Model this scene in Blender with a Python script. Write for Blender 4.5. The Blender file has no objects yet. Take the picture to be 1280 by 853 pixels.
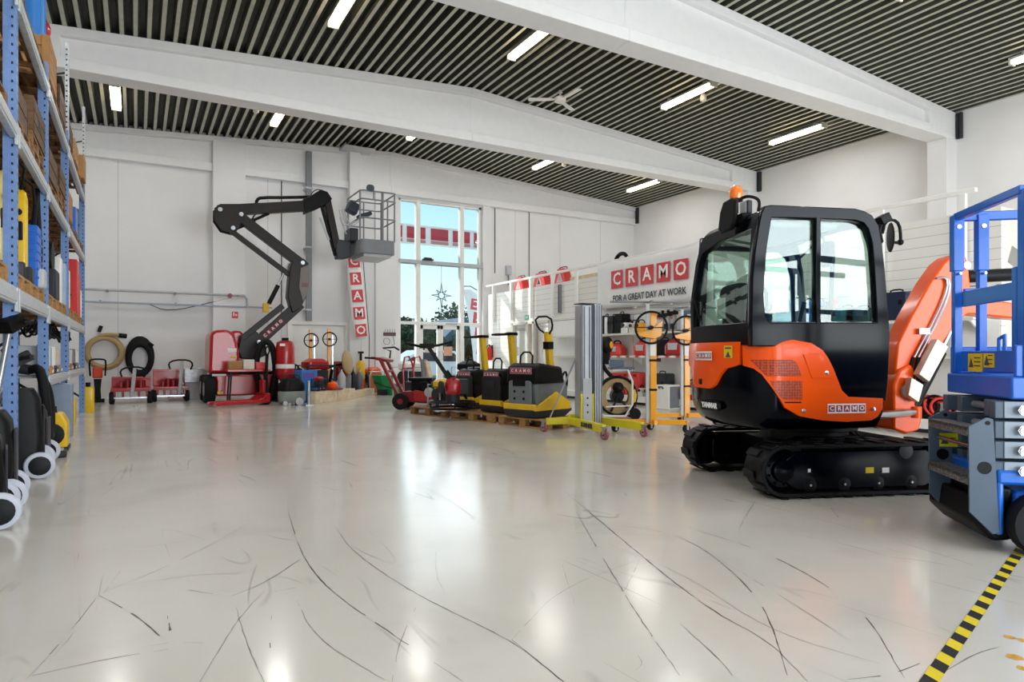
import bpy, bmesh, math, random
from mathutils import Vector, Matrix, Euler

C = bpy.context.scene.collection
S = bpy.context.scene
random.seed(7)
# ------------------------------------------------------------------ camera, world, sun, large lights, exposure
TH = math.atan(470 / 825)                       # yaw of the view to the long axis of the hall
FW = Vector((math.sin(TH), math.cos(TH), 0)); RT = Vector((math.cos(TH), -math.sin(TH), 0))
CAM_H = 1.1
cam = bpy.data.objects.new('camera', bpy.data.cameras.new('camera')); C.objects.link(cam); S.camera = cam
cam.location = (0, 0, CAM_H); cam.rotation_euler = (math.pi / 2, 0, -TH)
cam.data.sensor_width = 36; cam.data.lens = 825 / 1280 * 36; cam.data.shift_y = 18.5 / 1280
cam.data.clip_start = .05; cam.data.clip_end = 400
S.view_settings.view_transform = 'Standard'; S.view_settings.look = 'None'; S.view_settings.gamma = 1
S.view_settings.use_curve_mapping = False
S.view_settings.exposure = 0.45
w = bpy.data.worlds.new('sky'); S.world = w; w.use_nodes = True
nt = w.node_tree; nt.nodes.clear()
o_ = nt.nodes.new('ShaderNodeOutputWorld'); bg = nt.nodes.new('ShaderNodeBackground')
tc = nt.nodes.new('ShaderNodeTexCoord'); sp = nt.nodes.new('ShaderNodeSeparateXYZ'); cr = nt.nodes.new('ShaderNodeValToRGB')
nt.links.new(tc.outputs['Generated'], sp.inputs[0]); nt.links.new(sp.outputs[2], cr.inputs[0])
nt.links.new(cr.outputs[0], bg.inputs[0]); nt.links.new(bg.outputs[0], o_.inputs[0])
cr.color_ramp.elements[0].position = 0.0; cr.color_ramp.elements[0].color = (.88, .95, .93, 1)
cr.color_ramp.elements[1].position = .6; cr.color_ramp.elements[1].color = (.16, .42, .78, 1)
e = cr.color_ramp.elements.new(.12); e.color = (.66, .87, .92, 1)
e = cr.color_ramp.elements.new(.25); e.color = (.40, .70, .88, 1)
bg.inputs[1].default_value = 1.0
def sun(rot, energy, ang=.01):
    d = bpy.data.lights.new('sun', 'SUN'); d.energy = energy; d.angle = ang; d.color = (1, .95, .86)
    o = bpy.data.objects.new('sun', d); C.objects.link(o); o.rotation_euler = rot; return o
sn = sun((0, 0, 0), 3.0); sn.rotation_mode = 'QUATERNION'
sn.rotation_quaternion = Vector((.50, -.62, -.45)).to_track_quat('-Z', 'Y')
def area(name, loc, rot, sx, sy, power, col=(1, 1, 1)):
    d = bpy.data.lights.new(name, 'AREA'); d.shape = 'RECTANGLE'; d.size = sx; d.size_y = sy; d.energy = power; d.color = col
    o = bpy.data.objects.new(name, d); C.objects.link(o); o.location = loc; o.rotation_euler = rot; return o
# added fill light, set in an unseen gate opening behind the photographer
area('unseen_gate_fill', (6.5, -5.9, 2.3), (math.radians(90), 0, 0), 10.0, 4.4, 860, (.90, .95, 1))
# daylight through the glazed entrance
area('entrance_daylight', (8.6, 19.55, 3.2), (math.radians(-78), 0, 0), 2.6, 5.6, 60, (.93, .97, 1))

# ------------------------------------------------------------------ pixel rays of the photograph -> points in the hall
def ray(px, py): return FW + RT * ((px - 640) / 825) + Vector((0, 0, (445 - py) / 825))
def atd(px, py, d): return Vector((0, 0, CAM_H)) + ray(px, py) * d
def G(px, py, z=0): r = ray(px, py); return atd(px, py, (z - CAM_H) / r.z)
def atY(px, py, y): return atd(px, py, y / ray(px, py).y)
def atX(px, py, x): return atd(px, py, x / ray(px, py).x)

# ------------------------------------------------------------------ materials
def lin(h):
    h = h.lstrip('#'); v = [int(h[i:i + 2], 16) / 255 for i in (0, 2, 4)]
    return tuple(c / 12.92 if c <= .04045 else ((c + .055) / 1.055) ** 2.4 for c in v) + (1,)
MATS = {}
def mat(name, col, rough=.5, metal=0, coat=0, var=.06, scale=6, bump=0, emit=0, spec=.5):
    if name in MATS: return MATS[name]
    m = bpy.data.materials.new(name); m.use_nodes = True; MATS[name] = m
    t = m.node_tree; b = t.nodes['Principled BSDF']; c = lin(col) if isinstance(col, str) else tuple(col) + (1,)
    b.inputs['Roughness'].default_value = rough; b.inputs['Metallic'].default_value = metal
    b.inputs['Coat Weight'].default_value = coat; b.inputs['Coat Roughness'].default_value = .06
    b.inputs['Specular IOR Level'].default_value = spec
    b.inputs['Base Color'].default_value = c
    if var:
        n = t.nodes.new('ShaderNodeTexNoise'); n.inputs['Scale'].default_value = scale; n.inputs['Detail'].default_value = 3
        g = t.nodes.new('ShaderNodeTexCoord'); t.links.new(g.outputs['Object'], n.inputs['Vector'])
        r = t.nodes.new('ShaderNodeValToRGB')
        r.color_ramp.elements[0].position = .3; r.color_ramp.elements[1].position = .7
        r.color_ramp.elements[0].color = tuple(max(0, x * (1 - var)) for x in c[:3]) + (1,)
        r.color_ramp.elements[1].color = tuple(min(1, x * (1 + var)) for x in c[:3]) + (1,)
        t.links.new(n.outputs['Fac'], r.inputs['Fac']); t.links.new(r.outputs[0], b.inputs['Base Color'])
        if bump:
            bp = t.nodes.new('ShaderNodeBump'); bp.inputs['Strength'].default_value = bump
            t.links.new(n.outputs['Fac'], bp.inputs['Height']); t.links.new(bp.outputs[0], b.inputs['Normal'])
    if emit:
        b.inputs['Emission Color'].default_value = c; b.inputs['Emission Strength'].default_value = emit
    return m
def wood(name, c1, c2, scale=3.0, axis=0, rough=.65):
    m = bpy.data.materials.new(name); m.use_nodes = True; MATS[name] = m
    t = m.node_tree; b = t.nodes['Principled BSDF']; b.inputs['Roughness'].default_value = rough
    g = t.nodes.new('ShaderNodeTexCoord'); mp = t.nodes.new('ShaderNodeMapping'); n = t.nodes.new('ShaderNodeTexNoise')
    s = [scale * 8] * 3; s[axis] = scale * .6; mp.inputs['Scale'].default_value = s
    n.inputs['Scale'].default_value = 1; n.inputs['Detail'].default_value = 5; n.inputs['Distortion'].default_value = .6
    r = t.nodes.new('ShaderNodeValToRGB'); r.color_ramp.elements[0].color = lin(c1); r.color_ramp.elements[1].color = lin(c2)
    r.color_ramp.elements[0].position = .3; r.color_ramp.elements[1].position = .7
    t.links.new(g.outputs['Object'], mp.inputs[0]); t.links.new(mp.outputs[0], n.inputs['Vector'])
    t.links.new(n.outputs['Fac'], r.inputs[0]); t.links.new(r.outputs[0], b.inputs['Base Color'])
    return m
def glass(name, tint=(1, 1, 1), mixr=.10, rough=0.0):
    m = bpy.data.materials.new(name); m.use_nodes = True; MATS[name] = m
    t = m.node_tree; t.nodes.clear(); o = t.nodes.new('ShaderNodeOutputMaterial'); mx = t.nodes.new('ShaderNodeMixShader')
    tr = t.nodes.new('ShaderNodeBsdfTransparent'); tr.inputs[0].default_value = tuple(tint) + (1,)
    gl = t.nodes.new('ShaderNodeBsdfGlossy'); gl.inputs['Roughness'].default_value = rough
    lw = t.nodes.new('ShaderNodeLayerWeight'); lw.inputs[0].default_value = .25
    ml = t.nodes.new('ShaderNodeMath'); ml.operation = 'MULTIPLY_ADD'; ml.inputs[1].default_value = .5; ml.inputs[2].default_value = mixr * .4
    t.links.new(lw.outputs['Fresnel'], ml.inputs[0]); t.links.new(ml.outputs[0], mx.inputs[0])
    t.links.new(tr.outputs[0], mx.inputs[1]); t.links.new(gl.outputs[0], mx.inputs[2]); t.links.new(mx.outputs[0], o.inputs[0])
    return m

# ------------------------------------------------------------------ mesh builder
def axis_mat(p, d, up=Vector((0, 0, 1))):
    d = Vector(d).normalized()
    if abs(d.dot(up)) > .999: up = Vector((0, 1, 0)) if abs(d.y) < .9 else Vector((1, 0, 0))
    x = up.cross(d).normalized(); y = d.cross(x)
    return Matrix(((x.x, y.x, d.x, p[0]), (x.y, y.y, d.y, p[1]), (x.z, y.z, d.z, p[2]), (0, 0, 0, 1)))
class MB:
    def __init__(s): s.bm = bmesh.new(); s.mi = 0
    def _f(s, vs):
        try: f = s.bm.faces.new(vs); f.material_index = s.mi; return f
        except ValueError: return None
    def box(s, c, d, rot=(0, 0, 0), M=None):
        m = (M or Matrix()) @ Matrix.Translation(c) @ Euler(rot).to_matrix().to_4x4()
        v = [s.bm.verts.new(m @ Vector((x * d[0] / 2, y * d[1] / 2, z * d[2] / 2))) for x in (-1, 1) for y in (-1, 1) for z in (-1, 1)]
        for q in ((0, 1, 3, 2), (4, 6, 7, 5), (0, 4, 5, 1), (2, 3, 7, 6), (0, 2, 6, 4), (1, 5, 7, 3)): s._f([v[i] for i in q])
        return s
    def mm(s, lo, hi, M=None):
        return s.box([(a + b) / 2 for a, b in zip(lo, hi)], [abs(b - a) for a, b in zip(lo, hi)], M=M)
    def bar(s, a, b, w, h, up=(0, 0, 1)):      # square bar between two points
        a = Vector(a); b = Vector(b); m = axis_mat((a + b) / 2, b - a, Vector(up))
        return s.box((0, 0, 0), (w, h, (b - a).length), M=m)
    def lathe(s, prof, p=(0, 0, 0), d=(0, 0, 1), seg=20, cap=True):
        m = axis_mat(p, d); rings = []
        for r, z in prof:
            rings.append([s.bm.verts.new(m @ Vector((r * math.cos(2 * math.pi * i / seg), r * math.sin(2 * math.pi * i / seg), z))) for i in range(seg)])
        for a, b in zip(rings, rings[1:]):
            for i in range(seg): s._f((a[i], a[(i + 1) % seg], b[(i + 1) % seg], b[i]))
        if cap: s._f(rings[0][::-1]); s._f(rings[-1])
        return s
    def cyl(s, a, b, r, r2=None, seg=14):
        a = Vector(a); b = Vector(b); return s.lathe([(r, 0), (r if r2 is None else r2, (b - a).length)], a, b - a, seg)
    def tube(s, pts, r, seg=8, closed=False, smooth=0):
        P = [Vector(p) for p in pts]
        for _ in range(smooth):                 # corner cutting
            Q = [] if closed else [P[0]]
            n = len(P)
            for i in range(n if closed else n - 1):
                a, b = P[i], P[(i + 1) % n]; Q += [a * .75 + b * .25, a * .25 + b * .75]
            if not closed: Q.append(P[-1])
            P = Q
        n = len(P); rings = []; up = None
        for i, p in enumerate(P):
            if closed: t = (P[(i + 1) % n] - P[i - 1]).normalized()
            else: t = (P[min(i + 1, n - 1)] - P[max(i - 1, 0)]).normalized()
            if up is None: up = Vector((0, 0, 1)) if abs(t.z) < .9 else Vector((1, 0, 0))
            x = up.cross(t)
            if x.length < 1e-4: x = Vector((0, 1, 0)).cross(t)
            x.normalize(); y = t.cross(x); up = y
            rr = r[i] if isinstance(r, (list, tuple)) else r
            rings.append([s.bm.verts.new(p + (x * math.cos(2 * math.pi * k / seg) + y * math.sin(2 * math.pi * k / seg)) * rr) for k in range(seg)])
        for a, b in zip(rings, rings[1:]):
            for k in range(seg): s._f((a[k], a[(k + 1) % seg], b[(k + 1) % seg], b[k]))
        if closed:
            a, b = rings[-1], rings[0]
            off = min(range(seg), key=lambda o: (a[0].co - b[o].co).length)
            for k in range(seg): s._f((a[k], a[(k + 1) % seg], b[(k + 1 + off) % seg], b[(k + off) % seg]))
        else: s._f(rings[0][::-1]); s._f(rings[-1])
        return s
    def torus(s, c, ax, R_, r, seg=32, rs=10):
        m = axis_mat(c, ax); return s.tube([m @ Vector((R_ * math.cos(2 * math.pi * i / seg), R_ * math.sin(2 * math.pi * i / seg), 0)) for i in range(seg)], r, rs, True)
    def prism(s, poly, a, b, M=None, plane='xz'):   # polygon extruded between two offsets of the third axis
        f = {'xz': lambda u, v, t: (u, t, v), 'xy': lambda u, v, t: (u, v, t), 'yz': lambda u, v, t: (t, u, v)}[plane]
        M = M or Matrix(); A = [s.bm.verts.new(M @ Vector(f(u, v, a))) for u, v in poly]; B = [s.bm.verts.new(M @ Vector(f(u, v, b))) for u, v in poly]
        n = len(poly); s._f(A); s._f(B[::-1])
        for i in range(n): s._f((A[i], B[i], B[(i + 1) % n], A[(i + 1) % n]))
        return s
    def loft(s, rings, cap=True, closed=True):
        V = [[s.bm.verts.new(p) for p in r] for r in rings]; n = len(V[0])
        for a, b in zip(V, V[1:]):
            for i in range(n if closed else n - 1): s._f((a[i], a[(i + 1) % n], b[(i + 1) % n], b[i]))
        if cap: s._f(V[0][::-1]); s._f(V[-1])
        return s
    def ball(s, c, r, seg=16, sc=(1, 1, 1)):
        k = seg // 2; pr = [[Vector(c) + Vector((r * sc[0] * math.sin(math.pi * j / k) * math.cos(2 * math.pi * i / seg), r * sc[1] * math.sin(math.pi * j / k) * math.sin(2 * math.pi * i / seg), -r * sc[2] * math.cos(math.pi * j / k))) for i in range(seg)] for j in range(1, k)]
        s.loft(pr, True); return s
    def quad(s, pts): s._f([s.bm.verts.new(p) for p in pts]); return s
    def build(s, name, mats, parent=None, bevel=0, smooth=True, ang=38, seg=2, sub=0):
        me = bpy.data.meshes.new(name)
        bmesh.ops.recalc_face_normals(s.bm, faces=s.bm.faces)
        s.bm.to_mesh(me); s.bm.free()
        for m in (mats if isinstance(mats, (list, tuple)) else [mats]): me.materials.append(m)
        o = bpy.data.objects.new(name, me); C.objects.link(o); o.parent = parent
        if smooth and len(me.polygons):
            me.polygons.foreach_set('use_smooth', [True] * len(me.polygons)); me.set_sharp_from_angle(angle=math.radians(ang))
        if sub:
            x = o.modifiers.new('sub', 'SUBSURF'); x.levels = sub; x.render_levels = sub
        if bevel:
            x = o.modifiers.new('bevel', 'BEVEL'); x.width = bevel; x.segments = seg; x.limit_method = 'ANGLE'; x.angle_limit = math.radians(40); x.harden_normals = False
        return o
def tag(o, label, cat, group=None, kind=None):
    o['label'] = label; o['category'] = cat
    if group: o['group'] = group
    if kind: o['kind'] = kind
    return o
def thing(name, label, cat, loc=(0, 0, 0), rz=0, group=None):
    o = bpy.data.objects.new(name, None); o.empty_display_size = .1; C.objects.link(o)
    o.location = loc; o.rotation_euler = (0, 0, rz); return tag(o, label, cat, group)
def struct(o): o['kind'] = 'structure'; return o
def kids(o): return [c for c in bpy.data.objects if c.parent == o]
KID = {}
def note_kids(root):                            # remember the tree below a prototype, so copies are quick
    KID[root.name] = [(c, [(g, []) for g in kids(c)]) for c in kids(root)]
def dup(root, loc, rz=0, label=None, group=None, scale=None):
    if root.name not in KID: note_kids(root)
    r = root.copy(); C.objects.link(r); r.location = loc; r.rotation_euler = (0, 0, rz)
    if label: r['label'] = label
    if group: r['group'] = group
    if scale: r.scale = scale
    for c, gs in KID[root.name]:
        k = c.copy(); C.objects.link(k); k.parent = r
        for g, _ in gs: q = g.copy(); C.objects.link(q); q.parent = k
    return r
def flat(name, splines, m, parent=None, depth=.01, bevel=0, M=None):
    """filled outline with holes: splines are lists of (u,v); u,v,extrusion -> x,y,z of M"""
    cu = bpy.data.curves.new(name, 'CURVE'); cu.dimensions = '2D'; cu.fill_mode = 'BOTH'; cu.extrude = depth / 2; cu.bevel_depth = bevel; cu.bevel_resolution = 1
    for pts in splines:
        sp_ = cu.splines.new('POLY'); sp_.points.add(len(pts) - 1); sp_.use_cyclic_u = True
        for p, q in zip(sp_.points, pts): p.co = (q[0], q[1], 0, 1)
    return _conv(name, cu, m, parent, M)
def _conv(name, cu, m, parent, M):
    t = bpy.data.objects.new(name + '_tmp', cu); C.objects.link(t)
    dg = bpy.context.evaluated_depsgraph_get(); me = bpy.data.meshes.new_from_object(t.evaluated_get(dg))
    bpy.data.objects.remove(t); bpy.data.curves.remove(cu)
    me.name = name; me.materials.clear(); me.materials.append(m)
    if M is not None: me.transform(M)
    o = bpy.data.objects.new(name, me); C.objects.link(o); o.parent = parent; return o
FRAME_UP = Matrix(((1, 0, 0, 0), (0, 0, -1, 0), (0, 1, 0, 0), (0, 0, 0, 1)))   # text upright, facing -y
TCACHE = {}
def text(name, s, size, m, parent=None, M=None, depth=.004, bold=.0, align='CENTER', sx=1.0):
    key = (s, size, depth, bold, align, sx)
    if key not in TCACHE:
        cu = bpy.data.curves.new(name, 'FONT'); cu.body = s; cu.size = size; cu.extrude = depth / 2; cu.offset = bold
        cu.align_x = align; cu.align_y = 'CENTER'; cu.resolution_u = 2
        o = _conv(name, cu, m, None, Matrix.Diagonal((sx, 1, 1, 1))); TCACHE[key] = o.data.copy(); bpy.data.objects.remove(o)
    me = TCACHE[key].copy(); me.name = name; me.materials.clear(); me.materials.append(m)
    if M is not None: me.transform(M)
    o = bpy.data.objects.new(name, me); C.objects.link(o); o.parent = parent; return o
def facing(p, n, rot=0):                        # text frame at p whose face looks along horizontal n
    n = Vector(n).normalized(); z = Vector((0, 0, 1)); x = z.cross(n).normalized(); z = n.cross(x)
    m = Matrix(((x.x, z.x, n.x, p[0]), (x.y, z.y, n.y, p[1]), (x.z, z.z, n.z, p[2]), (0, 0, 0, 1)))
    return m @ Matrix.Rotation(rot, 4, 'Z')
def rrect(w_, h_, r, n=4, cx=0, cy=0):
    pts = []
    for sx, sy, a0 in ((1, 1, 0), (-1, 1, 90), (-1, -1, 180), (1, -1, 270)):
        for i in range(n + 1):
            a = math.radians(a0 + 90 * i / n); pts.append((cx + sx * (w_ / 2 - r) + r * math.cos(a), cy + sy * (h_ / 2 - r) + r * math.sin(a)))
    return pts
def logo(parent, M, w_, red, white, name='logo_tile', plate=None, letters='CRAMO'):
    """five red tiles with the shop's letters, in a row of width w_ centred on M"""
    s_ = w_ / 5.98
    b = MB(); b.mi = 0
    for i in range(5): b.box(((i - 2) * s_ * 1.245, 0, 0), (s_, s_, .004), M=M)
    o = b.build(name, red, parent)
    for i, ch in enumerate(letters): text('letter', ch, s_ * .95, white, o, M @ Matrix.Translation(((i - 2) * s_ * 1.245, 0, .003)), .002, s_ * .018)
    return o

# ------------------------------------------------------------------ palette
M_wall = mat('white_wall_paint', '#e4e4e5', .75, var=.02, scale=1.5)
M_beam = mat('white_beam_paint', '#e8e8e9', .7, var=.02)
M_white = mat('white_lacquer', '#efeeea', .45, var=.02)
M_frame = mat('white_frame', '#eceae6', .4, var=.02)
M_offw = mat('off_white', '#dcd8ce', .6)
M_blk = mat('black_plastic', '#060607', .5, spec=.22)
M_rub = mat('black_rubber', '#0b0b0d', .7, bump=.1, scale=30, spec=.3)
M_tread = mat('track_rubber', '#08090b', .5, bump=.1, scale=30, spec=.18)
M_navy = mat('black_gloss_paint', '#03050c', .14, coat=0, var=0, spec=.14)
M_dgrey = mat('dark_grey', '#2a2c31', .5, spec=.35)
M_grey = mat('mid_grey', '#7c7f84', .45)
M_lgrey = mat('light_grey', '#b9bcc0', .4)
M_steel = mat('steel', '#b8bcc2', .28, 1, var=.05)
M_alu = mat('aluminium', '#c4c8ce', .33, .9, var=.04)
M_galv = mat('galvanised', '#c3c8cb', .4, .3, var=.12, scale=25)
M_red = mat('red_paint', '#b3131a', .3, coat=.4, var=.05)
M_dred = mat('dark_red_paint', '#8a1119', .4, coat=.2, var=.08)
M_lred = mat('bright_red_plastic', '#d92a24', .4)
M_logo = mat('logo_red', '#d23f49', .5, var=.02)
M_mar = mat('logo_maroon', '#9c2740', .5, var=.02)
M_org = mat('orange_paint', '#ff5800', .26, coat=.12, spec=.3, var=.02)
M_orgd = mat('orange_grille', '#c23608', .5, var=.02)
M_yel = mat('yellow_paint', '#e8bc12', .35, coat=.3, var=.05)
M_acid = mat('acid_yellow_paint', '#e2d420', .35, coat=.3, var=.05)
M_amb = mat('amber_yellow_paint', '#f2a30f', .35, coat=.3, var=.04)
M_blue = mat('blue_paint', '#0f62c6', .38, coat=.1, var=.06)
M_lblue = mat('blue_plastic', '#2f7fd0', .4)
M_sblue = mat('steel_blue_paint', '#465668', .45, var=.06)
M_rackb = mat('rack_blue', '#6f8fc2', .45, .1, var=.08, scale=20)
M_hole = mat('punched_hole', '#101828', .8, var=0)
M_green = mat('green_plastic', '#0f8a4a', .35, coat=.2)
M_beige = mat('beige_hose', '#a98f63', .6)
M_card = mat('cardboard', '#a97c4c', .8, var=.1)
M_brown = mat('boom_brown', '#1d1512', .4, var=.08, spec=.3)
M_foil = mat('silver_foil', '#b4b7ba', .38, .5, var=.2, scale=14, bump=.6)
M_sticker = mat('yellow_sticker', '#e6c21a', .5, var=.03)
M_paper = mat('paper', '#f0efec', .7, var=.02)
M_pal = wood('pallet_wood', '#8a6238', '#c79a5e', 2.5, 0)
M_pald = wood('old_pallet_wood', '#5c3d20', '#a87843', 2.5, 0)
M_crate = wood('dark_crate_wood', '#3a2716', '#75532f', 2.5, 0)
M_ply = wood('plywood', '#d9bf98', '#ecdcc0', 1.2, 0, .55)
M_glass = glass('clear_glass', (.93, .97, .97), .05)
M_cabgl = glass('green_tinted_glass', (.86, .96, .92), .12)
M_ink = mat('dark_ink', '#3c4048', .6, var=0)
M_white_ink = mat('white_ink', '#f6f4f2', .5, var=0)
# ================================================================== THE HALL
YW, XW, XP, XL, YF = 19.7, 16.6, 10.1, -2.75, -6.0
RX, RZ, SL = 6.84, 7.38, .0645
def roof(x): return RZ - SL * abs(x - RX)
# floor: pale worn epoxy with hairlines, tyre scuffs as inlaid marks of their own
def floor_mat():
    m = bpy.data.materials.new('worn_epoxy_floor'); m.use_nodes = True; t = m.node_tree; b = t.nodes['Principled BSDF']
    g = t.nodes.new('ShaderNodeTexCoord')
    def noise(sc, det=4, dist=0, scale3=(1, 1, 1), rot=0):
        mp = t.nodes.new('ShaderNodeMapping'); mp.inputs['Scale'].default_value = scale3; mp.inputs['Rotation'].default_value = (0, 0, rot)
        n = t.nodes.new('ShaderNodeTexNoise'); n.inputs['Scale'].default_value = sc; n.inputs['Detail'].default_value = det; n.inputs['Distortion'].default_value = dist
        t.links.new(g.outputs['Object'], mp.inputs[0]); t.links.new(mp.outputs[0], n.inputs['Vector']); return n.outputs['Fac']
    def ramp(f, p0, c0, p1, c1):
        r = t.nodes.new('ShaderNodeValToRGB'); e = r.color_ramp.elements; e[0].position = p0; e[1].position = p1; e[0].color = c0; e[1].color = c1
        t.links.new(f, r.inputs[0]); return r.outputs[0]
    def mix(f, a, b_, op='MIX'):
        x = t.nodes.new('ShaderNodeMix'); x.data_type = 'RGBA'; x.blend_type = op
        if isinstance(f, float): x.inputs[0].default_value = f
        else: t.links.new(f, x.inputs[0])
        t.links.new(a, x.inputs[6]); t.links.new(b_, x.inputs[7]); return x.outputs[2]
    base = ramp(noise(.5, 5), .3, lin('#c9c4ba'), .7, lin('#d8d4cc'))
    W = (1, 1, 1, 1); K = (.62, .58, .52, 1)
    for sc3, rot in (((9, .45, 1), .5), ((9, .4, 1), -.75), ((8, .5, 1), 1.5)):     # faint hairline scratches
        sc3 = (sc3[0] * .22, sc3[1] * .7, 1)
        f = noise(.55, 2.5, .5, sc3, rot); d1 = t.nodes.new('ShaderNodeMath'); d1.operation = 'SUBTRACT'; d1.inputs[1].default_value = .5; t.links.new(f, d1.inputs[0])
        d2 = t.nodes.new('ShaderNodeMath'); d2.operation = 'ABSOLUTE'; t.links.new(d1.outputs[0], d2.inputs[0])
        ln = ramp(d2.outputs[0], .0006, (1, 1, 1, 1), .0022, (0, 0, 0, 1)); mk = ramp(noise(1.1, 3, 0, (1, 1, 1), rot + 1), .54, (0, 0, 0, 1), .66, (.7, .7, .7, 1))
        h = mix(1.0, ln, mk, 'MULTIPLY'); kk = t.nodes.new('ShaderNodeRGB'); kk.outputs[0].default_value = (.30, .28, .26, 1); base = mix(h, base, kk.outputs[0])
    sm = ramp(noise(1.3, 6, .4), .55, W, .8, (.86, .85, .83, 1)); base = mix(1.0, base, sm, 'MULTIPLY')
    t.links.new(base, b.inputs['Base Color'])
    rr = ramp(noise(.9, 5, .3), .35, (.13, .13, .13, 1), .75, (.22, .22, .22, 1)); t.links.new(rr, b.inputs['Roughness'])
    b.inputs['Specular IOR Level'].default_value = .62
    bp = t.nodes.new('ShaderNodeBump'); bp.inputs['Strength'].default_value = .035; bp.inputs['Distance'].default_value = .05
    t.links.new(noise(1.2, 3), bp.inputs['Height']); t.links.new(bp.outputs[0], b.inputs['Normal'])
    return m
M_scuff = mat('tyre_scuff', '#6f6b66', .3, var=.3, scale=12)
M_scuffd = mat('dark_tyre_scuff', '#3e3b39', .3, var=.3, scale=12)
fb = MB(); fb.quad(((XL - .3, YF - .3, 0), (XW + .3, YF - .3, 0), (XW + .3, YW + .25, 0), (XL - .3, YW + .25, 0)))
def scuff(pix, w0=.012, dark=False, dash=.75, n=46):
    P = [G(*p) for p in pix]
    for _ in range(3):
        Q = [P[0]]
        for a, c in zip(P, P[1:]): Q += [a * .75 + c * .25, a * .25 + c * .75]
        Q.append(P[-1]); P = Q
    L = [0]
    for a, c in zip(P, P[1:]): L.append(L[-1] + (c - a).length)
    n = max(8, int(L[-1] / .045)); w0 *= .72; fb.mi = 2 if dark else 1; k = 0
    def at(u):
        u *= L[-1]
        for i in range(len(P) - 1):
            if L[i + 1] >= u: f = (u - L[i]) / max(1e-6, L[i + 1] - L[i]); return P[i].lerp(P[i + 1], f)
        return P[-1]
    prev = None; on = True
    for i in range(n):
        if random.random() < .3: on = random.random() < dash
        u = i / n; a = at(u); c = at((i + 1) / n); d = (c - a)
        if d.length < 1e-5: continue
        nn = Vector((-d.y, d.x, 0)).normalized(); wv = w0 * (.25 + .75 * random.random()) * (math.sin(math.pi * min(1, max(.06, u))) ** .5)
        if on:
            o1 = nn * random.uniform(-.002, .002)
            z = Vector((0, 0, .0006))
            q = prev if prev else (a + nn * wv / 2 + o1 + z, a - nn * wv / 2 + o1 + z)
            r = (c + nn * wv / 2 + o1 + z, c - nn * wv / 2 + o1 + z)
            fb.quad((q[0], q[1], r[1], r[0])); prev = r
        else: prev = None
for pts, w_, dk, ds in (
        (((420, 660), (440, 690), (520, 745), (640, 800), (700, 850)), .011, True, .9), (((360, 640), (385, 720), (500, 800), (580, 853)), .012, True, .85),
        (((700, 610), (760, 660), (880, 760), (960, 800), (1010, 853)), .014, True, .9), (((720, 640), (790, 760), (850, 845)), .010, True, .8),
        (((740, 655), (850, 665), (950, 740), (985, 845)), .010, True, .7), (((860, 660), (960, 690), (1080, 760), (1130, 848)), .011, True, .75),
        (((640, 800), (670, 825), (705, 853)), .012, True, .95), (((125, 745), (170, 770), (205, 800)), .014, True, .6), (((210, 770), (215, 810)), .022, True, .5),
        (((120, 745), (230, 700), (310, 655)), .008, False, .8), (((235, 738), (300, 748), (370, 735)), .012, True, .6), (((290, 745), (330, 730), (375, 700)), .010, True, .7),
        (((40, 845), (130, 825), (210, 812)), .008, True, .8), (((35, 848), (80, 800), (120, 748)), .007, False, .8), (((135, 735), (270, 715), (350, 722)), .006, False, .8),
        (((295, 760), (310, 810), (330, 853)), .007, False, .8), (((250, 853), (300, 770), (330, 740)), .006, False, .7), (((370, 750), (395, 800), (480, 850)), .007, False, .85),
        (((480, 600), (540, 610), (610, 660)), .006, False, .7), (((585, 560), (600, 585), (615, 605)), .007, False, .6), (((600, 670), (720, 665), (860, 672)), .006, False, .7),
        (((760, 680), (860, 720), (960, 790), (1100, 830)), .006, False, .7), (((900, 700), (1000, 760), (1060, 800)), .006, False, .6), (((930, 640), (1000, 632), (1060, 630)), .010, True, .5),
        (((1035, 630), (1050, 650)), .010, True, .6), (((1060, 850), (1110, 845), (1150, 830)), .012, True, .8), (((800, 700), (780, 740)), .006, False, .8), (((640, 800), (700, 735), (800, 700)), .006, False, .6),
        (((520, 760), (500, 800), (490, 853)), .007, False, .7), (((850, 780), (905, 830), (915, 845)), .009, False, .9), (((545, 690), (545, 720), (555, 740)), .005, False, .7),
        (((140, 580), (200, 560), (280, 545)), .008, False, .5), (((120, 690), (220, 680), (330, 655)), .006, False, .6), (((60, 830), (110, 770), (160, 700), (190, 680)), .005, False, .7),
        (((340, 770), (335, 800), (345, 853)), .009, True, .6), (((700, 690), (760, 720), (800, 720)), .005, False, .7), (((720, 760), (700, 700), (690, 640)), .005, False, .6),
        (((1180, 840), (1230, 812), (1262, 808)), .008, False, .8), (((760, 590), (870, 620), (930, 650)), .006, False, .6), (((960, 600), (930, 650), (925, 660)), .008, False, .6)):
    scuff(pts, w_, dk, ds)
for i in range(7):                             # short random scuffs
    px, py = random.uniform(30, 1150), random.uniform(600, 853)
    a = random.uniform(0, 6.28); l = random.uniform(8, 40); c = random.uniform(-.5, .5)
    q = [(px, py), (px + l * math.cos(a), py + .45 * l * math.sin(a)), (px + 2 * l * math.cos(a + c), py + .9 * l * math.sin(a + c))]
    if all(500 < y < 900 for _, y in q): scuff(q, random.uniform(.002, .005), random.random() < .2, .7)
fb.mi = 3
for px, py, r in ((1262, 797, .022), (1279, 801, .022), (1268, 822, .03), (1279, 836, .022)):
    c = G(px, py); fb.quad([c + Vector((r * math.cos(a) * random.uniform(.8, 1), r * math.sin(a) * random.uniform(.8, 1), .0007)) for a in [i * .5712 for i in range(11)]])
fl = fb.build('floor', [floor_mat(), M_scuff, M_scuffd, mat('yellow_stain', '#d9a13a', .4, var=.3, scale=40)], smooth=False); struct(fl)

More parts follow.
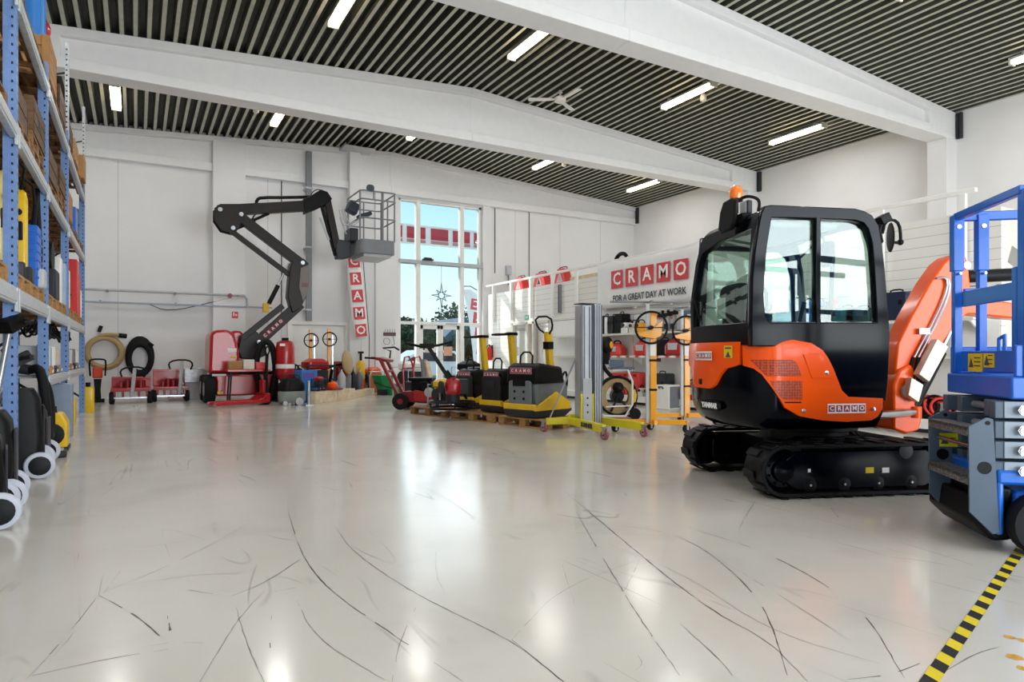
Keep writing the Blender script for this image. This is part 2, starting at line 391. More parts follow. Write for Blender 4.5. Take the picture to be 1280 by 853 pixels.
# ceiling: trapezoidal steel deck, narrow pale lower flanges and webs coloured dark for the shade in the recesses
def deck():
    b = MB(); pitch, d = .215, .12; x = XL - .3; sec = []
    n = int((XW + .6 - XL) / pitch)
    for i in range(n + 1):
        x0 = XL - .3 + i * pitch
        for dx, dz in ((0, 0), (.068, 0), (.105, d), (.178, d)): sec.append((x0 + dx, roof(x0 + dx) + dz))
    A = [(p[0], YF - .3, p[1]) for p in sec]; B = [(p[0], YW + .3, p[1]) for p in sec]
    va = [b.bm.verts.new(p) for p in A]; vb = [b.bm.verts.new(p) for p in B]
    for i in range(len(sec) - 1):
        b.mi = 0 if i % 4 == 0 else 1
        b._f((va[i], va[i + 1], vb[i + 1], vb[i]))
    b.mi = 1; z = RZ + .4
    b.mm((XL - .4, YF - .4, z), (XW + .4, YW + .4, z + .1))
    return b.build('ceiling', [mat('deck_flange', '#b4b5a4', .45, .2, var=.1), mat('web_recess_shade', '#3b3d34', .7, var=.2)], smooth=False)
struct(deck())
# walls
def gable(x0, x1, z0, drop=0): return [(x0, z0), (x1, z0), (x1, roof(x1) + drop)] + ([(RX, RZ + drop)] if x0 < RX < x1 else []) + [(x0, roof(x0) + drop)]
WX0, WX1, WZ = 7.145, 10.05, 6.06
b = MB(); b.prism(gable(XL - .3, WX0, 0, .13), YW, YW + .3); b.prism(gable(WX1, XW + .3, 0, .13), YW, YW + .3); b.prism(gable(WX0, WX1, WZ, .13), YW, YW + .3)
struct(b.build('wall_back', M_wall, smooth=False))
b = MB()
b.mm((XW, YF, 0), (XW + .3, YW + .3, roof(XW) + .12)); struct(b.build('wall_right', M_wall, smooth=False))
b = MB(); b.mm((XL - .3, YF, 0), (XL, YW + .3, roof(XL) + .12)); struct(b.build('wall_left', M_wall, smooth=False))
b = MB(); b.prism(gable(XL - .3, 1.3, 0, .13), YF - .3, YF); b.prism(gable(11.7, XW + .3, 0, .13), YF - .3, YF); b.prism(gable(1.3, 11.7, 4.7, .13), YF - .3, YF)
struct(b.build('wall_front', M_wall, smooth=False))
# wall panel joints on the far wall and pilasters
b = MB()
for x in (1.80 - 2.2, 3.25, 3.62, 5.95, 6.75, 11.35, 13.2, 15.0): b.mm((x - .008, YW - .004, 0), (x + .008, YW + .01, 6.2))
struct(b.build('wall_back_joint_strip', mat('joint_grey', '#c4c4c5', .8, var=0), smooth=False))
b = MB(); b.mm((1.80, YW - .28, 0), (2.62, YW + .02, 6.95)); struct(b.build('wall_back_pillar', M_wall, bevel=.01))
b = MB(); b.mm((5.50, YW - .34, 0), (5.84, YW + .02, 7.2)); struct(b.build('wall_back_column', M_wall, bevel=.01))
b = MB(); b.mm((6.36, YW - .12, 0), (7.0, YW + .02, 6.2)); struct(b.build('wall_back_pillar.001', M_wall, bevel=.01))
b = MB(); b.mm((WX1, YW - .12, 0), (WX1 + .28, YW + .02, 6.2)); struct(b.build('wall_back_pillar.002', M_wall, bevel=.01))
# roof beams: tapered concrete girders with flanges
def beam(name, yc, wd, zb, far=False):
    b = MB(); x0, x1 = XL, XW - .02; fz = .2; tz = .17
    segs = [x0, RX, x1]
    def pl(za, zt, y0, y1):
        for a, c in ((x0, RX), (RX, x1)): b.prism([(a, za(a)), (c, za(c)), (c, zt(c)), (a, zt(a))], y0, y1)
    pl(lambda x: zb, lambda x: zb + fz, yc - wd / 2, yc + wd / 2)
    pl(lambda x: roof(x) - tz, lambda x: roof(x) - .002, yc - wd / 2, yc + wd / 2)
    for a, c in ((x0, RX), (RX, x1)):           # web, thinner, with sloped haunches
        for sg in (-1, 1):
            w2 = wd * .32
            for (za, zc, wa, wc) in ((zb + fz, zb + fz + .07, wd / 2, w2), ):
                pass
        b.prism([(a, zb + fz), (c, zb + fz), (c, roof(c) - tz), (a, roof(a) - tz)], yc - wd * .25, yc + wd * .25)
    for xa, xb in ((x0, x0 + 1.6), (x1 - 1.1, x1)):  # solid ends
        b.prism([(xa, zb + .01), (xb, zb + .01), (xb, roof(xb) - .004), (xa, roof(xa) - .004)], yc - wd / 2 + .003, yc + wd / 2 - .003)
    return struct(b.build(name, M_beam, bevel=.012, smooth=False))
beam('roof_beam', 8.45, .46, 6.13); beam('roof_beam.001', 14.1, .46, 6.13); beam('roof_beam.002', 2.8, .46, 6.13)
b = MB()
for a, c in ((XL, RX), (RX, XW)):
    b.prism([(a, roof(a) - .14), (c, roof(c) - .14), (c, roof(c) - .002), (a, roof(a) - .002)], YW - .22, YW + .01)
    b.prism([(a, 6.3), (c, 6.3), (c, roof(c) - .14), (a, roof(a) - .14)], YW - .08, YW + .01)
    b.prism([(a, 6.1), (c, 6.1), (c, 6.32), (a, 6.32)], YW - .2, YW + .01)
struct(b.build('roof_beam.003', M_beam, bevel=.012, smooth=False))
for i, y in enumerate((8.45, 14.1, 2.8)):
    b = MB(); b.mm((XW - .42, y - .22, 0), (XW + .02, y + .22, 6.13)); struct(b.build('wall_right_column' + ('.%03d' % i if i else ''), M_wall, bevel=.012))
for i, (x, y) in enumerate(((XW - .06, 8.1), (XW - .06, 13.75), (XW - .06, YW - .3))):
    b = MB()
    for k in (0, .07): b.mm((x - .03, y + k - .02, roof(XW) - .62), (x + .05, y + k + .03, roof(XW) - .03))
    tag(b.build('roof_tie_bracket', M_dgrey), ('grey steel tie bracket above the column behind the blue lift', 'dark steel tie bracket above the excavator beacon', 'dark steel tie bracket in the far corner under the deck')[i], 'bracket')

# -------- entrance window with double door
def window_wall():
    t = bpy.data.objects.new('window_1', None); C.objects.link(t); struct(t)
    def bars(name, rects, m=M_frame):
        b = MB()
        for x0, x1, z0, z1, dp in rects: b.mm((x0, YW + .09 - dp / 2, z0), (x1, YW + .09 + dp / 2, z1))
        return b.build(name, m, t, bevel=.006)
    v1, v2 = 7.80, 9.34
    bars('window_frame', [(WX0, WX0 + .07, 0, WZ, .14), (WX1 - .09, WX1, 0, WZ, .14), (WX0, WX1, WZ - .08, WZ, .14), (v1 - .07, v1 + .07, 0, WZ, .18), (v2 - .07, v2 + .07, 0, WZ, .18),
                          (WX0, WX1, 2.10, 2.19, .16), (WX0, v1, 0, .1, .12), (v2, WX1, 0, .1, .12)])
    bars('transom', [(WX0, WX1 + .2, 4.03, 4.14, .30)], M_lgrey)
    for i, (x0, x1, z0, z1) in enumerate(((WX0, v1, .1, 2.1), (v2, WX1, .1, 2.1), (WX0, v1, 2.19, 4.03), (v1, v2, 2.19, 4.03), (v2, WX1, 2.19, 4.03), (WX0, v1, 4.14, WZ - .08), (v1, v2, 4.14, WZ - .08), (v2, WX1, 4.14, WZ - .08))):
        b = MB(); b.mm((x0 + .06, YW + .085, z0), (x1 - .06, YW + .095, z1)); b.build('pane', M_glass, t, smooth=False)
    # the two door leaves
    for k, (x0, x1) in enumerate(((v1 + .08, 8.565), (8.575, v2 - .08))):
        d = bpy.data.objects.new('door_%d' % (k + 1), None); C.objects.link(d); struct(d)
        b = MB()
        for q in ((x0, x0 + .10, .02, 2.09), (x1 - .10, x1, .02, 2.09), (x0, x1, 1.96, 2.09), (x0, x1, .02, .26)): b.mm((q[0], YW + .05, q[2]), (q[1], YW + .11, q[3]))
        b.build('door_frame', M_frame, d, bevel=.006)
        b = MB(); b.mm((x0 + .09, YW + .075, .25), (x1 - .09, YW + .083, 1.97)); b.build('pane', M_glass, d, smooth=False)
        b = MB(); hx = x1 - .05 if k == 0 else x0 + .05
        b.cyl((hx, YW - .02, .95), (hx, YW - .02, 1.25), .012).cyl((hx, YW - .02, .97), (hx, YW + .06, .97), .008).cyl((hx, YW - .02, 1.23), (hx, YW + .06, 1.23), .008)
        b.build('door_handle', M_steel, d)
    b = MB(); b.mm((8.75, YW - .02, 2.11), (9.15, YW + .05, 2.17)); b.build('door_closer', M_lgrey, t, bevel=.008)
window_wall()
for x, z, w_, h_, lb in ((8.13, 1.32, .17, .24, 'pale pink notice taped inside the entrance door'), (8.33, 1.34, .2, .26, 'white paper notice taped inside the entrance door glass'), (8.86, 1.25, .3, .3, 'peach coloured notice on the second entrance door')):
    b = MB(); b.mm((x - w_ / 2, YW + .066, z - h_ / 2), (x + w_ / 2, YW + .0745, z + h_ / 2)); tag(b.build('notice', mat('pink_notice', '#d9b8bd', .7) if 'pink' in lb else (M_paper if 'white' in lb else mat('peach_notice', '#d8a48a', .7)), smooth=False), lb, 'notice')
# hanging star
t = thing('star_ornament', 'eight-pointed openwork star hanging by a cord in the entrance window', 'ornament', (8.58, YW - .03, 3.05))
b = MB()
for i in range(8):
    a = math.pi / 4 * i; L = .42 if i % 4 == 0 else (.36 if i % 2 == 0 else .25)
    tip = Vector((math.sin(a) * L, 0, math.cos(a) * L))
    for sgn in (-1, 1):
        n = Vector((math.sin(a + sgn * .39) * .10, 0, math.cos(a + sgn * .39) * .10)); b.cyl(n, tip, .016, .008, 6)
    b.cyl((math.sin(a + .39) * .1, -.03, math.cos(a + .39) * .1), (math.sin(a + .39) * .1, .03, math.cos(a + .39) * .1), .008, seg=6)
b.torus((0, 0, 0), (0, 1, 0), .10, .012, 16, 6); b.build('star_body', mat('star_metal', '#5f7a80', .35, .6), t)
b = MB(); b.cyl((0, 0, .42), (0, 0, .985), .006, seg=6); b.build('cord', M_dgrey, t)
b = MB(); b.mm((7.9, YW - .18, 4.14), (8.25, YW - .05, 4.18)); b.cyl((7.95, YW - .12, 4.20), (8.2, YW - .12, 4.20), .03)
tag(b.build('door_sensor', M_dgrey), 'small dark device lying on the window transom', 'sensor')

# -------- interior room: slatted partition with storage on its roof
Y0, Y1, PT = 4.45, 19.3, 3.11
SLY = 15.35                                     # shelving stretches from here towards the photographer
def slat_mat():
    m = bpy.data.materials.new('slat_wall'); m.use_nodes = True; t = m.node_tree; b = t.nodes['Principled BSDF']; b.inputs['Roughness'].default_value = .5
    g = t.nodes.new('ShaderNodeTexCoord'); s_ = t.nodes.new('ShaderNodeSeparateXYZ'); t.links.new(g.outputs['Object'], s_.inputs[0])
    f = t.nodes.new('ShaderNodeMath'); f.operation = 'MODULO'; f.inputs[1].default_value = .15; t.links.new(s_.outputs[2], f.inputs[0])
    l = t.nodes.new('ShaderNodeMath'); l.operation = 'LESS_THAN'; l.inputs[1].default_value = .009; t.links.new(f.outputs[0], l.inputs[0])
    x = t.nodes.new('ShaderNodeMix'); x.data_type = 'RGBA'; x.inputs[6].default_value = lin('#eceae4'); x.inputs[7].default_value = lin('#bdbbb8')
    t.links.new(l.outputs[0], x.inputs[0]); t.links.new(x.outputs[2], b.inputs['Base Color']); return m
M_slat = slat_mat()
b = MB()
dA, dB = 16.35, 17.65                           # office doorway along Y
b.mm((XP, Y0, 0), (XP + .12, 15.5, PT)); b.mm((XP, dB, 0), (XP + .12, Y1, PT)); b.mm((XP, 15.5, 2.12), (XP + .12, dB, PT))
struct(b.build('wall_partition', M_slat, smooth=False))
b = MB(); b.mm((XP + .12, Y0, 0), (XW, Y0 + .12, PT)); b.mm((XP + .12, Y1 - .12, 0), (XW, Y1, PT)); struct(b.build('wall_partition_side', M_offw, smooth=False))
b = MB(); b.mm((XP + .12, Y0 + .12, PT - .15), (XW, Y1 - .12, PT)); struct(b.build('ceiling_slab', M_offw, smooth=False))
b = MB(); b.mm((XP - .004, Y0 + .02, .0), (XP, 15.4, 2.06)); struct(b.build('wall_partition_panel', M_white, smooth=False))
b = MB(); b.mm((XP - .012, Y0 + .3, 2.06), (XP, 15.4, 2.075)); struct(b.build('trim_1', M_grey, smooth=False))
for k, y in enumerate((6.4, 8.2, 10.1, 12.0, 13.8)):
    b = MB(); b.mm((XP - .006, y - .005, .3), (XP - .003, y + .005, 2.06)); struct(b.build('wall_partition_joint_strip' + ('.%03d' % k if k else ''), M_grey, smooth=False))
# door frame with glazed panels and an open doorway
d = bpy.data.objects.new('door_3', None); C.objects.link(d); struct(d)
b = MB()
for q in ((dB - .07, dB, 0, 2.1), (dA + .35, dA + .45, 0, 2.1), (dA, dA + .1, 0, 2.1), (15.5, 15.58, 0, 2.1)): b.mm((XP - .06, q[0], q[2]), (XP + .1, q[1], q[3]))
b.mm((XP - .06, 15.5, 2.03), (XP + .1, dB, 2.12)); b.mm((XP - .02, dA + .45, 0), (XP + .06, dB - .07, .2)); b.build('door_frame', M_offw, d, bevel=.008)
b = MB(); b.mm((XP + .01, dA + .45, .2), (XP + .02, dB - .07, 2.03)); b.build('pane', M_glass, d, smooth=False)
b = MB(); b.mm((XP + .02, 15.6, .02), (XP + .06, 16.35, 2.03)); b.build('door_leaf', glass('hazy_pane', (.94, .96, .97), .1), d, smooth=False)
b = MB(); b.mm((XP + 1.2, 15.6, .2), (XP + 1.25, 16.9, 2.0)); tag(b.build('red_shelf_panel', M_lred), 'red display panel seen through the office doorway', 'panel')
area('office_fill', (12.6, 16.8, 2.85), (0, 0, 0), 1.2, .6, 70, (1, .98, .95))  # added light without a fixture, brightens the room behind the glazed door
# rail and posts
t = thing('railing', 'white guard rail on posts along the roof of the slatted room', 'railing', (XP - .06, 0, 0))
b = MB(); b.mm((-.035, 4.72, 3.355), (.035, 19.3, 3.42)); b.build('top_rail', M_white, t, bevel=.01)
y = 18.85
while y > 4.7:
    b = MB(); b.mm((-.03, y - .045, 2.2), (.03, y + .045, 3.36)); b.build('post', M_white, t, bevel=.006); y -= 1.163
# banner
t = thing('banner', 'white advertising banner with red tiles and slogan on the guard rail', 'banner', (XP - .115, 11.48, 0))
bw = 13.2 - 9.72
b = MB(); ny, nz = 30, 8; g = [[None] * (nz + 1) for _ in range(ny + 1)]
for i in range(ny + 1):
    for j in range(nz + 1):
        yy = -bw / 2 + bw * i / ny; zz = 2.24 + (3.36 - 2.24) * j / nz; g[i][j] = b.bm.verts.new((.012 * math.sin(yy * 4) * (1 - j / nz) + .008 * math.sin(yy * 11 + zz * 5), yy, zz + .012 * math.sin(yy * 7) * (j == nz)))
for i in range(ny):
    for j in range(nz): b._f((g[i][j], g[i + 1][j], g[i + 1][j + 1], g[i][j + 1]))
bo = b.build('cloth', mat('banner_cloth', '#eeeeee', .6, var=.02), t); sm = bo.modifiers.new('s', 'SOLIDIFY'); sm.thickness = .004
LM = facing((-.035, -.12, 2.92), (-1, 0, 0))
logo(t, LM, 2.55, M_logo, M_white_ink)
text('slogan', 'FOR A GREAT DAY AT WORK', .21, M_ink, t, facing((-.035, -.12, 2.46), (-1, 0, 0)), .003, .004, sx=.86)
for yy in (-bw / 2 + .1, -.6, .6, bw / 2 - .1):
    b = MB(); b.torus((.055, yy, 3.388), (0, 1, 0), .058, .006, 12, 6); b.build('tie', M_white, t)
# small tile signs on the slat wall
for k, (px, py, w_, lb) in enumerate(((738, 401, .66, 'small row of red letter tiles above the shelf beside the silver mast'), (830, 396, .62, 'small row of red letter tiles behind the orange wheel post'),
                                      (962, 385, .66, 'row of red letter tiles seen through the cab side window near the seat'), (1088, 373, .64, 'row of red letter tiles behind the cab front corner'))):
    p = atX(px, py, XP - .012); t = thing('tile_sign', lb, 'sign', (XP - .012, p.y, p.z)); logo(t, facing((0, 0, 0), (-1, 0, 0)), w_, M_logo, M_white_ink, 'tile')
# ceiling lights
glow = mat('tube_glow', (1, .80, .50), .5, var=0, emit=8)
LT = None
names = {0: 'the rack', 1: 'the boom lift', 2: 'the ridge', 3: 'the partition', 4: 'the eaves wall'}
for r, yv in enumerate((16.9, 11.05, 5.5, -.5)):
    for c, xv in enumerate((-.39, 3.06, 6.72, 10.88, 14.66)):
        z = roof(xv) - .03; tilt = SL * (1 if xv < RX else -1)
        lb = 'fluorescent ceiling batten in the %s row, %s' % (('far', 'middle', 'near', 'last')[r], ('on the rack side', 'above the boom lift side', 'under the ridge', 'above the partition side', 'by the eaves wall')[c])
        if LT is None:
            t = thing('ceiling_light', lb, 'ceiling light', (xv, yv, z), 0, 'ceiling battens'); LT = t
            b = MB(); b.mm((-.10, -.78, -.07), (.10, .78, -.02)); b.mm((-.05, -.6, -.02), (.05, -.5, .05)); b.mm((-.05, .5, -.02), (.05, .6, .05)); b.build('housing', M_lgrey, t, bevel=.008)
            b = MB(); b.lathe([(.055, 0), (.055, 1.44)], (-.045, -.72, -.085), (0, 1, 0), 10).lathe([(.055, 0), (.055, 1.44)], (.045, -.72, -.085), (0, 1, 0), 10); b.build('tube', glow, t)
            b = MB(); b.mm((-.10, -.8, -.15), (.10, -.76, -.02)); b.mm((-.10, .76, -.15), (.10, .8, -.02)); b.build('end_cap', M_offw, t, bevel=.006)
        else: dup(LT, (xv, yv, z), 0, lb)
        a = area('batten_lamp', (xv, yv, z - .17), (0, 0, 0), .2, 1.5, 26, (.93, .97, 1))
# ceiling fan
fp = atd(697, 124, 14.5)
zc = roof(8.4) - .02
t = thing('ceiling_fan', 'white three-bladed ceiling fan hanging from the ribbed deck', 'fan', (8.55, 12.75, zc))
b = MB(); b.cyl((0, 0, 0), (0, 0, -.14), .02).lathe([(.06, -.06), (.03, 0)], seg=14); b.build('down_rod', M_white, t)
b = MB(); b.lathe([(.05, -.28), (.13, -.26), (.14, -.18), (.06, -.13)], seg=20); b.build('motor', M_white, t)
for k in range(3):
    a = math.radians(150 + 120 * k); b = MB(); M = Matrix.Rotation(a, 4, 'Z') @ Matrix.Rotation(.12, 4, 'X')
    b.prism([(.12, -.03), (.25, -.06), (.72, -.075), (.75, 0), (.72, .075), (.25, .06), (.12, .03)], -.225, -.215, M, 'xy'); b.build('blade', M_white, t)
# detectors under the deck
for px, py, lb in ((320, 137, 'small round smoke detector on the deck above the boom lift'), (879, 128, 'small round smoke detector beside the middle batten over the partition'), (705, 207, 'small round smoke detector beside the far batten')):
    yv = 11.0 if px > 800 else 16.9; p = atY(px, py, yv); b = MB(); b.lathe([(.03, -.14), (.07, -.12), (.075, -.05), (.05, .02)], (p.x, yv, roof(p.x)), seg=14); tag(b.build('smoke_detector', M_white), lb, 'detector')
# ================================================================== FLOOR TAPE
L0, R0_, L1, R1 = G(1148, 853), G(1174, 853), G(1264, 693), G(1280, 690)
ax = (L1 - L0).normalized()
b = MB(); n = 14; per = (L1 - L0).length / 12.5
wv = (R0_ - L0) - ax * (R0_ - L0).dot(ax)
for i in range(-3, 2 * n + 6):
    b.mi = i % 2; a = L0 + ax * per * i * .5; c = L0 + ax * per * (i + 1) * .5; sh = ax * -.035
    b.quad([p + Vector((0, 0, .0012)) for p in (a, a + wv + sh, c + wv + sh, c)])
tag(b.build('floor_tape', [mat('tape_black', '#141416', .5, var=0), mat('tape_yellow', '#e3cb1c', .5, var=.04)], smooth=False), 'black and yellow striped hazard tape stuck along the floor before the blue lift', 'tape')

# ================================================================== EXCAVATOR
EX = thing('mini_excavator', 'orange and black mini excavator on rubber tracks with a glazed cab', 'excavator', (5.19, 3.80, 0), math.radians(-21.2))
EM = Matrix.Translation(EX.location) @ Matrix.Rotation(math.radians(-21.2), 4, 'Z'); EI = EM.inverted()
def loc_plane(inv, px, py, ax_i, v):
    o = inv @ Vector((0, 0, CAM_H)); d = inv.to_3x3() @ ray(px, py); t = (v - o[ax_i]) / d[ax_i]; return o + d * t
def exs(px, py, y): p = loc_plane(EI, px, py, 1, y); return (p.x, p.z)
def exr(px, py, x): p = loc_plane(EI, px, py, 0, x); return (p.y, p.z)
# tracks
def track(name, yc, wd=.27):
    t = bpy.data.objects.new(name, None); C.objects.link(t); t.parent = EX
    xa, xb, r = -.655, .67, .20
    def path(rr, n=14):
        P = []
        for i in range(n + 1): a = math.pi / 2 + math.pi * i / n; P.append((xa + rr * math.cos(a), .215 + rr * math.sin(a)))
        for i in range(n + 1): a = -math.pi / 2 + math.pi * i / n; P.append((xb + rr * math.cos(a), .215 + rr * math.sin(a)))
        return P
    b = MB(); o_, i_ = path(r), path(r - .028)
    rings = []
    for (xo, zo), (xi, zi) in zip(o_ + o_[:1], i_ + i_[:1]): rings.append([(xo, yc - wd / 2, zo), (xo, yc + wd / 2, zo), (xi, yc + wd / 2, zi), (xi, yc - wd / 2, zi)])
    b.loft(rings, False)
    tot = 2 * (xb - xa) + 2 * math.pi * r; nl = 44
    for k in range(nl):
        s_ = tot * k / nl
        if s_ < xb - xa: p = (xa + s_, .215 + r); a = math.pi / 2
        elif s_ < xb - xa + math.pi * r: a = math.pi / 2 - (s_ - (xb - xa)) / r; p = (xb + r * math.cos(a), .215 + r * math.sin(a))
        elif s_ < 2 * (xb - xa) + math.pi * r: p = (xb - (s_ - (xb - xa) - math.pi * r), .215 - r); a = -math.pi / 2
        else: a = -math.pi / 2 - (s_ - 2 * (xb - xa) - math.pi * r) / r; p = (xa + r * math.cos(a), .215 + r * math.sin(a))
        nx, nz = math.cos(a), math.sin(a); yo = (-1 if k % 2 else 1) * wd * .2
        M = Matrix(((nz, 0, nx, p[0] + nx * .006), (0, 1, 0, yc + yo), (-nx, 0, nz, p[1] + nz * .006), (0, 0, 0, 1)))
        b.prism([(-.036, -.003), (.036, -.003), (.030, .009), (-.030, .009)], -wd * .31, wd * .31, M)
    b.build('track_belt', M_tread, t, bevel=.004)
    sg = -1 if yc < 0 else 1; yo = yc + sg * (wd / 2 - .035)
    b = MB(); b.prism([(xa + .10, .36), (xb - .10, .36), (xb - .04, .30), (xb - .03, .10), (xb - .12, .06), (xa + .10, .06), (xa + .02, .12), (xa + .02, .30)], yc - .07, yo); b.mm((xa + .15, yc - .08, .11), (xb - .1, yc + .08, .16)); b.build('track_frame', M_navy, t, bevel=.012)
    for nm, x, rr in (('sprocket', xa, .165), ('idler', xb, .165)):
        b = MB(); y0 = yo - sg * .02; b.lathe([(rr, -.05), (rr, .0), (rr * .86, .012), (rr * .8, .0), (rr * .55, .0), (rr * .5, .03), (rr * .2, .035)], (x, y0, .215), (0, sg, 0), 28)
        for k in range(9): a = 2 * math.pi * k / 9; b.cyl((x + rr * .66 * math.cos(a), y0 + sg * .0, .215 + rr * .66 * math.sin(a)), (x + rr * .66 * math.cos(a), y0 + sg * .018, .215 + rr * .66 * math.sin(a)), .010, seg=6)
        b.build(nm, M_navy, t)
    for k in range(4):
        x = xa + .22 + k * .29; b = MB(); b.lathe([(.062, -.05), (.062, .0), (.05, .006), (.028, .008), (.026, .014), (.012, .016)], (x, yo - sg * .004, .10), (0, sg, 0), 18); b.build('track_roller', M_blk, t)
        b = MB(); b.lathe([(.016, 0), (.016, .008), (.006, .014)], (x, yo, .10), (0, sg, 0), 10); b.build('roller_bolt', M_steel, t)
    b = MB(); b.lathe([(.06, 0), (.06, .03), (.03, .035)], (xb - .28, yo - sg * .03, .345), (0, sg, 0), 18); b.build('carrier_roller', M_dgrey, t)
    if sg < 0:
        for (px, py, w_, h_, m_) in ((1087, 588, .07, .045, M_sticker), (1107, 588, .06, .04, M_paper), (1011.5, 588.5, .022, .026, M_paper)):
            x, z = exs(px, py, yo); b = MB(); b.box((x, yo - .001, z), (w_, .003, h_)); b.build('decal', m_, t, smooth=False)
    return t
track('track_assembly', -.75 + .135); track('track_assembly', .75 - .135)
b = MB(); b.box((0, 0, .30), (.75, 1.0, .14)); b.prism([(-.4, .25), (.4, .25), (.25, .42), (-.25, .42)], -.35, .35); b.cyl((0, 0, .36), (0, 0, .54), .33, seg=32); b.cyl((0, 0, .46), (0, 0, .50), .40, seg=32)
for k in range(20): a = k * math.pi / 10; b.cyl((.37 * math.cos(a), .37 * math.sin(a), .50), (.37 * math.cos(a), .37 * math.sin(a), .52), .014, seg=6)
b.build('undercarriage', M_blk, EX, bevel=.01)
b = MB(); b.prism([(.85, .1), (.90, .06), (.93, .08), (.90, .2), (.93, .34), (.90, .36), (.86, .22)], -.74, .74); b.bar((.4, -.3, .25), (.88, -.35, .22), .06, .08); b.bar((.4, .3, .25), (.88, .35, .22), .06, .08); b.build('dozer_blade', M_blk, EX, bevel=.008)
# upper body: plan outline, lower tucked in
half = [(.22, -.68), (-.30, -.68), (-.62, -.675), (-.74, -.65), (-.82, -.58), (-.88, -.46), (-.94, -.25), (-.965, -.1)]
def catmull(P, n=8):
    out = []
    for i in range(len(P) - 1):
        p0 = Vector(P[max(i - 1, 0)]); p1 = Vector(P[i]); p2 = Vector(P[i + 1]); p3 = Vector(P[min(i + 2, len(P) - 1)])
        for k in range(n):
            t = k / n; out.append(.5 * ((2 * p1) + (p2 - p0) * t + (2 * p0 - 5 * p1 + 4 * p2 - p3) * t * t + (3 * p1 - p0 - 3 * p2 + p3) * t ** 3))
    out.append(Vector(P[-1])); return out
OUT = catmull(half + [(x, -y) for x, y in reversed(half)], 8)
LEN = [0]
for a, c in zip(OUT, OUT[1:]): LEN.append(LEN[-1] + (c - a).length)
def outline(s_, off=0):
    s_ = min(max(s_, 0), LEN[-1] - 1e-6)
    for i in range(len(OUT) - 1):
        if LEN[i + 1] >= s_:
            f = (s_ - LEN[i]) / (LEN[i + 1] - LEN[i]); p = OUT[i].lerp(OUT[i + 1], f); d = (OUT[i + 1] - OUT[i]).normalized(); nn = Vector((d.y, -d.x))
            if i + 2 < len(OUT): d2 = (OUT[i + 2] - OUT[i + 1]).normalized(); nn = nn.lerp(Vector((d2.y, -d2.x)), f).normalized()
            nn = -nn if nn.dot(p - Vector((-.2, 0))) < 0 else nn
            return p + nn * off, nn
SAMP = []
for i in range(900):
    s_ = LEN[-1] * .55 * i / 899; p, _ = outline(s_); wp = EM @ Vector((p.x, p.y, 0)); SAMP.append((640 + 825 * wp.dot(RT) / wp.dot(FW), s_, wp.dot(FW)))
def px2s(px, py):
    q = min(SAMP, key=lambda a: abs(a[0] - px)); return q[1], CAM_H + (445 - py) * q[2] / 825
def tuck(z): return -.10 * max(0, (.72 - z) / .2) ** 2 if z < .72 else (-.012 * max(0, (z - 1.14) / .07) ** 2)
b = MB(); rings = []
for z in (.515, .535, .58, .64, .72, .9, 1.14, 1.185, 1.21):
    r_ = []
    for i in range(len(OUT)):
        p, nn = outline(LEN[i], tuck(z) - (.02 if z == .515 else 0)); r_.append((p.x, p.y, z))
    rings.append(r_)
b.loft(rings); b.build('upper_body', M_navy, EX, ang=50)
def wrap(name, poly, m, off, th, parent=EX, step=.03):
    bm = bmesh.new(); f = bm.faces.new([bm.verts.new((u, v, 0)) for u, v in poly]); us = [p[0] for p in poly]; vs = [p[1] for p in poly]
    u = min(us) + step
    while u < max(us) - .002:
        g = bm.verts[:] + bm.edges[:] + bm.faces[:]; bmesh.ops.bisect_plane(bm, geom=g, plane_co=(u, 0, 0), plane_no=(1, 0, 0)); u += step
    v = min(vs) + .06
    while v < max(vs) - .002:
        g = bm.verts[:] + bm.edges[:] + bm.faces[:]; bmesh.ops.bisect_plane(bm, geom=g, plane_co=(0, v, 0), plane_no=(0, 1, 0)); v += .06
    ex = bmesh.ops.extrude_face_region(bm, geom=bm.faces[:]); top = [e_ for e_ in ex['geom'] if isinstance(e_, bmesh.types.BMVert)]; tops = set(top)
    for vv in bm.verts:
        p, nn = outline(vv.co.x, off + tuck(vv.co.y) * .9 + (th if vv in tops else 0)); vv.co = (p.x, p.y, vv.co.y)
    x = MB(); x.bm.free(); x.bm = bm; return x.build(name, m, parent, ang=40, bevel=min(.012, th * .6))
side = [px2s(*p) for p in ((930, 427), (960, 425), (991, 425), (1012.5, 429), (1026, 438), (1033, 448), (1039.5, 461), (1050, 488), (1058, 496), (1101, 498), (1101, 511), (1097, 521), (1091, 526), (1060, 528), (1029, 526), (999, 520.5), (980, 510), (966.7, 488), (953, 468), (944, 461), (931, 457))]
cov = wrap('engine_cover', side, M_org, -.004, .030)
hood_n = [px2s(*p) for p in ((928, 430), (927, 456), (918, 459), (910, 461), (903, 469), (896.6, 481.5), (891, 486))]
tl = LEN[-1]; hood = hood_n + [(tl - s_, z) for s_, z in reversed(hood_n)]
hood += [(tl - hood_n[0][0], 1.212), (hood_n[0][0], 1.212)]
hd = wrap('rear_hood', hood, M_org, -.004, .034)
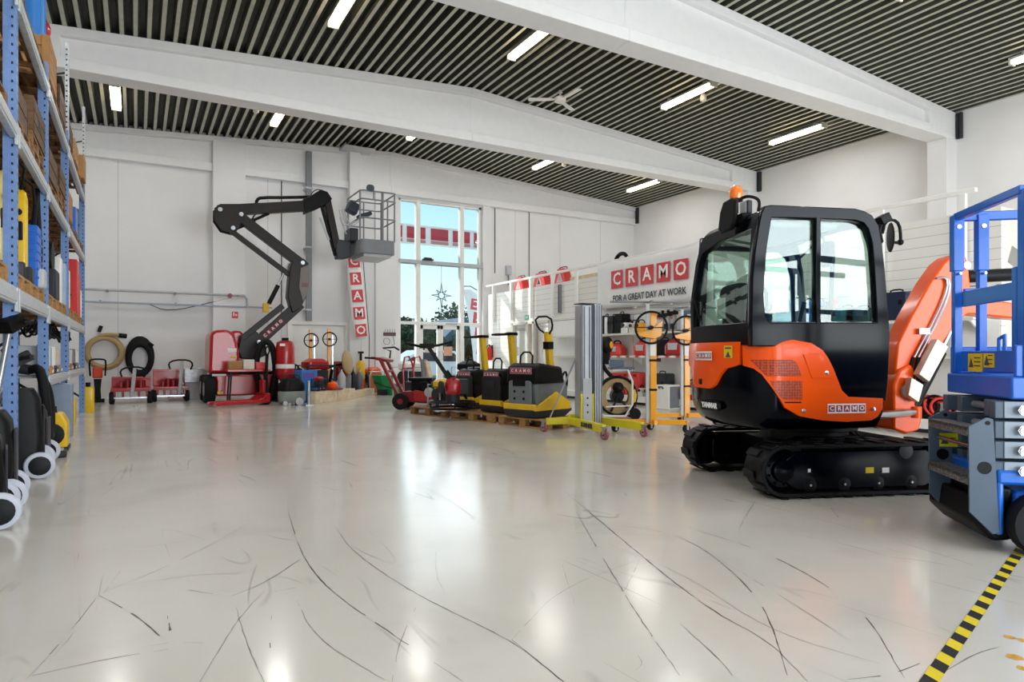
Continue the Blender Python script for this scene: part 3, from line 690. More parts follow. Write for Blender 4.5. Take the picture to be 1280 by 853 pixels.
def hexgrille():
    m = bpy.data.materials.new('hex_grille'); m.use_nodes = True; t = m.node_tree; b_ = t.nodes['Principled BSDF']; b_.inputs['Roughness'].default_value = .4
    g = t.nodes.new('ShaderNodeTexCoord'); v = t.nodes.new('ShaderNodeTexVoronoi'); v.inputs['Scale'].default_value = 48; v.inputs['Randomness'].default_value = .25; t.links.new(g.outputs['Object'], v.inputs['Vector'])
    r = t.nodes.new('ShaderNodeValToRGB'); r.color_ramp.elements[0].position = .42; r.color_ramp.elements[1].position = .5; r.color_ramp.elements[0].color = lin('#8a2c06'); r.color_ramp.elements[1].color = lin('#c8460c')
    t.links.new(v.outputs['Distance'], r.inputs[0]); t.links.new(r.outputs[0], b_.inputs['Base Color']); return m
M_hex = hexgrille()
for pp in (((940, 450), (988, 450), (993, 453), (999.6, 470), (958.6, 470), (948, 458)), ((962.6, 476), (1000, 476), (1000, 500), (977, 499), (969, 490))):
    wrap('vent_grille', [px2s(*p) for p in pp], M_hex, .018, .014, cov)
wrap('vent_slot', [px2s(*p) for p in ((978, 502), (1000, 502), (1000, 504), (979, 504))], M_blk, .018, .010, cov)
wrap('fuel_hatch', [px2s(*p) for p in ((1001, 443), (1022, 442), (1028, 446), (1038, 473), (1012, 473))], M_org, .018, .016, cov)
for px, py in ((1030, 466), (1002, 513.5), (1089, 511.5)):
    s_, z = px2s(px, py); p, nn = outline(s_, .024 + tuck(z)); b = MB(); b.lathe([(.016, 0), (.016, .012), (.009, .014)], (p.x, p.y, z), (nn.x, nn.y, 0), 14); b.build('latch', M_steel, cov)
def on_body(px, py, off=.03):
    s_, z = px2s(px, py); p, nn = outline(s_, off + tuck(z)); return facing((p.x, p.y, z), (nn.x, nn.y, 0))
M = on_body(1055.5, 510.5); b = MB(); b.box((0, 0, 0), (.325, .075, .002), M=M); pl = b.build('sticker_plate', M_paper, EX, smooth=False); logo(pl, M @ Matrix.Translation((0, 0, .001)), .31, M_mar, M_white_ink, 'logo_tile')
M = on_body(884, 445, .034); b = MB(); b.box((0, 0, 0), (.30, .075, .002), M=M); pl = b.build('sticker_plate', M_paper, EX, smooth=False); logo(pl, M @ Matrix.Translation((0, 0, .001)), .28, M_mar, M_white_ink, 'logo_tile')
s_, z = px2s(914, 440); p, nn = outline(s_, .033); M = facing((p.x, p.y, z), (nn.x, nn.y, 0)); b = MB(); b.box((0, 0, 0), (.095, .10, .002), M=M); b.build('warning_sticker', M_sticker, EX, smooth=False)
b = MB(); b.prism([(-.03, .0), (.03, 0), (0, .05)], .001, .002, M @ Matrix.Translation((.0, -.045, 0)), 'xy'); b.box((0, .03, .0015), (.07, .012, .001), M=M); b.build('warning_print', M_ink, EX, smooth=False)
M = on_body(889, 507, .016); b = MB(); b.prism(rrect(.30, .08, .03), -.016, .006, M, 'xy'); pl = b.build('name_plate', M_blk, EX); text('maker_name', 'YANMAR', .060, M_white_ink, pl, M @ Matrix.Translation((0, 0, .008)), .002, .003)
M = on_body(880, 477, .034); b = MB(); b.box((0, 0, 0), (.05, .05, .012), M=M); b.build('hood_lock', M_blk, EX, bevel=.006)
# cab
YN, YFAR = -.655, .43
outer = [exs(*p, YN) for p in ((938, 432), (938, 400), (939, 349), (942, 316), (946.7, 284.5), (950, 268), (954, 260), (962, 258.5), (1066, 263), (1077, 266), (1086, 271), (1094, 283), (1098, 305), (1101.5, 336), (1105, 380), (1108, 419), (1106, 470), (1103, 500), (1056, 500), (1040, 470), (1020, 440), (1003, 432))]
h1 = [exs(*p, YN) for p in ((961, 272), (1018, 273), (1018, 405), (959, 405), (953, 396), (951, 370), (952, 345), (955, 310))]
h2 = [exs(*p, YN) for p in ((1022, 273.5), (1066, 275.5), (1077, 279), (1083, 287), (1088, 305), (1091, 345), (1094, 398), (1094, 405), (1022, 405))]
MY = lambda y: Matrix(((1, 0, 0, 0), (0, 0, -1, y), (0, 1, 0, 0), (0, 0, 0, 1)))
cab = bpy.data.objects.new('cab', None); C.objects.link(cab); cab.parent = EX
flat('side_frame', [outer, h1, h2], M_navy, cab, .05, .008, MY(YN))
def pane(name, pts, y, m=M_cabgl): return flat(name, [pts], m, cab, .004, 0, MY(y))
pane('side_window', h1, YN + .012); pane('side_window', h2, YN + .02)
b = MB(); zc_ = exs(1018, 405, YN)[1]
b.mm((h1[0][0] + .0, YN - .03, zc_ - .012), (h2[-2][0], YN - .005, zc_ + .012)); b.build('window_sill_rail', M_dgrey, cab)
xr, xf = outer[2][0] + .005, .20
zt, zb_ = 2.20, 1.20
# rear wall of the cab with its window
def rx(y, z): return xr + max(0, (z - 1.75)) * .10
RO = [(YN, 1.19), (.47, 1.19), (.48, 1.6), (.43, 1.95), (.36, 2.16), (.30, 2.19), (YN, 2.19)]
RH = [(YN + .09, 1.36), (.42, 1.36), (.42, 1.62), (.37, 1.95), (.32, 2.04), (.0, 2.10), (YN + .09, 2.10)]
MX = lambda x: Matrix(((0, 0, 1, x), (1, 0, 0, 0), (0, 1, 0, 0), (0, 0, 0, 1)))
rf = flat('rear_frame', [RO, RH], M_navy, cab, .05, .008, MX(0))
rw = flat('rear_window', [RH], M_cabgl, cab, .004, 0, MX(0))
for o in (rf, rw):
    for v in o.data.vertices: v.co.x += xr + .03 + max(0, v.co.z - 1.7) * .12
# far side and front
FO = [(xr, 1.19), (xf + .05, 1.19), (xf + .0, 1.9), (xf - .06, 2.13), (xf - .14, 2.19), (xr + .08, 2.19)]
FH = [(xr + .09, 1.24), (xf - .07, 1.24), (xf - .09, 1.85), (xf - .14, 2.03), (xf - .22, 2.09), (xr + .13, 2.09)]
flat('door_frame', [FO, FH], M_navy, cab, .05, .008, MY(.42)); pane('door_window', FH, .42, M_cabgl)
b = MB(); b.tube([(xf + .02, YN + .03, .9), (xf + .0, YN + .03, 1.75), (xf - .06, YN + .05, 2.1), (xf - .13, YN + .07, 2.17), (xf - .13, .37, 2.17), (xf - .06, .40, 2.1), (xf, .42, 1.75), (xf + .03, .42, 1.2)], .032, 8, smooth=1)
b.mm((xf - .02, YN, 1.19), (xf + .03, .43, 1.25)); b.build('front_frame', M_navy, cab)
b = MB(); b.quad(((xf + .0, YN + .05, 1.24), (xf, .41, 1.24), (xf - .02, .41, 1.9), (xf - .02, YN + .05, 1.9))); b.quad(((xf - .02, YN + .05, 1.9), (xf - .02, .41, 1.9), (xf - .12, .38, 2.16), (xf - .12, YN + .05, 2.16))); b.build('windscreen', M_cabgl, cab, smooth=False)
b = MB(); b.prism([(-.0, 0), (.03, .7), (.06, .7), (.03, 0)], -.01, .01, Matrix.Translation((xf - .07, -.1, 1.25))); b.build('wiper', M_blk, cab)
# roof
b = MB(); rg = []
for z, k in ((2.17, .0), (2.20, .0), (2.235, .035), (2.25, .10)):
    rg.append([(x, y, z) for x, y in [(xr + .06 + k, YN + k), (xf - .12 - k, YN + k), (xf - .06 - k, YN + .08 + k), (xf - .06 - k, .34 - k), (xf - .12 - k, .42 - k), (xr + .10 + k, .38 - k), (xr + .06 + k, .30 - k)]])
b.loft(rg); b.build('cab_roof', M_navy, cab, bevel=.012)
b = MB(); b.mm((xr + .16, YN + .08, 2.12), (xf - .3, .36, 2.165)); b.build('headliner', mat('headliner_grey', '#8b9290', .8), cab, bevel=.02)
b = MB(); b.mm((xr + .05, YN + .03, 1.19), (xf, .40, 1.215)); b.build('cab_floor', M_blk, cab)
# seat, levers, dash
st = bpy.data.objects.new('seat', None); C.objects.link(st); st.parent = EX
b = MB(); b.prism(rrect(.46, .50, .12, 5, 0, 1.48), 0, .10, Matrix.Translation((xr + .22, .06, 1.3)) @ Matrix.Rotation(-.12, 4, 'Y') @ Matrix.Translation((0, 0, -1.3)), 'yz'); b.build('seat_back', mat('seat_fabric', '#2a2b2c', .8), st, bevel=.03)
b = MB(); b.box((xr + .45, .06, 1.28), (.42, .46, .10)); b.build('seat_cushion', mat('seat_fabric', '#2a2b2c', .8), st, bevel=.03)
b = MB(); b.box((xr + .40, -.02, 1.23), (.3, .3, .06)); b.build('seat_base', M_blk, st)
for yy in (-.36, .30):
    b = MB(); b.mm((xr + .3, yy - .06, 1.2), (xr + .62, yy + .06, 1.38)); b.build('lever_console', M_blk, EX, bevel=.02)
    b = MB(); b.tube([(xr + .58, yy, 1.36), (xr + .60, yy, 1.46), (xr + .63, yy, 1.54)], [.018, .016, .026], 8); b.build('joystick', M_blk, EX)
b = MB(); b.tube([(xr + .06, -.56, 1.30), (xr + .10, -.56, 1.62), (xr + .15, -.56, 1.64), (xr + .18, -.56, 1.58), (xr + .17, -.56, 1.3)], .014, 8, smooth=1); b.build('grab_handle', M_blk, EX)
b = MB(); b.mm((xf - .10, -.25, 1.2), (xf - .04, .2, 1.30)); b.tube([(xf - .15, -.08, 1.2), (xf - .13, -.08, 1.36)], .012, 6); b.tube([(xf - .15, .04, 1.2), (xf - .13, .04, 1.36)], .012, 6); b.build('travel_levers', M_blk, EX)
b = MB(); b.mm((xr + .05, -.1, 1.42), (xr + .058, .04, 1.60)); b.build('window_notice', M_paper, EX, smooth=False)
# beacon, work light, mirrors on the rear of the roof
def at_pt(px, py, d_off=0, y=-.2): p = loc_plane(EI, px, py, 1, y); return p
q = at_pt(920, 252, y=-.15); b = MB(); b.lathe([(.055, 0), (.055, .02)], q, seg=18).cyl(q - Vector((0, 0, .10)), q, .02); b.build('beacon_base', M_blk, EX)
b = MB(); b.lathe([(.05, .015), (.058, .05), (.056, .09), (.045, .12), (.02, .135)], q, seg=20); b.build('beacon_lens', mat('amber_lens', '#ff7a12', .15, coat=.5, var=.15, scale=60), EX)
q = at_pt(933, 260, y=-.30); b = MB(); b.box(q, (.05, .10, .11), (0, 0, .1)); b.cyl(q - Vector((0, 0, .1)), q, .012); b.build('work_light', M_dgrey, EX, bevel=.01)
b = MB(); b.box(q + Vector((-.028, 0, 0)), (.008, .085, .095), (0, 0, .1)); b.build('work_light_lens', M_lgrey, EX, bevel=.003)
q = at_pt(911, 269, y=-.30)
b = MB(); b.prism([(.10, -.14), (-.05, -.13), (-.10, -.08), (-.12, .10), (-.06, .13), (.06, .12), (.11, .04), (.14, -.10)], -.02, .02, Matrix.Translation(q) @ Matrix.Rotation(.1, 4, 'Z'), 'yz'); b.build('rear_mirror', M_blk, EX, bevel=.015)
b = MB(); q2 = at_pt(951, 262, y=-.5); b.tube([q + Vector((0, 0, .05)), at_pt(921, 252, y=-.32), at_pt(932, 245, y=-.36), at_pt(945, 247, y=-.45), at_pt(950, 253, y=-.5), at_pt(947, 268, y=-.55)], .013, 8, smooth=2); b.build('mirror_bracket', M_blk, EX)
b = MB(); b.box(at_pt(925, 275, y=-.3), (.10, .22, .07), (0, 0, .1)); b.tube([at_pt(918, 283, y=-.3), at_pt(925, 272, y=-.3), at_pt(938, 270, y=-.4), at_pt(950, 275, y=-.5)], .02, 8); b.build('roof_bracket', M_blk, EX, bevel=.01)
q = at_pt(1104, 274, y=-.62); b = MB(); b.box(q, (.09, .08, .065), (0, -.5, 0)); b.tube([q, at_pt(1099, 288, y=-.62), at_pt(1102, 302, y=-.62), at_pt(1096, 308, y=-.64)], .016, 8); b.build('front_work_light', M_blk, EX, bevel=.01)
q = at_pt(1113.5, 297, y=-.62); b = MB(); b.lathe([(.03, -.02), (.115, -.012), (.12, .0), (.1, .012)], q, (.9, -.35, 0), 20); o = b.build('side_mirror', M_blk, EX); o.data.transform(Matrix.Translation(q) @ Matrix.Diagonal((.7, .7, 1, 1)) @ Matrix.Translation(-q))
b = MB(); b.tube([at_pt(1103, 292, y=-.62), at_pt(1106, 278, y=-.62), at_pt(1116, 274, y=-.62), at_pt(1124, 280, y=-.62), at_pt(1126, 296, y=-.62), at_pt(1125, 304, y=-.62), at_pt(1116, 303, y=-.62)], .012, 8, smooth=1); b.ball(at_pt(1125.5, 303, y=-.62), .025); b.build('mirror_bracket', M_blk, EX)
q = at_pt(1034, 318, y=.62); b = MB(); b.prism(rrect(.17, .26, .05), -.015, .015, Matrix.Translation(q) @ Matrix.Rotation(.3, 4, 'Z'), 'yz'); b.build('door_mirror', M_blk, EX, bevel=.01)
b = MB(); b.tube([q, q + Vector((-.05, 0, .18)), q + Vector((-.12, -.12, .16)), (xf - .05, .42, 2.0)], .012, 8, smooth=1); b.build('mirror_bracket', M_blk, EX)
b = MB(); b.tube([exs_pt for exs_pt in (at_pt(866, 368, y=.35), at_pt(873, 395, y=.35), at_pt(878, 418, y=.35))], .008, 6); b.build('antenna', M_blk, EX)
# boom group
YB = -.02
def bp(px, py, y=YB): return exs(px, py, y)
b = MB(); b.prism([bp(*p) for p in ((1104, 535), (1104, 480), (1112, 462), (1126, 455), (1134, 470), (1131, 505), (1140, 520), (1136, 536), (1120, 541))], YB - .13, YB + .13); b.build('swing_bracket', M_org, EX, bevel=.02)
b = MB(); b.prism([bp(*p) for p in ((1110, 505), (1108, 480), (1113, 430), (1130, 395), (1153, 354), (1170, 330), (1180, 322), (1194, 318), (1200, 330), (1203, 362), (1218, 374), (1265, 381), (1300, 384), (1420, 390), (1425, 408), (1300, 402), (1245, 398), (1212, 394), (1199, 394), (1186, 404), (1160, 442), (1132, 478), (1126, 505))], YB - .095, YB + .095); bo = b.build('boom', M_org, EX, bevel=.015)
b = MB(); p1, p2 = bp(1119, 492), bp(1119, 492)
b.cyl((bp(1119, 488)[0], YB - .15, bp(1119, 488)[1]), (bp(1119, 488)[0], YB + .15, bp(1119, 488)[1]), .06, seg=18); b.build('boom_foot_pin', M_steel, EX); b = MB(); b.cyl((bp(1196, 334)[0], YB - .12, bp(1196, 334)[1]), (bp(1196, 334)[0], YB + .12, bp(1196, 334)[1]), .035, seg=16); b.build('boom_pin', M_steel, EX)
b = MB(); a, c = bp(1135, 512), bp(1172, 440); e_ = bp(1203, 378); b.cyl((a[0], YB - .02, a[1]), (c[0], YB - .02, c[1]), .06); b.build('boom_cylinder', M_blk, EX)
b = MB(); b.cyl((c[0], YB - .02, c[1]), (e_[0], YB - .02, e_[1]), .03); b.build('cylinder_rod', M_steel, EX)
M_gd = mat('guard_plate', '#cfc6b4', .35, .3, var=.05)
for pp in (((1168, 424), (1182, 433.5), (1158, 477.5), (1145, 468)), ((1136, 472), (1151, 481), (1145, 503), (1131.6, 494))):
    b = MB(); b.prism([bp(*p, -.2) for p in pp], -.235, -.16); b.build('cylinder_guard', M_gd, EX, bevel=.006)
b = MB()
for k, off in enumerate((-.10, -.115, -.13)):
    b.tube([(*[bp(1122 + k * 4, 500)[0]], off, bp(1122 + k * 4, 500)[1]), (bp(1124 + k * 5, 470)[0], off - .03, bp(1124 + k * 5, 470)[1]), (bp(1131 + k * 5, 447)[0], off - .02, bp(1131 + k * 5, 447)[1])], .016, 8, smooth=1)
b.build('hydraulic_hose', M_rub, EX)
b = MB()
for k in range(2):
    b.tube([(bp(x, y)[0], YB - .115, bp(x, y)[1]) for x, y in ((1131 + 5 * k, 447), (1160 + 5 * k, 392), (1172 + 4 * k, 362), (1170 + 2 * k, 348), (1158, 350))], .010, 8, smooth=1)
b.box((bp(1142, 415)[0], YB - .115, bp(1142, 415)[1]), (.10, .04, .05)); b.build('hydraulic_pipe', M_steel, EX)
b = MB(); a, c = bp(1206, 350), bp(1300, 346); b.cyl((a[0], YB, a[1] + .03), (c[0], YB, c[1] + .03), .06); b.build('arm_cylinder', M_blk, EX)
b = MB(); a = bp(1247, 362); c = bp(1300, 362); b.cyl((a[0], YB, a[1]), (c[0] + .2, YB, c[1]), .05); b.build('arm_cylinder_rod', M_steel, EX)
b = MB(); xa_ = bp(1400, 380)[0]; b.prism([(xa_ - .06, bp(1400, 372)[1] + .02), (xa_ + .06, bp(1400, 372)[1] + .05), (xa_ - .25, .55), (xa_ - .36, .55)], YB - .07, YB + .07); b.build('dipper_arm', M_org, EX, bevel=.012)
b = MB(); b.prism([(xa_ - .38, .62), (xa_ - .2, .6), (xa_ - .14, .35), (xa_ - .3, .18), (xa_ - .55, .16), (xa_ - .5, .3)], YB - .2, YB + .2); b.build('bucket', M_blk, EX, bevel=.01)
b = MB(); b.cyl((.2, -.48, .60), (.95, -.14, .60), .032); b.build('swing_cylinder', M_steel, EX); b = MB(); b.lathe([(.05, -.05), (.05, .05)], (.95, -.14, .60), (0, 0, 1), 16); b.build('swing_pin', M_org, EX)

# ================================================================== SCISSOR LIFT
SLR = math.radians(-41.2)
SLT = thing('scissor_lift', 'blue scissor lift with railed platform and grey entry ladder', 'lift', (4.334, 2.193, 0), SLR)
SM = Matrix.Translation(SLT.location) @ Matrix.Rotation(SLR, 4, 'Z'); SI = SM.inverted()
def sl(px, py, y): p = loc_plane(SI, px, py, 1, y); return (p.x, p.z)
b = MB(); b.mm((.20, -.33, .12), (1.9, .33, .34)); b.mm((.085, -.375, .10), (.13, .375, .40)); b.mm((.09, -.375, .38), (1.9, .375, .47)); b.build('chassis', M_blue, SLT, bevel=.02)
b = MB(); b.mm((.07, -.31, .16), (.2, .31, .36)); b.prism([(.0, .15), (.10, .05), (.2, .06), (.2, .26), (.02, .30)], -.31, .31); b.build('bumper', M_blk, SLT, bevel=.02)
for y, x0 in ((-.40, .31), (.40, .31), (-.40, 1.6), (.40, 1.6)):
    b = MB(); sg = 1 if y > 0 else -1
    b.lathe([(.05, .055), (.10, .05), (.12, .055), (.165, .055), (.175, .03), (.175, -.03), (.165, -.055), (.12, -.055), (.02, -.05)], (x0, y - sg * .01, .175), (0, sg, 0), 28); w_ = b.build('wheel', M_rub, SLT)
    b = MB(); b.lathe([(.10, .045), (.09, .05), (.03, .052)], (x0, y, .175), (0, sg, 0), 20); b.build('hub', M_lgrey, w_)
# entry ladder: two side plates and two steps
PN = [sl(*p, -.38) for p in ((1210, 533), (1233, 522), (1241, 524), (1243, 560), (1249, 667), (1240, 668), (1211, 640))]
for y in (-.38, .15):
    b = MB(); b.prism(PN, y - .006, y + .006); pl = b.build('ladder_plate', M_sblue, SLT, bevel=.003)
    x, z = sl(1230, 585, -.38); b = MB(); b.cyl((x, y - .009, z), (x, y + .009, z), .035, seg=20); b.build('pivot_hole', M_blk, pl)
    x, z = sl(1234, 529, -.38); b = MB(); b.cyl((x, y - .009, z), (x, y + .009, z), .012, seg=12); b.build('pivot_hole', M_blk, pl)
def chequer():
    m = bpy.data.materials.new('chequer_step'); m.use_nodes = True; t = m.node_tree; b_ = t.nodes['Principled BSDF']; b_.inputs['Roughness'].default_value = .45; b_.inputs['Metallic'].default_value = .3
    g = t.nodes.new('ShaderNodeTexCoord'); v = t.nodes.new('ShaderNodeTexVoronoi'); v.inputs['Scale'].default_value = 60; t.links.new(g.outputs['Object'], v.inputs['Vector'])
    r = t.nodes.new('ShaderNodeValToRGB'); r.color_ramp.elements[0].color = lin('#8a8784'); r.color_ramp.elements[1].color = lin('#5c5a5a'); r.color_ramp.elements[0].position = .3; r.color_ramp.elements[1].position = .5
    t.links.new(v.outputs['Distance'], r.inputs[0]); t.links.new(r.outputs[0], b_.inputs['Base Color']); return m
M_step = chequer()
for py in (537, 598):
    x, z = sl(1217, py, -.38); b = MB(); b.mm((x - .03, -.375, z - .012), (x + .08, .145, z + .012)); b.mm((x - .03, -.375, z - .04), (x - .02, .145, z + .012)); b.build('ladder_step', M_step, SLT, bevel=.004)
x, z = sl(1222, 560, -.38); b = MB(); b.cyl((x, -.37, z), (x, .14, z), .012); b.build('ladder_rod', M_steel, SLT)
M = facing((PN[0][0] + .06, .34 - .009, .78), (0, -1, 0)); M = Matrix.Translation((sl(1185, 550, .15)[0], .142, sl(1185, 550, .15)[1])) @ FRAME_UP
b = MB(); b.box((0, 0, 0), (.105, .085, .002), M=M); s_ = b.build('warning_sticker', mat('lime_sticker', '#cfd21e', .5), SLT, smooth=False)
b = MB(); b.prism([(-.045, -.025), (0, -.025), (-.0225, .022)], .001, .002, M, 'xy'); b.box((.025, .012, .0015), (.03, .006, .001), M=M); b.box((.025, -.005, .0015), (.03, .006, .001), M=M); b.build('warning_print', M_ink, s_, smooth=False)
# folded scissor stack: rectangular tubes with pinned ends
for k in range(4):
    z = .80 - k * .112
    for y, m_ in ((-.33, M_sblue), (.27, M_sblue), (-.20, M_sblue), (.14, M_sblue)):
        b = MB(); x0 = .085 + (.03 if abs(y) < .25 else 0)
        b.mm((x0, y - .03, z - .05), (1.85, y + .03, z + .048)); arm = b.build('scissor_arm', m_, SLT, bevel=.006)
        if y == -.33:
            b = MB(); b.mm((x0 + .045, y - .036, z - .046), (x0 + .26, y - .030, z + .046)); b.build('pin_plate', mat('pin_plate_grey', '#8b97a5', .45), arm, bevel=.004)
            b = MB(); b.cyl((x0 + .13, y - .07, z), (x0 + .13, y - .03, z), .022, seg=16).lathe([(.030, 0), (.030, .014)], (x0 + .13, y - .05, z), (0, -1, 0), 6); b.build('pin_bolt', M_steel, arm)
    b = MB(); b.cyl((.19, -.36, z), (.19, .30, z), .022); b.build('cross_pin', M_grey, SLT)
b = MB(); b.cyl((.10, -.05, .50), (.75, -.05, .50), .05); b.build('lift_cylinder', M_grey, SLT)
# platform
b = MB(); b.mm((.15, -.40, .86), (1.9, .40, .985)); b.build('platform_deck', M_blue, SLT, bevel=.01)
b = MB(); b.mm((.17, .375, .985), (1.9, .40, 1.16)); b.mm((.17, -.40, .985), (1.9, -.375, 1.16)); b.build('toe_board', M_blue, SLT, bevel=.006)
TZ = 2.02
def post(x, y, z0, z1, s_=.05, n='post'): b = MB(); b.mm((x - s_ / 2, y - s_ / 2, z0), (x + s_ / 2, y + s_ / 2, z1)); return b.build(n, M_blue, SLT, bevel=.006)
post(.20, .375, .985, TZ); post(.345, .375, .985, TZ); post(1.4, .375, .985, TZ); post(.24, -.375, .985, TZ, .07); post(1.0, -.375, .985, TZ)
for x, y in ((.20, .375), (.345, .375)):
    b = MB(); b.mm((x - .033, y - .033, 1.66), (x + .033, y + .033, 2.03)); b.build('post_sleeve', M_blue, SLT, bevel=.005)
    b = MB(); b.cyl((x, y - .06, 1.64), (x, y + .05, 1.64), .008); b.cyl((x, y - .04, 1.95), (x, y + .04, 1.95), .014); b.build('locking_pin', M_steel, SLT)
b = MB(); b.bar((.20, .375, TZ), (1.9, .375, TZ), .04, .06); b.build('top_rail', M_blue, SLT, bevel=.006)
b = MB(); b.bar((.24, -.375, TZ), (1.9, -.375, TZ), .04, .06); b.build('top_rail', M_blue, SLT, bevel=.006)
b = MB(); b.bar((.20, .375, TZ), (.22, -.375, TZ), .045, .05); b.build('top_rail', M_blue, SLT, bevel=.006)
b = MB(); b.bar((.23, .35, 1.52), (1.9, .35, 1.52), .03, .045); b.build('mid_rail', M_blue, SLT, bevel=.006)
b = MB(); b.bar((.22, .33, 1.47), (.24, -.36, 1.47), .03, .10); b.build('entry_gate_bar', M_blue, SLT, bevel=.006)
b = MB(); b.mm((.21, -.34, 1.0), (.235, .34, 1.13)); b.build('entry_gate_panel', M_blue, SLT, bevel=.006)
b = MB(); b.mm((.205, -.33, 1.13), (.245, -.28, 1.6)); b.build('gate_post', M_blue, SLT, bevel=.006)
b = MB(); b.tube([(.21, -.14, 1.13), (.21, -.14, 1.2), (.21, -.2, 1.22), (.21, -.2, 1.13)], .012, 8); b.build('gate_handle', M_blue, SLT)
for (y0, y1, z0, z1) in ((.23, .05, 1.0, 1.115), (.03, -.09, 1.03, 1.115)):
    b = MB(); b.mm((.204, min(y0, y1), z0), (.209, max(y0, y1), z1)); s_ = b.build('warning_sticker', M_sticker, SLT, smooth=False)
    b = MB(); M = facing((.203, (y0 + y1) / 2, (z0 + z1) / 2), (-1, 0, 0)); w_ = abs(y1 - y0)
    b.prism([(-w_ * .42, -.03), (-w_ * .42 + .06, -.03), (-w_ * .42 + .03, .03)], .0, .001, M, 'xy')
    for k in range(3): b.box((w_ * .18, .03 - .025 * k, .0005), (w_ * .45, .007, .001), M=M)
    b.build('warning_print', M_ink, s_, smooth=False)
b = MB(); b.mm((.245, -.41, 1.58), (.275, -.36, 1.66)); b.build('colour_band', mat('green_band', '#7fcf5a', .5), SLT); b = MB(); b.mm((.244, -.412, 1.66), (.276, -.358, 1.69)); b.build('colour_band', M_orgd, SLT)
b = MB(); b.box((.24, -.25, 1.66), (.006, .12, .10), (.5, 0, 0)); b.build('hanging_tag', M_paper, SLT, smooth=False)
b = MB(); b.mm((1.0, .1, 1.45), (1.6, .35, 1.56)); b.build('control_box', M_blk, SLT, bevel=.01)
# ================================================================== COMMON KINDS
def carton(name, label, cat, loc, sz, m=None, rz=0, group=None):
    t = thing(name, label, cat, loc, rz, group); w_, d_, h_ = sz
    b = MB(); b.box((0, 0, h_ / 2), sz); b.build('body', m or M_card, t, bevel=min(.012, h_ * .05))
    b = MB(); b.box((0, 0, h_ + .001), (w_ * 1.002, d_ * .12, .003)); b.build('tape', M_offw, t, smooth=False); return t
def tool_case(name, label, loc, sz, m, rz=0, group=None, cat='case', hm=None):
    t = thing(name, label, cat, loc, rz, group); w_, d_, h_ = sz
    b = MB(); b.prism(rrect(w_, h_, min(.04, h_ * .2), 3, 0, h_ / 2), -d_ / 2, -.004); b.prism(rrect(w_, h_, min(.04, h_ * .2), 3, 0, h_ / 2), .004, d_ / 2); b.prism(rrect(w_ * .97, h_ * .95, .02, 2, 0, h_ / 2), -.01, .01); b.build('shell', m, t, bevel=.008)
    b = MB(); b.tube([(-w_ * .2, 0, h_ - .01), (-w_ * .2, 0, h_ + .045), (w_ * .2, 0, h_ + .045), (w_ * .2, 0, h_ - .01)], .012, 8, smooth=1); b.build('handle', hm or M_blk, t)
    for k in (-1, 1):
        b = MB(); b.box((k * w_ * .32, -d_ / 2 - .004, h_ * .62), (.05, .012, .07)); b.build('latch', hm or M_blk, t, bevel=.003)
    return t
PAL = None
def pallet(label, loc, rz=0, old=False, group='wooden pallets', z=0):
    global PAL
    if PAL is None: PAL = {}
    k = bool(old)
    if k not in PAL:
        m = M_pald if old else M_pal
        t = thing('pallet', label, 'pallet', loc, rz, group); PAL[k] = t
        b = MB()
        for y in (-.3275, -.17, 0, .17, .3275): b.box((0, y, .133), (1.2, .145 if abs(y) > .3 or y == 0 else .10, .022))
        for x in (-.5275, 0, .5275): b.box((x, 0, .111), (.145, .8, .022))
        b.build('deck', m, t, smooth=False)
        for x in (-.5275, 0, .5275):
            for y in (-.35, 0, .35): q = MB(); q.box((x, y, .061), (.145, .10 if y else .145, .078)); q.build('block', m, t, bevel=.004)
        for y in (-.35, 0, .35): q = MB(); q.box((0, y, .011), (1.2, .10 if y else .145, .022)); q.build('skid', m, t, smooth=False)
        return t
    return dup(PAL[k], loc, rz, label, group)
def canister(name, label, loc, m, h_=.38, w_=.2, rz=0, cat='canister'):
    t = thing(name, label, cat, loc, rz)
    b = MB(); b.loft([[Vector((u, v, z)) for u, v in rrect(w_ * k, w_ * .7 * k, .04)] for z, k in ((0, .9), (.02, 1), (h_ * .78, 1), (h_ * .9, .85), (h_ * .93, .5))]); b.build('body', m, t)
    b = MB(); b.cyl((0, 0, h_ * .92), (0, 0, h_ * 1.08), w_ * .2); b.build('cap', M_blk, t); return t
def crate(label, loc, sz, m=None, rz=0, writing=None):
    t = thing('wooden_crate', label, 'crate', loc, rz); w_, d_, h_ = sz; m = m or M_crate
    b = MB(); n = max(2, int(h_ / .12))
    b.box((0, 0, h_ / 2), (w_ - .04, d_ - .04, h_ - .02))
    for i in range(n):
        z = h_ * (i + .5) / n
        b.box((0, -d_ / 2 + .01, z), (w_, .02, h_ / n * .88)); b.box((0, d_ / 2 - .01, z), (w_, .02, h_ / n * .88)); b.box((w_ / 2 - .01, 0, z), (.02, d_, h_ / n * .88)); b.box((-w_ / 2 + .01, 0, z), (.02, d_, h_ / n * .88))
    b.build('planking', m, t, smooth=False)
    q = MB()
    for x in (-1, 1):
        for y in (-1, 1): q.box((x * (w_ / 2 - .04), y * (d_ / 2 + .008), h_ / 2), (.08, .016, h_))
    q.build('batten', m, t, smooth=False)
    if writing: text('stencil', writing, .16, M_ink, t, facing((w_ / 2 + .002, 0, h_ / 2), (1, 0, 0)), .002)
    return t
CAS = {}
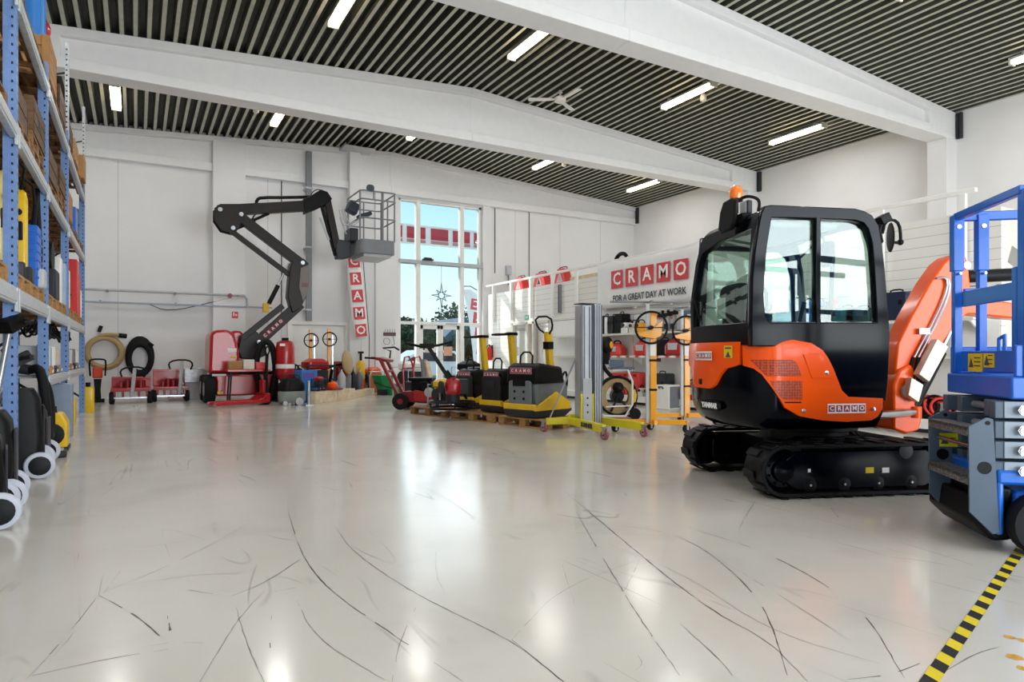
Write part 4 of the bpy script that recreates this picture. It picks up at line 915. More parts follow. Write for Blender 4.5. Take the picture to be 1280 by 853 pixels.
def caster(parent, p, r=.06, m=None, core=None, ang=0):
    b = MB(); x, y, z = p; M = Matrix.Translation((x, y, 0)) @ Matrix.Rotation(ang, 4, 'Z')
    pr = [(r * .55, -.022), (r * .92, -.022), (r, -.014), (r, .014), (r * .92, .022), (r * .55, .022)]
    ax_ = M.to_3x3() @ Vector((0, 1, 0)); b.lathe(pr, (x, y, r), ax_, 20); w_ = b.build('caster', m or M_rub, parent)
    b = MB(); b.lathe([(r * .56, -.02), (r * .56, .02)], (x, y, r), ax_, 16); b.lathe([(.012, -.035), (.012, .035)], (x, y, r), ax_, 8); b.build('caster_hub', core or M_steel, w_)
    b = MB(); b.box((0, .028, r + .03), (r * .6, .006, r + .07), M=M); b.box((0, -.028, r + .03), (r * .6, .006, r + .07), M=M); b.box((0, 0, 2 * r + .04), (r * 1.1, .08, .012), M=M); b.build('caster_fork', M_steel, w_); return w_
# ================================================================== PALLET RACK
RXF, RXB = -.85, -1.95
UY = [4.55, 6.75, 8.95, 11.5, 15.0]
LV = [(1.52, 1.66), (2.88, 3.0), (4.02, 4.14)]
rk = thing('pallet_rack', 'tall blue and grey pallet rack along the side wall, loaded on three levels', 'rack', (0, 0, 0))
for i, y in enumerate(UY):
    fr_ = bpy.data.objects.new('upright_frame', None); C.objects.link(fr_); fr_.parent = rk
    for x, nm in ((RXF, 'front_post'), (RXB, 'rear_post')):
        b = MB(); b.mi = 0; zt_ = 4.36
        sx = -1 if x == RXF else 1
        b.mm((x + sx * .0, y - .05, 0), (x + sx * .012, y + .05, zt_)); b.mm((x + sx * .012, y - .05, 0), (x + sx * .09, y - .042, zt_)); b.mm((x + sx * .012, y + .042, 0), (x + sx * .09, y + .05, zt_)); b.mm((x + sx * .05, y - .058, 0), (x + sx * .09, y - .05, zt_))
        b.mi = 1; z = .12
        while z < zt_ - .05 and x == RXF:
            for yy in (-.022, .022): b.quad([(x + .0006, y + yy - .007, z - .011), (x + .0006, y + yy + .007, z - .011), (x + .0006, y + yy + .005, z + .011), (x + .0006, y + yy - .005, z + .011)])
            b.quad([(x - .02, y - .0506, z - .011), (x - .036, y - .0506, z - .011), (x - .034, y - .0506, z + .011), (x - .022, y - .0506, z + .011)]); z += .075
        b.build(nm, [M_rackb, M_hole], fr_, smooth=False)
        if i in (3, 4):
            b = MB(); b.mi = 0; b.mm((x - .04, y - .045, 4.25), (x + .005, y + .045, 5.62 if i == 3 else 5.85)); b.mi = 1; z = 4.4
            while z < 5.55: b.quad([(x + .0056, y - .01, z - .012), (x + .0056, y + .01, z - .012), (x + .0056, y + .01, z + .012), (x + .0056, y - .01, z + .012)]); b.quad([(x - .03, y - .0456, z - .012), (x - .01, y - .0456, z - .012), (x - .01, y - .0456, z + .012), (x - .03, y - .0456, z + .012)]); z += .075
            b.build('post_extension', [M_galv, M_dgrey], fr_, smooth=False)
    b = MB(); z = .3; s_ = 0
    while z < 4.0:
        a, c = (RXF - .05, RXB + .05) if s_ == 0 else (RXB + .05, RXF - .05)
        b.bar((a, y, z), (c, y, z + .75), .025, .035); z += .75; s_ = 1 - s_
    if i in (3, 4): b.bar((RXF - .03, y, 5.2), (RXB, y, 4.8), .02, .02)
    b.build('bracing', M_dgrey, fr_, smooth=False)
    b = MB(); b.mm((RXF - .12, y - .07, 0), (RXF + .03, y + .07, .008)); b.build('foot_plate', M_galv, fr_, smooth=False)
def rack_beam(y0, y1, z0, z1, x=RXF, name='beam'):
    t = bpy.data.objects.new(name, None); C.objects.link(t); t.parent = rk
    b = MB(); b.mm((x - .045, y0 + .05, z0), (x + .004, y1 - .05, z1)); b.mm((x - .06, y0 + .05, z0 + .02), (x + .012, y1 - .05, z1 - .03)); b.build('beam_box', M_galv, t, bevel=.006)
    for y in (y0 + .055, y1 - .055):
        b = MB(); b.mm((x - .01, y - .03, z0 - .06), (x + .014, y + .03, z1 - .004)); b.build('beam_hook', M_galv, t, bevel=.003)
    return t
for y0, y1 in zip(UY, UY[1:]):
    for z0, z1 in LV: rack_beam(y0, y1, z0, z1); rack_beam(y0, y1, z0, z1, RXB + .05)
for y0, y1 in zip(UY[2:], UY[3:]):
    rack_beam(y0, y1, .76, .87); rack_beam(y0, y1, .76, .87, RXB + .05)
    b = MB(); b.mm((RXB + .02, y0 + .06, .85), (RXF - .03, y1 - .06, .872)); b.build('shelf_deck', M_galv, rk, smooth=False)
for y0, y1 in zip(UY, UY[1:]):                    # support bars under the pallets
    for z0, z1 in LV:
        for f in (.25, .75):
            b = MB(); yy = y0 + (y1 - y0) * f; b.mm((RXB, yy - .03, z1 - .05), (RXF, yy + .03, z1 - .012)); b.build('pallet_support', M_pald, rk, smooth=False)
WH = ['lowest', 'middle', 'top']
BAY = {5.9: 'first bay', 7.3: 'second bay, near end', 8.36: 'second bay, far end', 9.6: 'third bay, near end', 10.78: 'third bay, far end', 12.07: 'last bay, near end', 13.2: 'last bay, middle', 14.35: 'last bay, far end'}
def rpal(y, lv, n=1, old=False, z=0):
    for k in range(n):
        lb = 'wooden pallet on the %s rack level, %s' % (WH[lv], BAY[y])
        if n > 1: lb = '%s, %s' % (lb, ('bottom one', 'second one up', 'third one up', 'fourth one up', 'fifth one up', 'sixth one up')[k])
        sc = .82 if y in (7.3, 8.36) else .8 if y > 11 else .94
        o = pallet(lb.replace('wooden', 'weathered') if old else lb, (RXF - .43 + random.uniform(0, .02), y, LV[lv][1] + .002 + z + k * .1445), math.pi / 2 + random.uniform(-.01, .01), old); o.scale = (sc, 1, 1)
    return LV[lv][1] + .146 + z + (n - 1) * .1445
LF = RXF - .41
for y in BAY: rpal(y, 0)
for y in BAY: rpal(y, 1, {5.9: 1, 7.3: 1, 8.36: 2, 9.6: 1, 10.78: 2, 12.07: 1, 13.2: 1, 14.35: 1}[y], True)
for y in BAY: rpal(y, 2, {5.9: 1, 7.3: 1, 8.36: 1, 9.6: 1, 10.78: 1, 12.07: 1, 13.2: 1, 14.35: 1}[y], True)
P0 = LV[0][1] + .148
# loads of the lowest level
t = thing('carpet_cleaner', 'red and white upright cleaning machine at the near end of the rack', 'machine', (LF + .15, 5.95, P0))
b = MB(); b.loft([[Vector((u, v, z)) for u, v in rrect(.5 * k, .42 * k, .12)] for z, k in ((0, .9), (.05, 1), (.3, 1), (.34, .9))]); b.build('base', M_white, t)
b = MB(); b.loft([[Vector((u, v + z * .15 - .05, z)) for u, v in rrect(.44 * k, .36 * k, .12)] for z, k in ((.34, .95), (.4, 1), (.62, .95), (.7, .6))]); b.build('tank', M_lred, t)
b = MB(); b.loft([[Vector((u, v + .06, z)) for u, v in rrect(.4 * k, .3 * k, .1)] for z, k in ((.7, .7), (.74, 1), (.95, .9), (1.0, .5))]); b.build('hood', mat('pale_red_plastic', '#e58a84', .5), t)
def upright_machine(name, label, loc, m, h_, rz=0, w_=.24):
    t = thing(name, label, 'machine', loc, rz)
    b = MB(); b.loft([[Vector((u, v, z)) for u, v in rrect(w_ * k, w_ * .8 * k, .03)] for z, k in ((.16, 1), (h_ * .9, 1), (h_ * .97, .8), (h_, .4))]); b.build('column', m, t)
    b = MB(); b.box((0, 0, .08), (w_ * 1.7, w_ * 1.6, .16)); b.build('base', M_dgrey, t, bevel=.02)
    b = MB(); b.box((.0, -w_ * .5, h_ * .55), (w_ * .5, .09, .18)); b.cyl((0, -w_ * .4, h_ * .75), (0, -w_ * .75, h_ * .75), .03); b.build('motor', M_blk, t, bevel=.01)
    b = MB(); b.tube([(-.12, 0, h_ * .85), (-.12, -.18, h_ * 1.08), (.12, -.18, h_ * 1.08), (.12, 0, h_ * .85)], .014, 8, smooth=1); b.build('handle', M_blk, t); return t
upright_machine('drill_stand', 'tall yellow machine column on a pallet behind the second rack post', (RXF - .14, 8.0, P0), M_yel, .92, 0, .13)
upright_machine('drill_stand', 'pale yellow grey-based column standing against the near blue post', (RXF - .2, 7.6, P0), mat('cream_yellow', '#e6cf7c', .5), 1.0, .3, .16)
t = thing('pump_unit', 'blue ribbed machine with a black hose on the rack pallet', 'machine', (RXF - .2, 8.48, P0))
b = MB(); b.box((0, 0, .32), (.34, .32, .64)); 
for k in range(6): b.box((.0, 0, .1 + k * .09), (.36, .34, .03))
b.build('body', M_blue, t, bevel=.02); b = MB(); b.box((.16, .02, .1), (.12, .26, .2)); b.build('foot', M_lgrey, t, bevel=.02)
b = MB(); b.tube([(.1, .1, .6), (.12, .25, 1.05), (.12, .28, 1.1), (.12, .31, .9), (.15, .32, .3), (.1, .3, .05)], .025, 8, smooth=2); b.build('hose', M_rub, t)
t = thing('steam_washer', 'grey high pressure washer with a black drum on the rack', 'machine', (RXF - .28, 10.35, P0)); b = MB(); b.box((0, 0, .2), (.5, .5, .4)); b.build('body', M_dgrey, t, bevel=.03); b = MB(); b.lathe([(.2, -.2), (.22, -.15), (.22, .15), (.2, .2)], (0, 0, .56), (1, 0, 0)); b.build('drum', M_blk, t)
carton('storage_box', 'white tall box on the lowest rack level beyond the second post', 'box', (RXF - .18, 10.85, P0), (.3, .26, .62), M_white); carton('storage_box', 'blue and white box beside the white tall box on the rack', 'box', (RXF - .18, 11.2, P0), (.34, .26, .58), mat('pale_blue_card', '#9fb6d6', .6)); carton('storage_box', 'second white box next to the pale blue box on the rack', 'box', (RXF - .18, 11.78, P0), (.34, .28, .56), M_white)
t = thing('drum', 'grey plastic drum standing behind the white rack boxes', 'drum', (RXF - .62, 9.6, P0)); b = MB(); b.lathe([(.2, 0), (.22, .03), (.22, .75), (.2, .82), (.05, .84)]); b.build('body', M_grey, t); b = MB(); b.lathe([(.06, .83), (.06, .87)]); b.build('lid', M_blk, t)
t = thing('gang_saw', 'black machine with folded levers on the rack before the red boxes', 'machine', (RXF - .3, 12.75, P0)); b = MB(); b.box((0, 0, .18), (.4, .5, .22)); b.lathe([(.14, -.16), (.14, .16)], (0, -.1, .4), (0, 1, 0)); b.build('body', M_blk, t, bevel=.02); b = MB(); b.tube([(.1, -.2, .3), (.2, -.3, .62), (.2, .1, .5)], .018, 8); b.tube([(.1, .2, .3), (.22, .3, .3)], .018, 8); b.build('lever', M_dgrey, t)
carton('display_box', 'tall bright red box standing on the rack pallet', 'box', (RXF - .18, 13.75, P0), (.3, .42, .95), M_lred); carton('display_box', 'slim pinkish red box beside the tall red box', 'box', (RXF - .18, 14.2, P0), (.3, .3, .75), mat('pink_red_card', '#d8605a', .6)); carton('display_box', 'white and red striped box near the last rack post', 'box', (RXF - .18, 14.6, P0), (.3, .3, .5), M_paper); carton('display_box', 'low red carton at the end of the lowest rack level', 'box', (RXF - .6, 14.5, P0), (.3, .4, .4), M_lred)
# loads of the middle and top levels
P1 = LV[1][1]; crate('dark wooden crate with stencilled letters on the middle rack level', (LF, 8.4, P1 + .004 + 2 * .1445), (.78, .9, .36), None, 0, 'STA')
crate('grey weathered crate on the middle rack level behind the white tag', (LF + .02, 7.3, P1 + .004 + .1445), (.7, .8, .32)); crate('brown crate on the middle rack level in the third bay', (LF + .05, 9.6, P1 + .004 + .1445), (.7, .9, .35)); crate('small brown crate at the middle level of the third bay, far end', (LF + .05, 10.78, P1 + .004 + 2 * .1445), (.7, .8, .3))
carton('storage_box', 'cardboard box on the middle rack level in the last bay', 'box', (LF + .15, 12.07, P1 + .004 + .1445), (.5, .6, .4)); carton('storage_box', 'blue plastic box at the middle level beyond the third post', 'box', (LF + .15, 13.2, P1 + .148), (.5, .5, .4), M_blue)
t = thing('mesh_roll', 'grey wire mesh roll on the middle rack level by the last post', 'roll', (LF + .2, 14.35, P1 + .148)); b = MB(); b.lathe([(.16, 0), (.16, .62)], seg=18); b.build('roll', mat('mesh_grey', '#6d7378', .6, .3, var=.4, scale=60), t); b = MB(); b.lathe([(.165, .3), (.165, .34)], seg=18); b.build('strap', M_blk, t)
P2 = LV[2][1]; crate('orange brown crate on the top rack level beyond the second post', (LF + .1, 9.6, P2 + .004 + .1445), (.6, .7, .5), M_card); crate('brown crate stacked at the top rack level in the third bay', (LF + .1, 10.78, P2 + .004 + .1445), (.6, .8, .35)); crate('small crate at the top level of the last bay', (LF + .1, 12.07, P2 + .004 + .1445), (.6, .7, .3)); crate('light wooden crate at the top level, last bay middle', (LF + .1, 13.2, P2 + .004 + .1445), (.6, .7, .35), M_pal)
carton('storage_box', 'cardboard box at the top rack level, far end', 'box', (LF + .2, 14.35, P2 + .15), (.5, .5, .42), M_card)
crate('brown crate at the top level of the second bay', (LF + .02, 7.3, P2 + .004 + .1445), (.65, .8, .35))
t = thing('wrapped_column', 'blue wrapped bundle tied with red ribbons on the top rack level', 'bundle', (RXF - .22, 9.75, P2 + .1505 + .5)); b = MB(); b.lathe([(.10, 0), (.13, .02), (.12, .5), (.13, 1.0), (.10, 1.2)], seg=12); b.build('wrap', M_lblue, t)
for z, y in ((.28, .06), (.8, -.05)): b = MB(); b.ball((.12, y, z), .07, 10, (.7, 1, 1.5)); b.build('ribbon', M_red, t)
# small storage bins on the half-height shelf
k = 0
for y, h_, m_, lb in ((9.2, .34, M_lgrey, 'grey striped file box'), (9.55, .34, M_white, 'white file box'), (9.9, .33, mat('pale_blue_box', '#b7c5d8', .6), 'pale blue file box'), (10.25, .34, M_paper, 'paper white file box'), (10.6, .32, mat('sand_box', '#d6c3a8', .6), 'sand coloured file box'), (11.0, .33, M_lgrey, 'grey file box'), (11.9, .34, M_white, 'white file box'), (12.4, .33, mat('pale_blue_box', '#b7c5d8', .6), 'pale blue file box'), (12.9, .32, M_offw, 'cream file box'), (13.5, .34, M_grey, 'mid grey file box'), (14.2, .33, M_white, 'white file box')):
    carton('file_box', '%s on the half-height rack shelf, %s of eleven from the near end' % (lb, ('first', 'second', 'third', 'fourth', 'fifth', 'sixth', 'seventh', 'eighth', 'ninth', 'tenth', 'last')[k]), 'box', (RXF - .22, y, .875), (.32, .27, h_), m_, 0, 'file boxes on the half-height shelf'); k += 1
k = 0
for y in (9.25, 9.8, 10.35, 10.9, 12.0, 12.7, 13.4, 14.1):
    t = thing('parts_bin', 'small open parts bin before the file boxes, %s from the near end' % ('first', 'second', 'third', 'fourth', 'fifth', 'sixth', 'seventh', 'last')[k], 'bin', (RXF - .09, y, .875), 0, 'parts bins'); k += 1
    b = MB(); b.prism([(-.05, 0), (.05, 0), (.06, .06), (.04, .10), (-.05, .12)], -.14, .14); b.build('tray', (M_grey, M_brown, M_card, M_dgrey)[k % 4], t, bevel=.006); b = MB(); b.mm((.055, -.05, .02), (.062, .05, .055)); b.build('label_holder', M_paper, t, smooth=False)
t = thing('cable_bundle', 'dark cables hanging under the lowest rack beam in the third bay', 'cables', (RXF - .25, 10.2, 1.52)); b = MB()
for i in range(14): y = -.9 + i * .14; b.tube([(random.uniform(-.15, .15), y, 0), (random.uniform(-.1, .2), y + .2, -.14 - random.random() * .12), (random.uniform(-.15, .15), y + .45, 0)], .014, 6, smooth=2)
b.build('cable', M_blk, t)
t = thing('cable_bundle', 'dark cables hanging under the lowest rack beam in the last bay', 'cables', (RXF - .25, 13.0, 1.52)); b = MB()
for i in range(12): y = -1.0 + i * .16; b.tube([(random.uniform(-.15, .15), y, 0), (random.uniform(-.1, .2), y + .2, -.14 - random.random() * .12), (random.uniform(-.15, .15), y + .45, 0)], .014, 6, smooth=2)
b.build('cable', M_blk, t)
# things standing on the floor in and before the rack
def trolley(label, px, py, rz, h_=.62, wd=.42):
    t = thing('equipment_trolley', label, 'trolley', (px, py, 0), rz, 'black wheeled trolleys')
    b = MB(); b.loft([[Vector((x, y, z)) for x, y in rrect(.30 * k, wd, .07)] for z, k in ((.07, .8), (.10, .95), (h_ * .5, 1.05), (h_ * .9, .9), (h_, .6))]); b.build('body', M_blk, t)
    b = MB(); b.box((.155, 0, h_ * .5), (.02, wd * .7, h_ * .62)); b.build('front_panel', M_dgrey, t, bevel=.02)
    for s_ in (-1, 1):
        b = MB(); b.lathe([(.05, -.02), (.085, -.024), (.112, -.016), (.12, 0), (.112, .016), (.085, .024), (.05, .02)], (.12, s_ * (wd / 2 + .03), .12), (0, s_, 0), 24); w_ = b.build('wheel', mat('pale_wheel', '#b9bcc9', .45), t)
        b = MB(); b.lathe([(.084, -.028), (.084, .027), (.04, .034)], (.12, s_ * (wd / 2 + .03), .12), (0, s_, 0), 18); b.build('hub', M_blk, w_)
    b = MB(); b.tube([(-.05, -.13, h_ * .9), (-.14, -.13, h_ + .35), (-.14, .13, h_ + .35), (-.05, .13, h_ * .9)], .014, 8, smooth=1); b.build('handle', M_blk, t); return t
trolley('black wheeled trolley at the near edge of the rack with pale tyres', -.90, 5.42, math.radians(8))
trolley('second black wheeled trolley along the rack, behind the first', -.92, 5.98, math.radians(5), .7)
trolley('third black wheeled trolley along the rack, by the yellow box', -.90, 7.42, math.radians(8), .8)
trolley('fourth black trolley half hidden behind the black suction hose', -.92, 8.05, 0, .6)
def floor_polisher(label, x, y, rz, h_=1.15, m=M_blk):
    t = thing('floor_polisher', label, 'polisher', (x, y, 0), rz)
    b = MB(); b.lathe([(.2, .02), (.24, .05), (.24, .16), (.18, .2), (.13, .24), (.13, .42), (.10, .46)], seg=24); b.build('motor_head', m, t)
    b = MB(); b.tube([(0, 0, .3), (.16, 0, .7), (.30, 0, h_)], .022, 10); b.build('shaft', M_steel, t)
    b = MB(); b.box((.31, 0, h_ + .02), (.16, .12, .10), (0, -.5, 0)); b.tube([(.26, -.16, h_ + .02), (.36, -.18, h_ + .04), (.40, 0, h_ + .05), (.36, .18, h_ + .04), (.26, .16, h_ + .02)], .016, 8, smooth=1); b.build('grip', M_blk, t)
    b = MB(); b.box((-.1, 0, .62), (.16, .2, .5), (0, -.2, 0)); b.build('tank', M_blk, t, bevel=.03); return t
floor_polisher('floor polisher with slanting silver shaft and black grip inside the rack', -1.06, 6.42, math.radians(55), 1.34)
floor_polisher('black floor polisher behind the second rack post', RXF - .40, 7.72, .3, 1.05)
floor_polisher('black floor polisher deep in the second rack bay', RXF - .9, 7.75, -.2, 1.25)
for i, (x, y, h_, lb) in enumerate(((RXF - .55, 7.2, .95, 'tall black padded case leaning inside the second rack bay'), (RXF - .75, 6.3, 1.2, 'dark machine body at the back of the second rack bay'))):
    t = thing('vacuum_cleaner', lb, 'machine', (x, y, 0), .1 * i); b = MB(); b.loft([[Vector((u, v, z)) for u, v in rrect(.42 * k, .5 * k, .13)] for z, k in ((.08, .9), (.14, 1), (h_ * .55, 1), (h_ * .6, .92), (h_ * .9, .85), (h_, .45))]); b.build('body', M_blk, t)
    b = MB(); b.lathe([(.08, -.3), (.1, -.28), (.1, .28), (.08, .3)], (0.05, 0, .1), (0, 1, 0)); b.build('wheel', M_dgrey, t)
    b = MB(); b.box((.2, 0, h_ * .75), (.03, .2, .06)); b.build('latch', M_lgrey, t, bevel=.01)
carton('storage_box', 'brown cardboard box lying behind the polishers in the second rack bay', 'box', (RXF - .85, 8.35, .55), (.4, .7, .4), M_card)
carton('storage_box', 'dark plastic base box under the brown cardboard box', 'box', (RXF - .9, 8.4, 0), (.3, .6, .548), M_blk)
t = thing('suction_hose', 'black suction hose hanging in a loop beside the second rack post', 'hose', (RXF - .02, 8.46, 0)); b = MB(); b.tube([(-.1, .1, .95), (.0, -.02, .98), (.05, -.1, .7), (.06, .0, .35), (.06, .2, .18), (.06, .33, .4), (.05, .28, .7), (-.02, .18, .9)], .045, 10, smooth=2); b.build('loop', M_rub, t); b = MB(); b.cyl((-.1, .1, .95), (-.2, .12, .97), .055); b.build('cuff', M_dgrey, t)
def yellow_unit(label, px, py, sz, rz=0):
    p = G(px, py); t = thing('dryer_unit', label, 'machine', (p.x, p.y, 0), rz); w_, d_, h_ = sz
    b = MB(); b.prism([(-w_ / 2, 0.03), (w_ / 2, .03), (w_ / 2, h_ * .75), (w_ * .3, h_), (-w_ / 2, h_)], -d_ / 2, d_ / 2); b.build('housing', M_yel, t, bevel=.02)
    b = MB(); b.lathe([(min(d_, h_) * .36, 0), (min(d_, h_) * .36, .02), (min(d_, h_) * .3, .025)], (0, -d_ / 2, h_ * .45), (0, -1, 0), 20); b.build('fan_grille', M_blk, t)
    b = MB(); b.mm((-w_ / 2 - .01, -d_ / 2 - .01, 0), (w_ / 2 + .01, d_ / 2 + .01, .05)); b.build('base', M_blk, t, bevel=.01); b = MB(); b.tube([(-w_ * .3, 0, h_ - .01), (-w_ * .3, 0, h_ + .06), (w_ * .1, 0, h_ + .06), (w_ * .1, 0, h_ - .01)], .014, 8); b.build('handle', M_blk, t); return t
yellow_unit('yellow dryer housing standing at the foot of the second rack post', 66, 563, (.3, .36, .44))
t = thing('battery_pack', 'flat grey and black case lying on the floor before the yellow dryer', 'case', G(60, 572), .05); b = MB(); b.box((0, 0, .04), (.34, .24, .07)); b.build('body', M_dgrey, t, bevel=.012); b = MB(); b.box((0, 0, .08), (.28, .18, .012)); b.build('lid_label', M_lgrey, t, smooth=False)
for i, (px, py, sz, m_, lb) in enumerate(((76, 552, (.3, .45, .30), M_lgrey, 'grey slatted case beside the yellow dryer under the rack shelf'), (80, 545, (.3, .3, .58), M_white, 'white case with red stripe under the half-height rack shelf'), (86, 538, (.28, .3, .5), M_card, 'brown carton under the half-height rack shelf'), (91, 545, (.3, .28, .72), mat('grey_blue_cabinet', '#8593a8', .5), 'grey blue cabinet under the half-height rack shelf'), (97, 530, (.25, .25, .42), M_yel, 'small yellow case under the far end of the rack shelf'))):
    p = G(px, py); carton('equipment_case', lb, 'case', (p.x - .15, p.y, 0), sz, m_)
canister('fuel_can', 'yellow canister with black cap on the floor past the rack end', G(110, 516), M_yel, .54, .21)
# ================================================================== FAR WALL, RACK SIDE
def ring(b, c, R_, r, n=1, jit=.03, ax_=(0, -1, 0), sq=1.0):
    for k in range(n):
        m = axis_mat(Vector(c) + Vector(ax_).normalized() * k * r * .9, ax_); rr = R_ * (1 - .06 * k) + random.uniform(-jit, jit)
        b.tube([m @ Vector((rr * math.cos(a), rr * math.sin(a) * sq, 0)) for a in [2 * math.pi * i / 40 for i in range(40)]], r, 10, True)
c = atY(131, 441, YW - .12); t = thing('coiled_hose', 'thick beige hose coiled on the far wall with a black end', 'hose', c)
b = MB(); ring(b, (0, 0, 0), .40, .055, 3, .02); b.tube([(-.1, -.1, .42), (.1, -.1, .46), (.32, -.08, .44)], .05, 10, smooth=1); b.build('coil', M_beige, t); b = MB(); b.cyl((.30, -.08, .44), (.48, -.06, .42), .06); b.build('coupling', M_blk, t)
b = MB(); b.box((-.1, .035, .60), (.08, .16, .16), (0, .3, 0)); b.build('hook', M_blk, t, bevel=.01); b = MB(); b.box((-.05, .058, .44), (.05, .12, .05)); b.build('wall_bracket', M_steel, t)
c = atY(175, 446, YW - .12); t = thing('hanging_hose', 'bundle of black hoses hung in a long loop on the far wall', 'hose', c)
b = MB()
for k in range(5): ring(b, (0, -.02 * k, -.01 * k), (.30, .27, .25, .22, .24)[k], .045, 1, .012, (0, -1, 0), 1.0 / 1)
for v in b.bm.verts: v.co.z *= 1.6
b.build('loop', M_rub, t); b = MB(); b.box((0, .10, .50), (.04, .1, .12)); b.build('hook', M_steel, t); b = MB(); b.cyl((.2, -.06, .36), (.3, -.05, .28), .035); b.build('coupling', M_blk, t)
def cart(label, px, py, w_, zt_, draw):
    p = G(px, py); t = thing('platform_cart', label, 'cart', (p.x + w_ / 2, p.y + .45, 0), 0)
    b = MB(); b.mm((-w_ / 2, -.45, .30), (w_ / 2, .45, .36)); b.mm((-w_ / 2, .40, .36), (w_ / 2, .45, zt_)); b.mm((-w_ / 2, .36, zt_ - .05), (w_ / 2, .46, zt_)); b.build('deck', M_red, t, bevel=.008)
    b = MB()
    for k in range(5): x = -w_ / 2 + .08 + k * (w_ - .16) / 4; b.mm((x - .025, -.46, .16), (x + .025, -.43, .31))
    b.mm((-w_ / 2, -.47, .28), (w_ / 2, -.43, .33)); b.build('front_rail', M_dred, t, bevel=.005)
    for x in (-w_ / 2 + .02, w_ / 2 - .02):
        for y in (-.36, .30): q = MB(); q.lathe([(.05, -.045), (.12, -.05), (.135, -.03), (.135, .03), (.12, .05), (.05, .045)], (x, y, .135), (1, 0, 0), 20); q.build('wheel', M_rub, t)
    b = MB(); b.mm((-w_ / 2, -.38, .12), (w_ / 2, -.34, .15)); b.build('axle', M_steel, t)
    b = MB(); b.bar((draw, -.50, .18), (draw + .06, -.40, zt_ + .22), .07, .03); b.build('drawbar', M_galv, t)
    b = MB(); b.tube([(draw - .2, -.40, zt_ + .02), (draw - .24, -.40, zt_ + .16), (draw - .1, -.40, zt_ + .24), (draw + .2, -.40, zt_ + .24), (draw + .3, -.40, zt_ + .14), (draw + .24, -.40, zt_ + .0)], .02, 8, smooth=1) if draw > 0 else b.bar((draw + .3, -.46, .14), (draw + .12, -.42, zt_ - .02), .05, .03); b.build('pull_handle', M_blk if draw > 0 else M_galv, t)
    b = MB()
    for k in range(4): x = -w_ / 2 + .2 + k * (w_ - .4) / 3; b.cyl((x, -.2, .36), (x, -.2, .50 + .05 * (k % 2)), .05); b.cyl((x + .04, .1, .36), (x + .04, .1, .52), .06)
    b.build('stanchion', M_dred, t); return t
cart('red platform cart under the coiled beige hose at the far wall', 138, 506, .80, .60, .02); cart('red platform cart with a black loop handle below the hanging black hoses', 192, 503, .74, .76, .18)
p = G(122, 503); t = thing('trench_rammer', 'black and orange trench rammer beside the beige hose coil', 'rammer', (p.x, p.y, 0))
b = MB(); b.box((0, 0, .04), (.28, .34, .07)); b.loft([[Vector((u, v, z)) for u, v in rrect(k, k, .03)] for z, k in ((.08, .14), (.3, .12), (.55, .16))]); b.build('bellows', M_rub, t); b = MB(); b.box((0, 0, .70), (.2, .24, .26)); b.build('engine', M_orgd, t, bevel=.03); b = MB(); b.tube([(-.15, .05, .62), (-.17, 0, .98), (-.1, -.08, 1.02), (.12, -.08, 1.02), (.17, 0, .98), (.15, .05, .62)], .02, 8, smooth=1); b.build('handle', M_blk, t)
p = G(245, 499); t = thing('wrapped_box', 'white box with crumpled silver wrapping at the far wall', 'box', (p.x, p.y + .1, 0)); b = MB(); b.box((0, 0, .33), (.52, .45, .66)); b.build('box', M_lgrey, t, bevel=.01); b = MB(); b.box((-.02, -.03, .60), (.54, .46, .38)); b.build('wrapping', M_foil, t, bevel=.03)
p = G(228, 497); t = thing('pallet_fork', 'low red lifting fork lying by the wrapped box', 'fork', (p.x, p.y - .1, 0)); b = MB(); b.bar((-.35, 0, .05), (.45, .1, .10), .07, .06); b.build('tine', M_dred, t); b = MB(); b.cyl((.45, .1, .06), (.52, .1, .06), .05); b.build('roller', M_steel, t)
# pipes along the far wall
t = thing('wall_pipe', 'grey horizontal pipe with end bracket along the far wall', 'pipe', (0, 0, 0)); a = atY(100, 361, YW - .30); c = atY(306, 363, YW - .30)
b = MB(); b.tube([(a.x - .6, a.y, a.z), (c.x, c.y, a.z), (c.x + .06, c.y, a.z - .1), (c.x + .06, c.y, a.z - .35)], .035, 8); b.build('tube', M_lgrey, t); b = MB()
for f in (.15, .55, .95): x = a.x + (c.x - a.x) * f; b.mm((x - .03, YW - .34, a.z - .03), (x + .03, YW + .01, a.z + .0))
b.build('bracket', M_grey, t); b = MB(); b.lathe([(.06, 0), (.06, .02)], (c.x - .38, YW - .34, a.z - .02), (0, -1, 0), 16); b.build('red_cap', M_dred, t)
t = thing('cable_rail', 'blue-grey cable rail with yellow end box along the far wall', 'rail', (0, 0, 0)); a = atY(100, 377, YW - .28); c = atY(326, 378, YW - .30)
b = MB(); b.mm((a.x - .6, YW - .30, a.z - .02), (c.x + .3, YW - .24, a.z + .025)); b.build('rail_profile', mat('blue_grey', '#9aa5b6', .5), t, bevel=.006); b = MB(); b.box((c.x + .14, YW - .27, a.z), (.16, .14, .25)); b.build('end_box', M_yel, t, bevel=.01); b = MB()
for f in (.1, .5, .8): x = a.x + (c.x - a.x) * f; b.mm((x - .02, YW - .26, a.z), (x + .02, YW + .01, a.z + .05))
b.build('bracket', M_grey, t); b = MB(); q = atY(183, 379, YW - .27); r_ = atY(290, 372, YW - .27); b.tube([q, q + Vector((.5, 0, -.22)), r_ + Vector((-.5, 0, -.15)), r_], .012, 6, smooth=2); b.build('slack_cable', M_dgrey, t)
